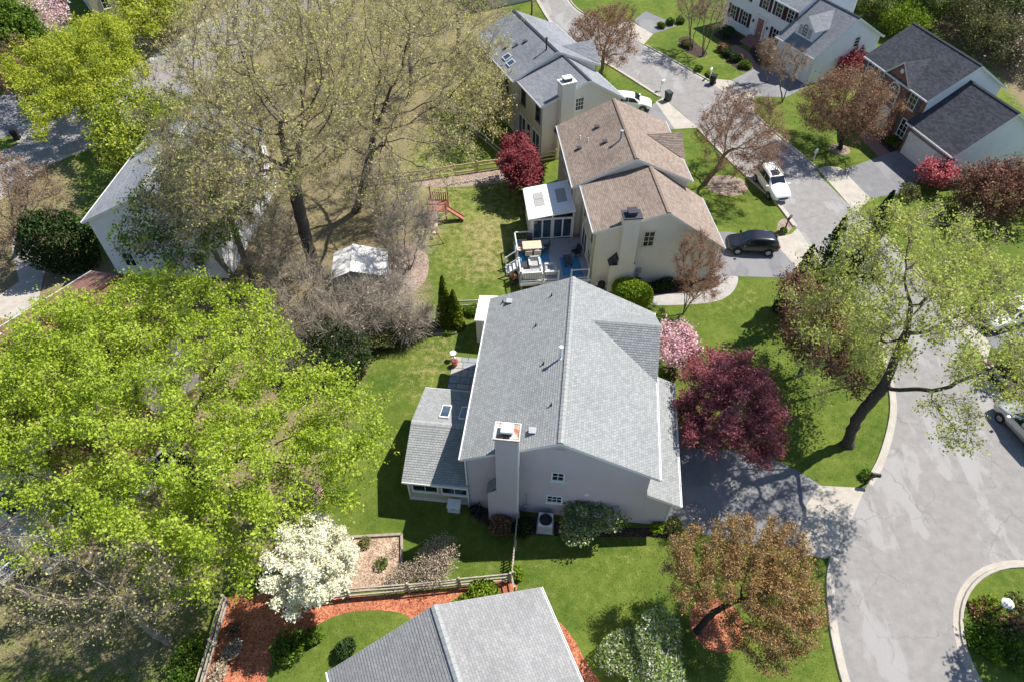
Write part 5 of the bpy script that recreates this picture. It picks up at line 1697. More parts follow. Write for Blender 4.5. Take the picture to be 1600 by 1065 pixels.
TREE_SEED = [11]
def make_tree(label, base, c, r, bark, leaf, n_leaf, leaf_size, name='tree', cat='tree', n=700, step=0.34, trunk_h=None, trunk_r=None, tip=0.011,
              twigs=0, twig_len=0.5, sigma=0.3, lobes=0.22, low=-0.75, seed=None, group=None, clump=0.0, stems=1, spread=0.25, second=None, up=0.45, sides=7, wander=0.12, parts=('trunk', 'crown'), blobs=None, twig_mat='twig', at_tips=False):
    """base: place on the ground; c: crown centre relative to it; r: crown radii"""
    TREE_SEED[0] += 1
    rng = np.random.default_rng(seed or TREE_SEED[0])
    th = trunk_h if trunk_h else max(0.4, (c[2] - r[2]) * 0.9)
    pos, par = skeleton(rng, c, r, n, step, th, lobes=lobes, low=low, stems=stems, spread=spread, wander=wander, blobs=blobs)
    rad, ch = radii(par, tip, cap=trunk_r)
    root = thing(name, label, cat, (base[0], base[1], 0), 0, group)
    e = np.arange(1, len(pos))
    P0, P1, R0, R1 = pos[par[e]], pos[e], rad[par[e]], rad[e]
    R0 = np.minimum(R0, R1 * 1.6 + 0.004)
    parts_ = []
    big = R1 > 0.06
    if big.any():
        dd = unit(P1[big] - P0[big])
        parts_.append(tubes(P0[big] - dd * R0[big][:, None] * 0.3, P1[big] + dd * R1[big][:, None] * 0.3, R0[big], R1[big], sides))
    sm = ~big
    mid_ = sm & (R1 > 0.022)
    if mid_.any():
        parts_.append(tubes(P0[mid_], P1[mid_], R0[mid_], R1[mid_], 4))
    sm = sm & ~mid_
    parts_.append(tubes(P0[sm], P1[sm], R0[sm], R1[sm], 3))
    # root flare
    fl = tubes(np.array([[0, 0, -0.05]]), pos[1:2] * np.array([[1, 1, 0]]) + np.array([[0, 0, min(0.5, th * 0.4)]]), np.array([rad[1] * 1.4]), np.array([rad[1] * 0.98]), 9)
    parts_.append(fl)
    thin = np.where(rad < tip * 3.2)[0]
    thin = thin[pos[thin][:, 2] > th * 0.7]
    if twigs:
        k = rng.choice(thin, twigs)
        d = unit(rng.normal(size=(twigs, 3)) + (pos[k] - pos[par[k]]) / step * 1.3 + np.array([0, 0, 0.25]))
        L = twig_len * rng.uniform(0.4, 1.2, twigs)[:, None]
        T0, T1 = pos[k], pos[k] + d * L
        parts_.append(tubes(T0, T1, np.full(twigs, tip * 0.8), np.full(twigs, tip * 0.4), 3))
        tw_end = T0 + (T1 - T0) * rng.uniform(0.65 if at_tips else 0.3, 1, (twigs, 1))
    quads = [p for p in parts_]
    v, f = join(quads)
    me = np_mesh(parts[0], v, f)
    me.materials.append(M[bark])
    me.materials.append(M[twig_mat])
    if twigs:
        mi = np.zeros(len(f), np.int32)
        mi[-twigs * 3:] = 1
        me.polygons.foreach_set('material_index', mi)
    me.polygons.foreach_set('use_smooth', np.ones(len(f), bool))
    obj(parts[0], me, root)
    if n_leaf:
        src = pos[thin]
        if twigs:
            src = tw_end if at_tips else np.concatenate([src, tw_end])
        if clump:
            k = max(1, int(n_leaf / clump))
            cc = src[rng.integers(0, len(src), k)] + rng.normal(size=(k, 3)) * sigma
            C = np.repeat(cc, int(clump), 0) + rng.normal(size=(k * int(clump), 3)) * leaf_size * 0.85
            big_ = 0.5 + 0.5 * np.sin(cc @ (rng.normal(size=3) * 0.9) + 1.0) * np.sin(cc @ (rng.normal(size=3) * 1.6))
            tone = np.repeat(0.5 * rng.uniform(0, 1, k) + 0.5 * big_, int(clump))
        else:
            C = src[rng.integers(0, len(src), n_leaf)] + rng.normal(size=(n_leaf, 3)) * sigma
            tone = None
        C = C[C[:, 2] > 0.15]
        if tone is not None:
            tone = tone[:len(C)]
        o = obj(parts[1], card_mesh(parts[1], rng, C, leaf_size, leaf, tone, up=up), root)
        if second:
            m2, n2, s2 = second
            C = src[rng.integers(0, len(src), n2)] + rng.normal(size=(n2, 3)) * sigma
            C = C[C[:, 2] > 0.15]
            obj('blossom' if 'blossom' in m2 or m2 in ('l_white', 'l_pink') else 'crown', card_mesh('crown', rng, C, s2, m2, None, up=up), root)
    return root

def px_tree(label, bpx, box, *a, rzk=0.78, lob=None, **kw):
    """place a tree from its foot and its crown's outline in the photograph"""
    X, Y = G(*bpx)
    x0, y0, x1, y1 = box
    d = ray((x0 + x1) / 2, (y0 + y1) / 2)
    t = Y / d[1]
    c = (d[0] * t - X, 0.0, CAM_H + d[2] * t)
    rx, ry = (x1 - x0) / 2 * t / FPX, (y1 - y0) / 2 * t / FPX
    ph = math.atan2(CAM_H - c[2], math.hypot(X, Y))
    rz = rx * rzk
    rz = min(rz, c[2] * 0.9)
    dd = math.sqrt(max(ry * ry - (rz * math.cos(ph)) ** 2, (0.45 * rx * math.sin(ph)) ** 2)) / math.sin(ph)
    dd = min(dd, rx * 1.5)
    if lob:                       # crown of several masses: outline in the photograph and height above the ground
        bl = []
        for (a0, b0, a1, b1), z in lob:
            gx, gy = G((a0 + a1) / 2, (b0 + b1) / 2, z)
            tt = gy / ray((a0 + a1) / 2, (b0 + b1) / 2)[1]
            ex, ey = (a1 - a0) / 2 * tt / FPX, (b1 - b0) / 2 * tt / FPX
            ez = 0.55 * min(ex, ey)
            pp = math.atan2(CAM_H - z, math.hypot(gx, gy))
            ed = math.sqrt(max(ey * ey - (ez * math.cos(pp)) ** 2, 0.2 * ey * ey)) / math.sin(pp)
            bl.append(((gx - X, gy - Y, z), (ex * 0.95, ed * 0.95, ez)))
        kw['blobs'] = bl
        c = tuple(np.mean([b[0] for b in bl], 0))
    return make_tree(label, (X, Y), c, (rx * 0.94, dd * 0.94, rz * 0.94), *a, **kw)

def shrub(label, base, r, leaf, n_leaf, leaf_size, name='shrub', cat='shrub', shape='ball', group=None, stem='bark_brown', lobes=0.15, up=0.35, shell=0.55, top=None, twigs=0, zc=None):
    """a bush: leaf-sized cards through an uneven volume, on a few stems"""
    TREE_SEED[0] += 1
    rng = np.random.default_rng(TREE_SEED[0])
    root = thing(name, label, cat, (base[0], base[1], base[2] if len(base) > 2 else 0), rng.uniform(0, 6.28), group)
    rx, ry, rz = r
    d = unit(rng.normal(size=(n_leaf, 3)))
    rad = rng.uniform(shell ** 3, 1.0, n_leaf) ** (1 / 3)
    ks = [rng.normal(size=3) * 2.6 for _ in range(6)]
    ph = rng.uniform(0, 6.28, 6)
    rad = rad * (1 + lobes * sum(np.sin(d @ q + p) for q, p in zip(ks, ph)) / 2.5)
    if shape == 'cone':
        z = rng.uniform(0, 1, n_leaf) ** 1.5
        a = rng.uniform(0, 6.283, n_leaf)
        w = (1 - z) ** 0.75 * rng.uniform(0.55, 1.0, n_leaf) * (1 + lobes * np.sin(a * 3 + z * 9))
        C = np.stack([rx * w * np.cos(a), ry * w * np.sin(a), 2 * rz * z + 0.1], 1)
    elif shape == 'fan':
        z = rng.uniform(0, 1, n_leaf) ** 0.6
        a = rng.uniform(0, 6.283, n_leaf)
        w = (0.25 + 0.75 * z) * np.sqrt(rng.uniform(0, 1, n_leaf))
        C = np.stack([rx * w * np.cos(a), ry * w * np.sin(a), 2 * rz * z * (1 - 0.25 * w * w)], 1)
    else:
        C = d * rad[:, None] * np.array([rx, ry, rz])
        C[:, 2] = C[:, 2] + (rz * 0.92 if zc is None else zc)
        C = C[C[:, 2] > 0.05]
    obj('foliage', card_mesh('foliage', rng, C, leaf_size, leaf, None, up=up), root)
    k = 9 + twigs
    a = rng.uniform(0, 6.283, k)
    tipz = rz * rng.uniform(1.0, 1.7, k)
    P1 = np.stack([rx * 0.7 * np.cos(a) * rng.uniform(.3, 1, k), ry * 0.7 * np.sin(a) * rng.uniform(.3, 1, k), tipz], 1)
    P0 = P1 * np.array([0.08, 0.08, 0.0])
    mid = P1 * np.array([0.45, 0.45, 0.55])
    v, f = join([tubes(P0, mid, np.full(k, 0.03 + 0.01 * rz), np.full(k, 0.02), 5), tubes(mid, P1, np.full(k, 0.02), np.full(k, 0.007), 4)])
    me = np_mesh('stem', v, f)
    me.materials.append(M[stem])
    obj('stem', me, root)
    return root

def px_shrub(label, box, leaf, n, size, h=None, **kw):
    """box: outline in the photograph; the foot is near its lower edge"""
    x0, y0, x1, y1 = box
    k = 0.62 if h is None else h
    X, Y = G((x0 + x1) / 2, y0 + (y1 - y0) * k)
    t = Y / ray((x0 + x1) / 2, y0 + (y1 - y0) * k)[1]
    rx = (x1 - x0) / 2 * t / FPX
    ry = (y1 - y0) / 2 * t / FPX
    rz = kw.pop('rz', min(ry, rx) * 0.75)
    return shrub(label, (X, Y), (rx, min(ry, rx * 1.6), rz), leaf, n, size, **kw)

# --- big trees
px_tree('large bright yellow-green maple spreading over the lower left of the picture', (325, 790), (0, 425, 632, 915), 'bark_dark', 'l_maple', 150000, 0.138, n=2700, step=0.40, trunk_r=0.40, trunk_h=3.4, twigs=4000, twig_len=0.6,
        clump=6, sigma=0.27, lobes=0.6, up=0.35, seed=3, lob=[((-90, 520, 190, 770), 7.0), ((25, 455, 180, 610), 7.5), ((30, 430, 330, 690), 8.5), ((180, 405, 400, 560), 8.5), ((300, 440, 480, 680), 9.5), ((385, 540, 622, 755), 7.5), ((150, 560, 470, 850), 9.0), ((255, 690, 425, 925), 6.0), ((60, 690, 280, 860), 5.5), ((440, 640, 575, 810), 6.0)])
px_tree('tall bare-limbed tree with olive buds, left of the two thick grey trunks', (495, 425), (195, -60, 640, 345), 'bark_oak', 'l_bud', 32000, 0.112, n=2600, step=0.48, trunk_r=0.46, trunk_h=6.5, twigs=15000, twig_len=0.85, tip=0.011, at_tips=True, clump=3,
        sigma=0.1, lobes=0.35, seed=8, rzk=0.85)
px_tree('tall bare-limbed tree with olive buds, right of the two thick grey trunks', (557, 330), (430, -70, 780, 285), 'bark_oak', 'l_bud', 27000, 0.116, n=2300, step=0.48, trunk_r=0.34, trunk_h=6.0, twigs=12000, twig_len=0.85, tip=0.011, at_tips=True, clump=3,
        sigma=0.1, lobes=0.35, seed=21, rzk=0.9)
px_tree('tall lime-green tree with dark leaning trunk on the kerb lawn', (1325, 694), (1222, 292, 1640, 650), 'bark_mid', 'l_lime', 27000, 0.135, n=1500, step=0.5, trunk_r=0.33, trunk_h=5.5, twigs=6500, twig_len=0.8, tip=0.011, at_tips=True,
        sigma=0.16, lobes=0.3, clump=4, seed=5, lob=[((1330, 300, 1610, 520), 13.5), ((1235, 400, 1440, 580), 10.5), ((1440, 400, 1670, 640), 12.0), ((1360, 330, 1560, 560), 14.0), ((1420, 600, 1540, 710), 8.0), ((1240, 540, 1330, 640), 6.5), ((1290, 350, 1420, 480), 12.0)])
px_tree('sparse budding tree with pale trunk above the lower left corner', (262, 1000), (-40, 800, 330, 1010), 'bark_pale', 'l_bud', 3000, 0.10, n=700, step=0.34, trunk_r=0.19, trunk_h=3.4, twigs=3800, twig_len=0.6, tip=0.009, twig_mat='twig_dark',
        sigma=0.2, lobes=0.4, seed=17)
px_tree('round copper-leaved tree on the red mulch circle beside the kerb', (1090, 985), (1022, 806, 1288, 1045), 'bark_dark', 'l_orange', 52000, 0.082, n=2200, step=0.27, trunk_r=0.17, trunk_h=1.9, twigs=6500, twig_len=0.42, tip=0.007,
        sigma=0.14, lobes=0.25, seed=31, lob=[((1040, 810, 1285, 935), 5.6), ((1130, 850, 1295, 1010), 5.0), ((1032, 860, 1120, 955), 4.6), ((1130, 930, 1255, 1045), 3.8)])
px_tree('purple Japanese maple beside the garage roof of the middle house', (1132, 672), (1062, 520, 1214, 708), 'bark_dark', 'l_purple', 42000, 0.12, n=900, step=0.27, trunk_r=0.16, trunk_h=1.4, sigma=0.22, clump=5,
        lobes=0.4, up=1.0, seed=12, rzk=0.72)
px_tree('white-blossoming dogwood in the red mulch bed', (485, 935), (430, 772, 545, 988), 'bark_brown', 'l_white', 36000, 0.115, n=1000, step=0.24, trunk_r=0.12, trunk_h=1.2, sigma=0.12, clump=5, lobes=0.3, up=0.9, seed=41, rzk=1.0)
px_tree('pink magnolia against the front of the middle house', (1052, 580), (1024, 488, 1092, 592), 'bark_brown', 'l_pink', 6500, 0.15, n=350, step=0.22, trunk_r=0.08, trunk_h=0.7, sigma=0.2, clump=4, lobes=0.3, seed=44, stems=3)
px_tree('dark plum tree half behind the tall lime-green tree', (1250, 585), (1202, 418, 1345, 605), 'bark_dark', 'l_plum', 15000, 0.14, n=900, step=0.28, trunk_r=0.14, trunk_h=1.6, twigs=2500, sigma=0.25, lobes=0.3, seed=47)
px_tree('olive-green budding tree beside the plum, under the tall lime-green tree', (1345, 600), (1270, 440, 1395, 590), 'bark_brown', 'l_lime', 5500, 0.15, n=600, step=0.28, trunk_r=0.1, trunk_h=1.6, twigs=2400, sigma=0.3, lobes=0.3, seed=48)
px_tree('grey-budded tree with dense bare limbs in front of the pale grey roof', (395, 440), (225, 130, 440, 400), 'bark_grey', 'l_bud', 9000, 0.12, n=1300, step=0.42, trunk_r=0.24, trunk_h=4.5, at_tips=True, twigs=10000, twig_len=0.8, tip=0.012, sigma=0.28, lobes=0.35, seed=49)
# --- street trees
px_tree('russet budding street tree beside the parked white sport utility vehicle', (1103, 284), (1085, 138, 1222, 280), 'bark_brown', 'l_russet', 11000, 0.10, n=1200, step=0.3, trunk_r=0.2, trunk_h=2.0, twigs=9000, twig_len=0.5, tip=0.010, sigma=0.2, seed=51, twig_mat='twig_brown')
px_tree('russet budding street tree on the verge by the blue-grey roof', (938, 118), (890, -2, 1006, 106), 'bark_brown', 'l_russet', 11000, 0.115, n=1100, step=0.32, trunk_r=0.2, trunk_h=2.2, twigs=8000, twig_len=0.55, tip=0.011, sigma=0.22, seed=52, twig_mat='twig_brown')
px_tree('copper-leaved tree on the lawn in front of the brick house', (1312, 233), (1250, 103, 1398, 224), 'bark_dark', 'l_russet', 22000, 0.125, n=1100, step=0.32, trunk_r=0.2, trunk_h=2.0, twigs=6000, tip=0.011, sigma=0.28, seed=53)
px_tree('magenta-leaved tree between the white colonial and the brick house', (1332, 118), (1298, 72, 1362, 120), 'bark_dark', 'l_red', 6000, 0.22, n=300, step=0.3, trunk_r=0.1, trunk_h=0.8, sigma=0.28, seed=54)
px_tree('crimson Japanese maple at the corner of the tan-roofed house', (818, 300), (779, 208, 861, 306), 'bark_dark', 'l_red', 16000, 0.17, n=450, step=0.26, trunk_r=0.12, trunk_h=1.0, sigma=0.24, clump=5, lobes=0.3, up=1.0, seed=55)
px_tree('coral-pink flowering tree beside the white garage door', (1464, 292), (1438, 246, 1492, 294), 'bark_brown', 'l_coral', 3200, 0.2, n=260, step=0.26, trunk_r=0.07, trunk_h=0.6, sigma=0.25, seed=56, stems=3)
px_tree('dark red-brown tree at the right edge below the brick house', (1545, 335), (1488, 246, 1640, 345), 'bark_dark', 'l_plum', 14000, 0.19, n=800, step=0.32, trunk_r=0.14, trunk_h=1.0, twigs=2500, sigma=0.3, seed=57)
px_tree('small white-flowering tree against the white garage gable', (1585, 250), (1556, 195, 1625, 262), 'bark_brown', 'l_white', 3200, 0.15, n=300, step=0.28, trunk_r=0.08, trunk_h=0.8, sigma=0.28, seed=58)
px_tree('bare pink-brown crape myrtle fanning up beside the curved walk', (1068, 490), (1043, 362, 1137, 470), 'bark_brown', 'l_russet', 4500, 0.07, n=620, step=0.24, trunk_r=0.08, trunk_h=1.4, twigs=5200, twig_len=0.5, tip=0.009, sigma=0.12, stems=5, spread=0.2, seed=59, wander=0.06, twig_mat='twig_brown')
# --- upper left
px_tree('yellow-green tree above the side road in the upper left', (195, 205), (35, 5, 215, 185), 'bark_pale', 'l_yellow', 36000, 0.20, n=1000, step=0.38, trunk_r=0.17, trunk_h=2.5, sigma=0.3, lobes=0.5, seed=61, clump=5, lob=[((30, 40, 140, 130), 6.5), ((95, 5, 215, 100), 8.0), ((60, 90, 165, 185), 5.5), ((130, 60, 240, 150), 6.5)])
px_tree('mid-green tree between the side road and the pale grey house', (215, 275), (140, 130, 292, 278), 'bark_grey', 'l_yellow', 11000, 0.22, n=800, step=0.36, trunk_r=0.16, trunk_h=2.5, sigma=0.35, lobes=0.35, seed=62, second=('l_green', 4000, 0.24))
px_tree('green budding tree hanging over the pale grey gable', (380, 470), (200, 235, 400, 430), 'bark_grey', 'l_green', 12000, 0.17, n=900, step=0.42, trunk_r=0.2, trunk_h=4, twigs=5200, twig_len=0.7, sigma=0.3, lobes=0.4, seed=63, clump=6)
px_tree('russet bare tree at the left edge beside the evergreen holly', (25, 395), (-70, 240, 128, 395), 'bark_grey', 'l_russet', 9000, 0.11, n=1000, step=0.34, trunk_r=0.15, trunk_h=2.0, twigs=8000, twig_len=0.6, sigma=0.25, seed=64)
px_tree('dark evergreen tree in the top left corner', (5, 125), (-60, -20, 55, 110), 'bark_dark', 'l_green', 14000, 0.3, n=500, step=0.45, trunk_r=0.2, trunk_h=1.5, sigma=0.4, seed=65)
px_tree('pink-blossoming tree behind the dark evergreen in the top left corner', (70, 65), (20, -20, 110, 60), 'bark_brown', 'l_pink', 3600, 0.2, n=450, step=0.4, trunk_r=0.14, trunk_h=1.5, twigs=1200, sigma=0.35, seed=66)
px_tree('red-brown bare tree beside the dark driveway in the upper left', (40, 160), (-10, 60, 90, 150), 'bark_brown', 'l_plum', 3800, 0.18, n=500, step=0.38, trunk_r=0.12, trunk_h=1.5, twigs=1800, sigma=0.3, seed=67)
px_tree('yellow-green tree at the top edge beside the brown roof', (250, 60), (180, -50, 300, 60), 'bark_grey', 'l_yellow', 8000, 0.3, n=600, step=0.45, trunk_r=0.15, trunk_h=2.0, sigma=0.45, seed=68)
# --- behind, top middle
for k, (b, bx, lf, nl) in enumerate((((345, 150), (260, -60, 440, 120), 'l_bud', 8000), ((640, 150), (560, -60, 720, 120), 'l_bud', 9000), ((745, 165), (690, 20, 800, 180), 'l_bud', 8000),
                                     ((715, 90), (640, -70, 790, 60), 'l_lime', 5000), ((480, 120), (400, -90, 560, 60), 'l_bud', 6000))):
    px_tree(('budding olive tree at the top edge over the grey roofs', 'budding olive tree at the top edge right of the two tall trunks', 'pale cream budding tree touching the blue-grey roof',
             'pale green tree at the top edge left of the pinkish roof', 'budding olive tree at the top edge between the two tall trunks')[k], b, bx, 'bark_grey', lf, int(nl * 0.9), 0.13, n=800, at_tips=True, step=0.45, trunk_r=0.2, trunk_h=2.5,
            twigs=4500, twig_len=0.8, tip=0.013, sigma=0.32, lobes=0.3, seed=70 + k, group='trees behind the back yards')
px_tree('tan-budded bare tree beside the back wall of the blue-grey roofed house', (745, 215), (700, 110, 810, 215), 'bark_pale', 'l_bud', 5000, 0.17, n=600, step=0.36, trunk_r=0.12, trunk_h=1.5, twigs=2600, twig_len=0.6, sigma=0.28, seed=77)
# --- the bare thicket in the middle
thick = [((470, 500), (400, 400, 540, 520)), ((540, 520), (470, 440, 620, 540)), ((590, 500), (540, 410, 650, 520)), ((420, 420), (370, 300, 480, 430)), ((640, 420), (580, 290, 690, 420)),
         ((640, 520), (610, 470, 672, 530)), ((600, 345), (520, 240, 680, 345)), ((500, 560), (430, 500, 560, 590))]
tl = ['bare grey sapling at the foot of the thick grey trunk', 'bare tangled sapling in front of the white-roofed shed', 'bare sapling arching over the white-roofed shed', 'bare sapling between the pale grey house and the thick trunk',
      'bare brushy sapling beside the wooden playset', 'small bare arching shrub left of the two arborvitae', 'bare budding sapling behind the white-roofed shed', 'bare sapling at the edge of the bright green maple']
for k, (b, bx) in enumerate(thick):
    px_tree(tl[k], b, bx, 'bark_pale' if k % 2 else 'bark_grey', 'l_twig' if k % 3 else 'l_bud', 900, 0.09, n=420, step=0.34, trunk_r=0.09, trunk_h=0.9, twigs=2300, twig_len=1.3, tip=0.012, twig_mat='twig_pale', sigma=0.2, stems=3, spread=0.4, seed=80 + k,
            group='bare saplings in the thicket', wander=0.25, at_tips=True)
# --- across the street
bare = [((1082, 78), (1052, -30, 1110, 50), 'bare twin-stemmed tree in the dark bed left of the colonial'), ((1098, 88), (1080, -20, 1150, 50), 'bare tree with single trunk in front of the white colonial'),
        ((1222, 160), (1195, 70, 1262, 130), 'bare crape myrtle beside the colonial garage doors'), ((1200, 130), (1180, 40, 1215, 110), 'slender bare crape myrtle beside the colonial front walk')]
for k, (b, bx, lb) in enumerate(bare):
    px_tree(lb, b, bx, 'bark_brown', 'l_russet', 900, 0.13, n=420, step=0.32, trunk_r=0.11, trunk_h=1.6, twigs=1600, twig_len=0.6, tip=0.012, sigma=0.2, stems=3, spread=0.25, seed=100 + k, group='bare trees across the street')
px_tree('bare budding tree at the top edge beside the pinkish roof', (830, 28), (795, -70, 870, 10), 'bark_brown', 'l_twig', 800, 0.15, n=350, step=0.4, trunk_r=0.12, trunk_h=2, twigs=1500, twig_len=0.7, tip=0.014, seed=110)
# --- wood in the top right corner
wood = [((1440, 30), (1400, -60, 1490, 25), 'l_green', 'green tree directly behind the charcoal ridge'), ((1520, 40), (1470, -50, 1570, 45), 'l_olive', 'olive bushy tree behind the charcoal roof'),
        ((1580, 60), (1540, -40, 1650, 60), 'l_green', 'green bushy tree in the top right corner'), ((1390, 10), (1330, -80, 1430, 10), 'l_lime', 'pale green tree at the top edge above the colonial gable'),
        ((1480, -10), (1440, -110, 1540, -5), 'l_olive', 'olive tree at the top edge with tall bare trunk'), ((1590, 10), (1540, -110, 1660, 0), 'l_lime', 'pale green tree at the top edge of the right corner'),
        ((1600, 95), (1560, 20, 1670, 100), 'l_twig', 'bare brown tree at the right edge behind the charcoal roof'), ((1360, 25), (1310, -60, 1400, 30), 'l_green', 'green bushy tree at the top edge beside the colonial gable'),
        ((1545, 75), (1500, 0, 1600, 80), 'l_olive', 'olive bushy tree right behind the charcoal ridge vent pipe'), ((1410, 55), (1385, 10, 1440, 58), 'l_box', 'low pale green bush between colonial and charcoal roof')]
for k, (b, bx, lf, lb) in enumerate(wood):
    px_tree(lb, b, bx, 'bark_grey', lf, 12000, 0.2, n=600, step=0.45, trunk_r=0.2, trunk_h=2.0, twigs=3500, twig_len=0.8, tip=0.014, sigma=0.45, lobes=0.35, seed=120 + k, group='trees of the wood in the corner')
# --- turning circle
make_tree('leafy tree on the island of the turning circle, mostly out of frame', (IX + 0.9, IY + 0.9), (0, 0, 5.2), (2.7, 2.7, 3.4), 'bark_grey', 'l_lime', 14000, 0.2, n=420, step=0.36, trunk_r=0.2, trunk_h=1.6, sigma=0.3, clump=8, lobes=0.6, seed=131)
px_tree('yellow-green tree at the right edge above the silver car', (1650, 590), (1560, 515, 1760, 606), 'bark_grey', 'l_yellow', 11000, 0.22, n=600, step=0.34, trunk_r=0.14, trunk_h=1.2, sigma=0.35, seed=132)

# --- conifers and clipped shrubs
for k, (b, h, lb) in enumerate((((698, 505), 2.35, 'taller of the two pointed arborvitae behind the back lawn'), ((712, 508), 1.75, 'shorter pointed arborvitae beside its taller twin'))):
    shrub(lb, G(*b), (0.75, 0.75, h), 'l_arb', 5500, 0.16, name='arborvitae', cat='conifer', shape='cone', up=0.1, group='arborvitae by the back lawn')
for k, (b, r, h, lb) in enumerate((((1318, 348), 1.3, 4.6, 'dark pointed evergreen beside the street, left edge of the tall lime-green tree'), ((1392, 308), 1.4, 4.0, 'dark pointed evergreen at the brick-house lawn, top of the tall lime-green tree'), ((1268, 392), 0.8, 3.0, 'smaller dark evergreen tip above the plum tree'))):
    shrub(lb, G(*b, h * 2 - 0.4), (r, r, h), 'l_dark', 3600, 0.22, name='evergreen', cat='conifer', shape='cone', up=0.1, lobes=0.7, group='dark evergreens by the street')
px_shrub('large dark holly beside the pale grey gable', (82, 330, 150, 432), 'l_dark', 11000, 0.2, rz=3.0, lobes=0.15, h=0.85)
px_shrub('round clipped yellow-green boxwood by the curved walk', (952, 444, 1020, 490), 'l_box', 9000, 0.12, rz=1.05, lobes=0.03, shell=0.8, h=0.6)
px_shrub('flowering lilac bush against the grey gable wall', (868, 775, 952, 850), 'l_lilac', 9000, 0.13, rz=1.3, lobes=0.45, h=0.6, shell=0.3)
px_shrub('tall lilac bush in bloom near the bottom edge', (952, 962, 1056, 1070), 'l_lilac', 14000, 0.12, rz=1.45, lobes=0.5, h=0.62, shell=0.3)
px_shrub('rust-red bush in front of the grey chimney', (765, 800, 803, 836), 'l_russet', 1500, 0.13, lobes=0.3)
px_shrub('low dark green shrub between chimney and air conditioner', (805, 806, 832, 838), 'l_dark', 1500, 0.13, lobes=0.3)
px_shrub('small lime shrub at the driveway corner of the grey gable', (1018, 810, 1038, 838), 'l_box', 900, 0.12, lobes=0.3)
px_shrub('grey-green shrub at the downspout beside the driveway', (1036, 806, 1066, 836), 'l_olive', 1100, 0.12, lobes=0.3)
px_shrub('small yellow-leaved plant at the foot of the grey gable', (963, 812, 977, 826), 'l_box', 350, 0.1)
px_shrub('lime-green shrub beside the picket fence corner', (797, 880, 818, 908), 'l_box', 1300, 0.1)
px_shrub('leafy green vine shrub below the split-rail fence', (712, 908, 785, 945), 'l_box', 3200, 0.13, rz=0.4, lobes=0.4)
px_shrub('bare arching shrub with pale twigs beside the rail fence', (635, 842, 735, 915), 'l_twig', 5200, 0.07, rz=0.8, shape='fan', twigs=160, stem='bark_pale')
px_shrub('low bare shrub beside the wood-chip bed', (600, 878, 665, 918), 'l_twig', 2600, 0.07, rz=0.45, shape='fan', twigs=90, stem='bark_pale')
px_shrub('small weedy plant in the wood-chip bed', (587, 868, 608, 890), 'l_green', 260, 0.1)
px_shrub('small green plant at the top edge of the wood-chip bed', (560, 838, 582, 856), 'l_olive', 320, 0.1)
px_shrub('dark low shrub along the edge of the red mulch and lawn', (425, 990, 470, 1035), 'l_green', 2200, 0.12, rz=0.4, lobes=0.4)
px_shrub('dark low shrub higher up the curved lawn edge', (462, 985, 500, 1010), 'l_green', 1500, 0.12, rz=0.35, lobes=0.4)
px_shrub('small dark shrub hugging the pale roof of the nearest house', (525, 1000, 560, 1030), 'l_dark', 1500, 0.12, rz=0.5)
px_shrub('green hedge plant outside the left split-rail fence', (285, 985, 330, 1065), 'l_green', 3600, 0.14, rz=0.6, lobes=0.4)
px_shrub('dry ornamental grass tuft nearest the left rail fence', (325, 1035, 365, 1065), 'l_twig', 900, 0.12, shape='fan', rz=0.3, twigs=40)
px_shrub('dry ornamental grass tuft in the middle of the red mulch', (345, 1000, 385, 1030), 'l_twig', 900, 0.12, shape='fan', rz=0.3, twigs=40)
px_shrub('small orange-yellow tuft in the shaded red mulch', (350, 965, 385, 1000), 'l_russet', 700, 0.11, shape='fan', rz=0.3)
px_shrub('purple-flowering bush between maple and dogwood', (470, 755, 512, 800), 'l_pink', 1500, 0.13, rz=1.2)
px_shrub('dark dense evergreen shrub at the right edge of the maple', (470, 520, 590, 600), 'l_dark', 9500, 0.17, rz=1.2, lobes=0.35)
px_shrub('olive-leaved shrub below the bare saplings', (540, 490, 640, 560), 'l_olive', 5200, 0.14, rz=0.8, lobes=0.4)
px_shrub('green shrub left of the timber-edged bed', (625, 490, 690, 530), 'l_olive', 2600, 0.13, rz=0.5, lobes=0.4)
px_shrub('olive shrub under the maple edge', (440, 555, 520, 620), 'l_olive', 4600, 0.15, rz=0.8, lobes=0.4)
px_shrub('small red-leaved shrub at the lawn edge by the maple', (548, 570, 570, 595), 'l_red', 700, 0.12)
px_shrub('low green plant row beside the arborvitae bed', (690, 505, 720, 524), 'l_green', 700, 0.12, rz=0.25)
px_shrub('green shrub beside the cream shed', (722, 475, 752, 498), 'l_green', 1100, 0.13, rz=0.35)
px_shrub('dry golden shrub in front of the deck', (826, 438, 850, 458), 'l_russet', 900, 0.11, rz=0.35)
px_shrub('green shrub below the deck edge', (862, 432, 905, 452), 'l_green', 1300, 0.12, rz=0.4)
px_shrub('dark shrub at the foot of the beige gable', (1010, 436, 1060, 458), 'l_dark', 1600, 0.13, rz=0.35)
px_shrub('small green shrub beside the crape myrtle at the beige gable', (1060, 428, 1085, 448), 'l_green', 800, 0.12, rz=0.35)
px_shrub('small round shrub in the dark bed by the kerb mailbox', (1216, 356, 1230, 368), 'l_green', 500, 0.12)
px_shrub('dark clipped shrub under the pink magnolia', (1024, 575, 1060, 605), 'l_green', 2200, 0.12, rz=0.6)
px_shrub('dark shrub between garage roof and purple maple', (1056, 620, 1085, 660), 'l_dark', 1500, 0.13, rz=0.6)
px_shrub('dark red shrub below the purple maple at the brick walk', (1068, 655, 1102, 692), 'l_purple', 1600, 0.12, rz=0.6)
px_shrub('green ground plant beside the black kerb mailbox', (1340, 732, 1362, 752), 'l_green', 500, 0.11, rz=0.25)
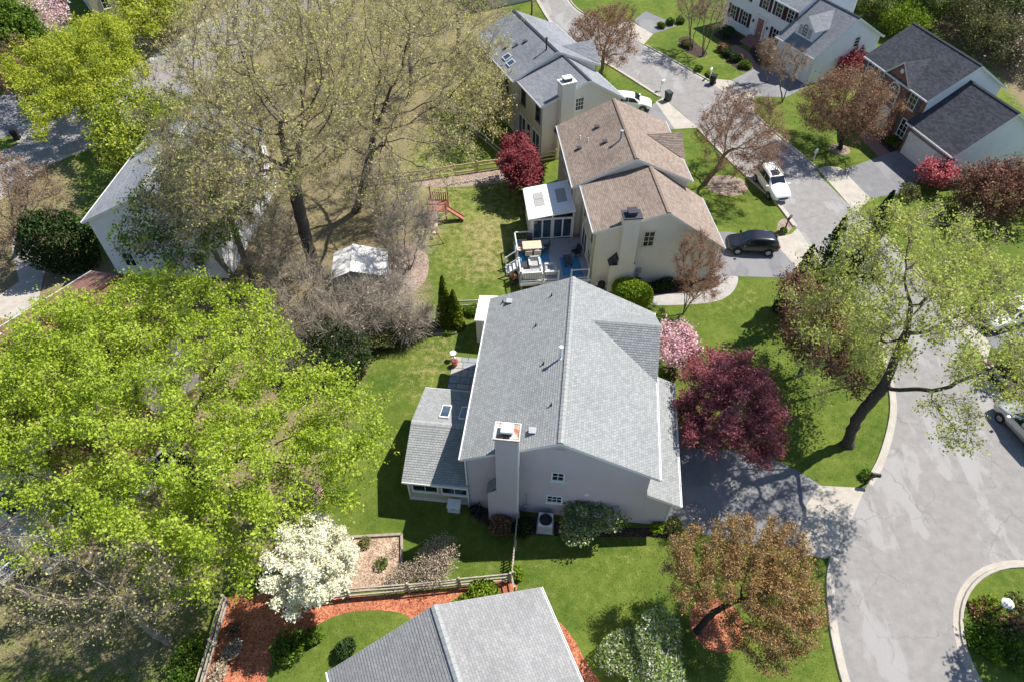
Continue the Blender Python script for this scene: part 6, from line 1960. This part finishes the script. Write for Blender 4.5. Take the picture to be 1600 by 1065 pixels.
# plants round the white colonial and brick house
for k, (bx, lf, lb) in enumerate((((1118, 70, 1136, 86), 'l_russet', 'golden tuft at the top of the colonial walk border'), ((1126, 78, 1146, 94), 'l_dark', 'dark clipped shrub at the top of the colonial walk border'),
                                  ((1138, 86, 1158, 102), 'l_dark', 'dark clipped shrub in the middle of the colonial walk border'), ((1148, 86, 1160, 98), 'l_russet', 'golden tuft in the middle of the colonial walk border'),
                                  ((1154, 96, 1174, 112), 'l_green', 'green clipped shrub nearest the colonial driveway'), ((1120, 44, 1150, 66), 'l_dark', 'dark low shrubbery mound left of the colonial steps'),
                                  ((1060, 64, 1082, 78), 'l_olive', 'grey-green shrub in the dark street bed'), ((1082, 104, 1098, 116), 'l_green', 'green plant at the kerb below the single-trunk bare tree'),
                                  ((1100, 112, 1118, 122), 'l_yellow', 'yellow flowers round the kerb mailbox of the colonial'), ((1026, 36, 1040, 48), 'l_green', 'left of three round green shrubs by the top driveway'),
                                  ((1040, 30, 1054, 44), 'l_green', 'middle of three round green shrubs by the top driveway'), ((1056, 28, 1070, 42), 'l_green', 'right of three round green shrubs by the top driveway'),
                                  ((1372, 196, 1392, 214), 'l_dark', 'dark shrub by the brick house entry, farther from the garage'), ((1384, 214, 1402, 232), 'l_green', 'round green shrub by the garage corner of the brick house'),
                                  ((1394, 222, 1408, 238), 'l_olive', 'small olive shrub touching the brick garage corner'), ((1180, 82, 1215, 108), 'l_dark', 'dark ground plants between the colonial walk and its garage'),
                                  ((1395, 290, 1440, 320), 'l_olive', 'olive shrub at the lawn corner below the charcoal driveway'))):
    px_shrub(lb, bx, lf, 900, 0.16)
shrub('dry orange plant growing in the round planter by the deck', PLANTER_SPOT, (0.3, 0.3, 0.28), 'l_russet', 500, 0.1, name='potted_plant', cat='plant')
# low planting on the turning-circle island
rng_i = random.Random(4)
ORD = 'first second third fourth fifth sixth seventh eighth ninth tenth eleventh twelfth thirteenth fourteenth fifteenth sixteenth seventeenth eighteenth nineteenth twentieth'.split()
KINDS_I = {'l_green': 'green', 'l_box': 'lime', 'l_olive': 'olive', 'l_russet': 'russet'}
spots = []
while len(spots) < 18:
    a, rr_ = rng_i.uniform(1.7, 4.7), rng_i.uniform(0.2, 0.84) * IR
    x, y = IX + rr_ * math.cos(a), IY + rr_ * math.sin(a)
    d = y * math.cos(PITCH) + CAM_H * math.sin(PITCH)
    if 800 + FPX * x / d < 1590 and y > 10.4:
        spots.append((x, y))
lx, ly = G(1553, 957)
spots.sort(key=lambda p: math.hypot(p[0] - lx, p[1] - ly))
for k, (x, y) in enumerate(spots):
    lf = rng_i.choice(list(KINDS_I))
    shrub('low %s ground plant on the turning-circle island, %s nearest the post lamp' % (KINDS_I[lf], ORD[k]), (x, y, 0.02), (rng_i.uniform(.4, .8), rng_i.uniform(.4, .8), rng_i.uniform(.15, .32)), lf, 700, 0.12,
          name='ground_plant', cat='plant', group='ground plants on the island', lobes=0.4)
# --- turf: short blades over the lawns near the camera
def turf(polys, dens, size):
    rng = np.random.default_rng(77)
    pts = []
    for poly in polys:
        P = np.array(px(*poly))
        lo, hi = P.min(0), P.max(0)
        n = int((hi[0] - lo[0]) * (hi[1] - lo[1]) * dens)
        X, Y = rng.uniform(lo[0], hi[0], n), rng.uniform(lo[1], hi[1], n)
        k = inside([tuple(p) for p in P], X, Y)
        pts.append(np.stack([X[k], Y[k], np.full(k.sum(), size * 0.3)], 1))
    C = np.concatenate(pts)
    v, f = leaf_cards(rng, C, size, up=0.15, aspect=0.3, var=0.5)
    v[:, 2] = np.maximum(v[:, 2], 0.001)
    me = np_mesh('grass', v, f)
    a = me.attributes.new('rnd', 'FLOAT', 'FACE')
    a.data.foreach_set('value', rng.uniform(0, 1, len(f)).astype(np.float32))
    me.materials.append(M['l_turf'])
    tag(obj('grass', me), 'short mown turf blades over the lawns', 'grass', None, 'stuff')
turf([[(815, 845), (1030, 842), (1060, 850), (1150, 850), (1230, 862), (1280, 885), (1283, 960), (1300, 1060), (940, 1060), (900, 985), (860, 940), (815, 915)],
      [(560, 590), (640, 540), (730, 525), (748, 505), (745, 548), (705, 556), (690, 606), (655, 610), (625, 745), (640, 785), (735, 800), (760, 815), (795, 845), (792, 900), (730, 905), (640, 830), (540, 830), (520, 700)],
      [(545, 960), (600, 958), (636, 966), (645, 980), (520, 1040), (500, 1062), (420, 1062), (440, 1035), (480, 1000)],
      [(1210, 600), (1380, 590), (1384, 640), (1378, 680), (1362, 720), (1345, 750), (1290, 752), (1240, 728), (1190, 702), (1200, 640)],
      [(1040, 485), (1150, 460), (1165, 440), (1225, 440), (1250, 430), (1310, 470), (1350, 510), (1370, 560), (1200, 600), (1190, 530), (1100, 500)],
      [(1090, 235), (1120, 250), (1200, 320), (1215, 350), (1200, 368), (1130, 355), (1085, 290)],
      [(660, 300), (780, 295), (800, 360), (800, 440), (745, 455), (700, 440), (670, 400)]], 130, 0.055)

# ------------------------------------------------------------------ fences
def rail_fence(label, pts, rails=3, h=1.15, mat='rail', bay=2.4, seed=1, name='split_rail_fence'):
    rng = random.Random(seed)
    t = thing(name, label, 'fence', (pts[0][0], pts[0][1], 0))
    o = Vector((pts[0][0], pts[0][1], 0))
    posts = []
    for a, b in zip(pts[:-1], pts[1:]):
        a, b = Vector((*a, 0)), Vector((*b, 0))
        n = max(1, round((b - a).length / bay))
        posts += [a + (b - a) * (i / n) for i in range(n)]
    posts.append(Vector((*pts[-1], 0)))
    for p in posts:
        q = p - o
        MB().cyl(q - Vector((0, 0, 0.1)), q + Vector((rng.uniform(-.02, .02), rng.uniform(-.02, .02), h + rng.uniform(0, .08))), 0.085, 0.07, 7).build('post', mat, t)
    for p, q in zip(posts[:-1], posts[1:]):
        d = (q - p).normalized()
        s = Vector((-d.y, d.x, 0))
        for k in range(rails):
            z = h * (k + 0.75) / rails - 0.05
            j = s * rng.uniform(-.05, .05)
            MB().bar(p - o + j + Vector((0, 0, z + rng.uniform(-.03, .03))) - d * 0.1, q - o + j * 0.3 + Vector((0, 0, z + rng.uniform(-.03, .03))) + d * 0.1, 0.07, 0.12).build('rail', mat, t)
    return t
rail_fence('weathered split-rail fence left of the red mulch bed', px((316, 1085), (357, 942)), seed=2)
rail_fence('weathered split-rail fence along the top of the red mulch bed', px((478, 940), (545, 932), (640, 924), (797, 908)), seed=3)
rail_fence('pale split-rail fence behind the wooden playset', px((560, 290), (640, 284), (780, 264), (868, 250)), mat='rail_new', seed=4)
rail_fence('grey split-rail fence beside the cream shed', px((716, 482), (752, 480)), 2, 0.9, seed=5)
rail_fence('grey split-rail fence running down beside the back yard under the olive trees', px((690, 160), (735, 205), (785, 248)), 2, 1.0, seed=6)
# picket fence from the chimney down to the rail fence
t = thing('picket_fence', 'narrow weathered picket fence from the grey chimney to the rail fence', 'fence', (*G(808, 815), 0))
a, b = Vector((*G(808, 815), 0)), Vector((*G(799, 906), 0))
d = (b - a)
L = d.length
d.normalize()
up = Vector((0, 0, 1))
n = int(L / 0.17)
for i in range(n + 1):
    p = d * (L * i / n)
    q = MB().bar(p + up * 0.05, p + up * 1.12, 0.025, 0.09, d)
    q.build('picket', 'rail', t)
for z in (0.35, 0.9):
    MB().bar(up * z + Vector((0.03, 0, 0)), d * L + up * z + Vector((0.03, 0, 0)), 0.04, 0.08).build('rail', 'rail', t)
for f in (0, 0.5, 1):
    MB().box(-0.05 + (d * L * f).x + 0.08, -0.05 + (d * L * f).y, 0, 0.05 + (d * L * f).x + 0.08, 0.05 + (d * L * f).y, 1.2).build('post', 'rail', t)
b2 = Vector((*G(804, 928), 0)) - a
MB().bar(d * L + up * 0.9, b2 + up * 0.9, 0.05, 0.09).build('rail', 'rail', t)
MB().bar(d * L + up * 0.4, b2 + up * 0.4, 0.05, 0.09).build('rail', 'rail', t)
MB().box(b2.x - 0.05, b2.y - 0.05, 0, b2.x + 0.05, b2.y + 0.05, 1.15).build('post', 'rail', t)

# timber edging
def edging(label, pts, mat='timber', h=0.16):
    t = thing('timber_edging', label, 'edging', (*pts[0], 0))
    o = Vector((*pts[0], 0))
    for p, q in zip(pts[:-1], pts[1:]):
        p, q = Vector((*p, 0)) - o, Vector((*q, 0)) - o
        n = max(1, round((q - p).length / 2.4))
        for i in range(n):
            MB().bar(p + (q - p) * (i / n) + Vector((0, 0, h / 2)), p + (q - p) * ((i + 1) / n - 0.01) + Vector((0, 0, h / 2)), 0.15, h).build('timber', mat, t)
edging('weathered timber edging round the wood-chip bed', px((540, 840), (628, 835), (628, 886)))
edging('timber edging in front of the arborvitae bed', px((618, 524), (712, 522), (714, 492)))
t = thing('wire_cage', 'small dark wire plant cage at the corner of the wood-chip bed', 'plant cage', (*G(622, 862), 0))
mb = MB()
for k in range(8):
    q = 2 * math.pi * k / 8
    mb.cyl((0.22 * math.cos(q), 0.22 * math.sin(q), 0), (0.22 * math.cos(q), 0.22 * math.sin(q), 0.8), 0.008, 0.008, 4)
for z in (0.2, 0.5, 0.8):
    mb.lathe((0, 0, z), [(0.215, 0), (0.228, 0.01), (0.228, -0.01), (0.215, 0)], 16)
mb.build('wire', 'dark', t)

# ------------------------------------------------------------------ playset
t = thing('playset', 'red-stained timber playset with slide and swing frame on the back lawn', 'playset', (*G(685, 345), 0), R(-4))
for x in (-0.75, 0.75):
    for y in (-0.2, 1.3):
        MB().box(x - 0.05, y - 0.05, 0, x + 0.05, y + 0.05, 2.6 if y > 1 else 2.1).build('post', 'redwood', t)
mb = MB()
for i in range(10):
    y = -0.24 + i * 0.158
    mb.box(-0.8, y, 1.2, 0.8, y + 0.145, 1.24)
mb.build('platform', 'redwood', t)
for i in range(9):
    x = -0.72 + i * 0.18
    MB().box(x - 0.05, 1.36, 1.1, x + 0.05, 1.39, 2.0).build('slat', 'redwood', t)
for s in (-0.81, 0.81):
    for i in range(4):
        MB().box(s - 0.015, 0.15 + i * 0.3, 1.1, s + 0.015, 0.25 + i * 0.3, 1.95).build('slat', 'redwood', t)
for z in (1.25, 1.9):
    MB().bar((-0.85, -0.27, z), (0.85, -0.27, z), 0.04, 0.1).build('rail', 'redwood', t)
sl_ = MB()
for y0, y1, h in ((-0.05, 0.0, 0.16), (0.45, 0.5, 0.16), (0.0, 0.45, 0.03)):
    sl_.hexa([(0.8, y0, 1.16), (2.2, y0, 0.1), (2.2, y1, 0.1), (0.8, y1, 1.16)], [(0.8, y0, 1.16 + h), (2.2, y0, 0.1 + h), (2.2, y1, 0.1 + h), (0.8, y1, 1.16 + h)])
sl_.build('slide', 'redwood', t)
for x in (-0.45, 0.1):
    MB().bar((x, -0.3, 1.2), (x, -1.25, 0.03), 0.05, 0.1).build('ladder_rail', 'redwood', t)
for k in range(4):
    MB().bar((-0.45, -0.5 - 0.2 * k, 0.95 - 0.25 * k), (0.1, -0.5 - 0.2 * k, 0.95 - 0.25 * k), 0.08, 0.03).build('rung', 'rail', t)
MB().bar((0.0, -0.25, 2.05), (0.0, -3.0, 2.05), 0.09, 0.12).build('swing_beam', 'redwood', t)
for x in (-0.9, 0.9):
    MB().bar((0, -2.95, 2.0), (x, -3.0, 0), 0.08, 0.08).build('swing_leg', 'redwood', t)
MB().bar((-0.5, -2.98, 1.0), (0.5, -2.98, 1.0), 0.05, 0.07).build('brace', 'redwood', t)
for y in (-1.2, -2.2):
    s = MB().box(-0.14, y - 0.22, 0.45, 0.14, y + 0.22, 0.48).build('swing_seat', 'tabletop', t)
    for q in (-0.2, 0.2):
        MB().cyl((0, y + q, 0.48), (0, y + q, 2.0), 0.01, 0.01, 4).build('chain', 'grey', s)

# ------------------------------------------------------------------ street things
def mailbox(label, bpx, rz, box='white', post='white', h=1.05):
    t = thing('mailbox', label, 'mailbox', (*G(*bpx), 0), rz)
    MB().box(-0.05, -0.05, 0, 0.05, 0.05, h).build('post', post, t)
    MB().bar((0, -0.05, h - 0.1), (0, 0.42, h - 0.1), 0.08, 0.08).build('arm', post, t)
    MB().bar((0, 0.02, h - 0.42), (0, 0.34, h - 0.12), 0.05, 0.05).build('brace', post, t)
    mb = MB()
    n = 8
    prof = [(-0.1, 0.0), (0.1, 0.0)] + [(0.1 * math.cos(a), 0.13 + 0.1 * math.sin(a)) for a in np.linspace(0, math.pi, n)]
    mb.hexa([(x, -0.02, h - 0.06 + z) for x, z in prof], [(x, 0.48, h - 0.06 + z) for x, z in prof])
    o = mb.build('box', box, t)
    MB().box(0.105, 0.1, h + 0.02, 0.115, 0.14, h + 0.22).build('flag', 'redlamp', o)
    return t
mailbox('white kerb mailbox above yellow flowers by the colonial driveway', (1109, 122), R(150))
mailbox('white kerb mailbox near the green wheeled bin', (1032, 143), R(-40))
mailbox('white kerb mailbox at the end of the brick-house lawn', (1271, 250), R(140))
mailbox('dark kerb mailbox in the leaf bed opposite the brick house', (1226, 360), R(-40), 'dark', 'dark', 1.2)
mailbox('black kerb mailbox at the driveway mouth of the middle house', (1352, 755), R(-100), 'black', 'black')

def bin_(label, bpx, rz, mat):
    t = thing('wheeled_bin', label, 'bin', (*G(*bpx), 0), rz)
    MB().hexa([(-0.24, -0.26, 0.06), (0.24, -0.26, 0.06), (0.24, 0.22, 0.06), (-0.24, 0.22, 0.06)], [(-0.3, -0.34, 0.98), (0.3, -0.34, 0.98), (0.3, 0.32, 0.98), (-0.3, 0.32, 0.98)]).build('body', mat, t)
    MB().hexa([(-0.32, -0.37, 0.985), (0.32, -0.37, 0.985), (0.32, 0.36, 0.985), (-0.32, 0.36, 0.985)], [(-0.29, -0.33, 1.06), (0.29, -0.33, 1.06), (0.29, 0.33, 1.08), (-0.29, 0.33, 1.08)]).build('lid', mat, t)
    MB().bar((-0.28, 0.4, 0.93), (0.28, 0.4, 0.93), 0.04, 0.04).build('handle', mat, t)
    for s in (-0.3, 0.25):
        mb = MB()
        n = 12
        ring = [(0.24 + 0.12 * math.cos(2 * math.pi * k / n), 0.12 + 0.12 * math.sin(2 * math.pi * k / n)) for k in range(n)]
        mb.hexa([(s, y, z) for y, z in ring], [(s + 0.05, y, z) for y, z in ring])
        mb.build('wheel', 'tyre', t)
M['bin_green'] = m_plain('green_plastic', (0.045, 0.065, 0.06, 1), 0.5, 0.15)
bin_('dark green wheeled bin at the kerb by the concrete apron', (1043, 158), R(30), 'bin_green')
bin_('black wheeled bin beside the yellow flowers at the colonial driveway', (1113, 132), R(-30), 'black')
bin_('black wheeled bin on the concrete apron of the side road', (28, 218), R(20), 'black')

t = thing('street_lamp', 'short post lamp with round white head on the turning-circle island', 'street lamp', (*G(1553, 957), 0.02))
MB().lathe((0, 0, 0), [(0.11, 0), (0.11, 0.3), (0.06, 0.36), (0.05, 0.95), (0.07, 1.0)], 10).build('post', 'dark', t)
MB().lathe((0, 0, 1.0), [(0.07, 0), (0.14, 0.05), (0.19, 0.3), (0.19, 0.34)], 12).build('lantern', 'lamp', t)
MB().lathe((0, 0, 1.34), [(0.30, 0.0), (0.31, 0.03), (0.2, 0.12), (0.05, 0.17), (0.001, 0.18)], 16).build('hood', 'white', t)
t = thing('flower_pot', 'terracotta pot beside the flagstone patio', 'plant pot', (*G(711, 571), 0))
MB().lathe((0, 0, 0), [(0.14, 0), (0.22, 0.36), (0.25, 0.36), (0.25, 0.42), (0.21, 0.42), (0.2, 0.36), (0.001, 0.36)], 14).build('pot', 'terracotta', t)
shrub('small flowering plant in the terracotta patio pot', (*G(711, 571), 0.34), (0.22, 0.22, 0.2), 'l_coral', 260, 0.08, name='potted_plant', cat='plant')
t = thing('garden_statue', 'small white garden ornament behind the terracotta pot', 'ornament', (*G(709, 561), 0))
MB().lathe((0, 0, 0), [(0.16, 0), (0.16, 0.06), (0.06, 0.1), (0.05, 0.55), (0.2, 0.62), (0.24, 0.7), (0.2, 0.68), (0.001, 0.66)], 14).build('birdbath', 'white', t)
t = thing('patio_umbrella', 'grey folded-out patio umbrella on the bare ground by the small deck', 'umbrella', (*G(70, 850), 0))
MB().cyl((0, 0, 0), (0, 0, 2.3), 0.025, 0.025, 8).build('pole', 'grey', t)
mb = MB()
for k in range(8):
    a0, a1 = 2 * math.pi * k / 8, 2 * math.pi * (k + 1) / 8
    for r0, z0, r1, z1 in ((0.001, 2.4, 0.65, 2.2), (0.65, 2.2, 1.25, 1.95)):
        mb.face([(r0 * math.cos(a0), r0 * math.sin(a0), z0), (r1 * math.cos(a0), r1 * math.sin(a0), z1), (r1 * math.cos(a1), r1 * math.sin(a1), z1), (r0 * math.cos(a1), r0 * math.sin(a1), z0)])
mb.build('canopy', 'grey', t)
MB().lathe((0, 0, 0), [(0.28, 0), (0.28, 0.06), (0.05, 0.12)], 14).build('base', 'dark', t)
t = thing('rain_barrel', 'blue-black covered barrel at the foot of the beige chimney', 'barrel', at2(3.6, -0.6), 0)
MB().lathe((0, 0, 0), [(0.26, 0), (0.33, 0.3), (0.33, 0.5), (0.27, 0.85), (0.001, 0.86)], 14).build('barrel_body', 'slate', t)
MB().lathe((0, 0, 0.86), [(0.29, 0), (0.29, 0.04), (0.001, 0.05)], 14).build('lid', 'black', t)
t = thing('stone_row', 'row of pale border stones along the playset fence', 'stone border', (*G(700, 289), 0))
o = Vector((*G(700, 289), 0))
rs = random.Random(9)
for i in range(26):
    p = Vector((*G(700 + i * 3.4, 290 - i * 0.62 + rs.uniform(-1, 1)), 0)) - o
    s = rs.uniform(0.1, 0.17)
    mb = MB()
    ring = [(p.x + s * math.cos(k) * rs.uniform(.75, 1.1), p.y + s * math.sin(k) * rs.uniform(.75, 1.1)) for k in np.linspace(0, 6.283, 8)[:-1]]
    mb.hexa([(x, y, 0) for x, y in ring], [(p.x + (x - p.x) * .65, p.y + (y - p.y) * .65, s * 0.9) for x, y in ring])
    mb.build('stone', 'paving', t)

# ------------------------------------------------------------------ vehicles
def car(label, loc, rz, paint, L=4.6, W=1.0, Hs=1.0, sunroof=False, name='parked_car', cat='car', hatch=True):
    t = thing(name, label, cat, (loc[0], loc[1], 0.02), rz)
    k = L / 4.6
    # x, half width, sill z, belt z, roof half width, roof z
    ST = [(-2.30, .74, .46, .80, .66, .88), (-2.24, .86, .34, .98, .64, 1.12), (-1.92, .91, .28, 1.05, .66, 1.60), (-1.2, .925, .24, 1.05, .69, 1.68), (-0.2, .93, .23, 1.03, .70, 1.69),
          (0.42, .93, .23, 1.01, .67, 1.61), (1.18, .92, .24, .99, .78, 1.02), (1.75, .90, .26, .93, .72, .97), (2.1, .84, .30, .82, .62, .86), (2.26, .74, .36, .68, .55, .72), (2.31, .66, .42, .58, .5, .6)]
    ST = [(x * k, w * W, z0 * Hs, zb * Hs, wr * W, zr * Hs) for x, w, z0, zb, wr, zr in ST]
    rings = []
    for x, w, z0, zb, wr, zr in ST:
        half = [(0.0, z0), (w * 0.82, z0), (w * 0.98, z0 + (zb - z0) * 0.25), (w, z0 + (zb - z0) * 0.62), (w * 0.955, zb), (wr, zr - (zr - zb) * 0.07), (wr * 0.8, zr), (0.0, zr + 0.02)]
        rings.append([(x, y, z) for y, z in half] + [(x, -y, z) for y, z in reversed(half[1:-1])])
    mb = MB()
    n = len(rings[0])
    me_v = [p for r in rings for p in r]
    fs = []
    for i in range(len(rings) - 1):
        for j in range(n):
            a, b = i * n + j, i * n + (j + 1) % n
            fs.append((a, b, b + n, a + n))
    fs.append(tuple(range(n - 1, -1, -1)))
    fs.append(tuple((len(rings) - 1) * n + j for j in range(n)))
    me = bpy.data.meshes.new('body')
    me.from_pydata(me_v, [], fs)
    me.materials.append(M[paint])
    me.polygons.foreach_set('use_smooth', [True] * len(fs))
    me.update()
    bo = obj('body', me, t)
    sub = bo.modifiers.new('smooth', 'SUBSURF')
    sub.levels = sub.render_levels = 2
    # glazing, a little outside the body
    def pane(name, q, out, inset=0.06, off=0.022):
        q = [Vector(p) for p in q]
        c = sum(q, Vector()) / len(q)
        out = Vector(out).normalized()
        b = [c + (p - c) * (1 - inset * 2) for p in q]
        nrm = (b[1] - b[0]).cross(b[2] - b[0])
        if nrm.dot(out) < 0:
            b.reverse()
        MB().hexa([p + out * (off - 0.06) for p in b], [p + out * off for p in b]).build(name, 'glass', t)
    def pt(i, y_s, f):
        x, w, z0, zb, wr, zr = ST[i]
        return (x, y_s * (w * 0.95 * (1 - f) + wr * f), zb * (1 - f) + zr * f)
    pane('windscreen', [pt(6, 0.88, 1), pt(6, -0.88, 1), pt(5, -0.9, .95), pt(5, 0.9, .95)], (0.62, 0, 0.8), 0.02, 0.035)
    pane('rear_window', [pt(1, 0.85, .9), pt(1, -0.85, .9), pt(2, -0.86, .9), pt(2, 0.86, .9)], (-0.85, 0, 0.5), 0.03, 0.03)
    for s in (1, -1):
        out = (0, s, 0.42)
        pane('side_window', [pt(2, s, .12), pt(3, s, .1), pt(3, s, .86), pt(2, s, .8)], out, 0.05, -0.004)
        pane('side_window', [pt(3, s, .1), pt(4, s, .1), pt(4, s, .86), pt(3, s, .86)], out, 0.03, -0.004)
        pane('side_window', [pt(4, s, .1), pt(5, s, .1), (ST[5][0] + 0.45 * k, pt(6, s, .3)[1], ST[6][3] + 0.07), pt(5, s, .84), pt(4, s, .86)], out, 0.03, -0.004)
        hx = ST[9][0] - 0.07
        MB().hexa([(hx - 0.22, s * .80 * W, .66 * Hs), (hx + .05, s * .60 * W, .64 * Hs), (hx + .05, s * .56 * W, .52 * Hs), (hx - 0.22, s * .78 * W, .54 * Hs)][::s],
                  [(hx - 0.18, s * .86 * W, .68 * Hs), (hx + .09, s * .66 * W, .65 * Hs), (hx + .09, s * .62 * W, .53 * Hs), (hx - 0.18, s * .84 * W, .55 * Hs)][::s]).build('headlight', 'lamp', t)
        MB().box(ST[1][0] - 0.06, s * .58 * W, .86 * Hs, ST[1][0] + 0.10, s * .86 * W, 1.04 * Hs).build('tail_light', 'redlamp', t)
        m_ = MB()
        m_.box(ST[6][0] - 0.28, s * .95 * W, .98 * Hs, ST[6][0] - 0.12, s * 1.14 * W, 1.12 * Hs)
        m_.build('wing_mirror', paint, t)
    for x in (-1.38 * k, 1.38 * k):
        for s in (1, -1):
            r = 0.345
            y0, y1 = s * 0.72 * W, s * 0.945 * W
            prof = [(0.2, 0), (r - 0.03, 0), (r, 0.03), (r, 0.19), (r - 0.03, 0.222), (0.22, 0.225)]
            w_ = MB()
            yy = min(y0, y1)
            w_.lathe((x, yy, r - 0.02), [(a, b) for a, b in prof], 18, 'y')
            wo_ = w_.build('wheel', 'tyre', t, True)
            rm = MB()
            rm.lathe((x, yy, r - 0.02), [(0.22, 0.03), (0.22, 0.195), (0.19, 0.21), (0.001, 0.2)] if s > 0 else [(0.22, 0.195), (0.22, 0.03), (0.19, 0.015), (0.001, 0.025)], 18, 'y')
            for q in range(5):
                a = 2 * math.pi * q / 5
                yo = yy + (0.215 if s > 0 else 0.01)
                rm.bar((x, yo, r - .02), (x + 0.2 * math.cos(a), yo, r - .02 + 0.2 * math.sin(a)), 0.05, 0.02, (0, 1, 0))
            rm.build('rim', 'rim', wo_)
            ar = MB()
            ya = s * (0.935 * W)
            for q in range(10):
                a0, a1 = math.pi * q / 10, math.pi * (q + 1) / 10
                for ra, rb in ((0.36, 0.42),):
                    ar.face([(x + ra * math.cos(a0), ya, r + ra * math.sin(a0)), (x + rb * math.cos(a0), ya, r + rb * math.sin(a0)), (x + rb * math.cos(a1), ya + 0.004 * s, r + rb * math.sin(a1)), (x + ra * math.cos(a1), ya, r + ra * math.sin(a1))])
            ar.build('wheel_arch', 'black', t)
    MB().box(ST[9][0] - 0.05, -.42 * W, .48 * Hs, ST[9][0] + 0.085, .42 * W, .62 * Hs).build('grille', 'black', t)
    MB().box(ST[9][0] - 0.1, -.26, .36 * Hs, ST[9][0] + 0.1, .26, .45 * Hs).build('number_plate', 'lamp', t)
    if sunroof:
        MB().box(-0.35, -0.36, ST[4][5] + 0.0, 0.3, 0.36, ST[4][5] + 0.035).build('sunroof', 'glass', t)
        for s in (-0.62, 0.62):
            MB().bar((-1.6, s, ST[3][5] + 0.03), (0.35, s, ST[4][5] + 0.02), 0.05, 0.05).build('roof_rail', 'grey', t)
    return t
def heading(p, q):
    a, b = G(*p), G(*q)
    return math.atan2(b[1] - a[1], b[0] - a[0])
rd = heading((1211, 314), (1260, 380))
c = G(1203, 296)
car('white sport utility vehicle with sunroof parked at the kerb under a russet tree', c, rd, 'car_white', 4.5, 1.0, 1.06, True)
car('black hatchback parked on the driveway of the tan-roofed house', G(1172, 389), R(176), 'car_black', 4.1, 0.95, 0.92)
car('silver-grey sport utility vehicle at the right edge of the turning circle', G(1600, 680), heading((1600, 700), (1545, 640)), 'car_silver', 4.7, 1.0, 1.02, True)
car('white car on the driveway half hidden by the tall lime-green tree', G(1572, 500), R(200), 'car_white', 4.8, 1.0, 1.05)
car('white car on the driveway beyond the tan roof', G(983, 168), R(-8), 'car_white', 4.5, 0.95, 0.9)
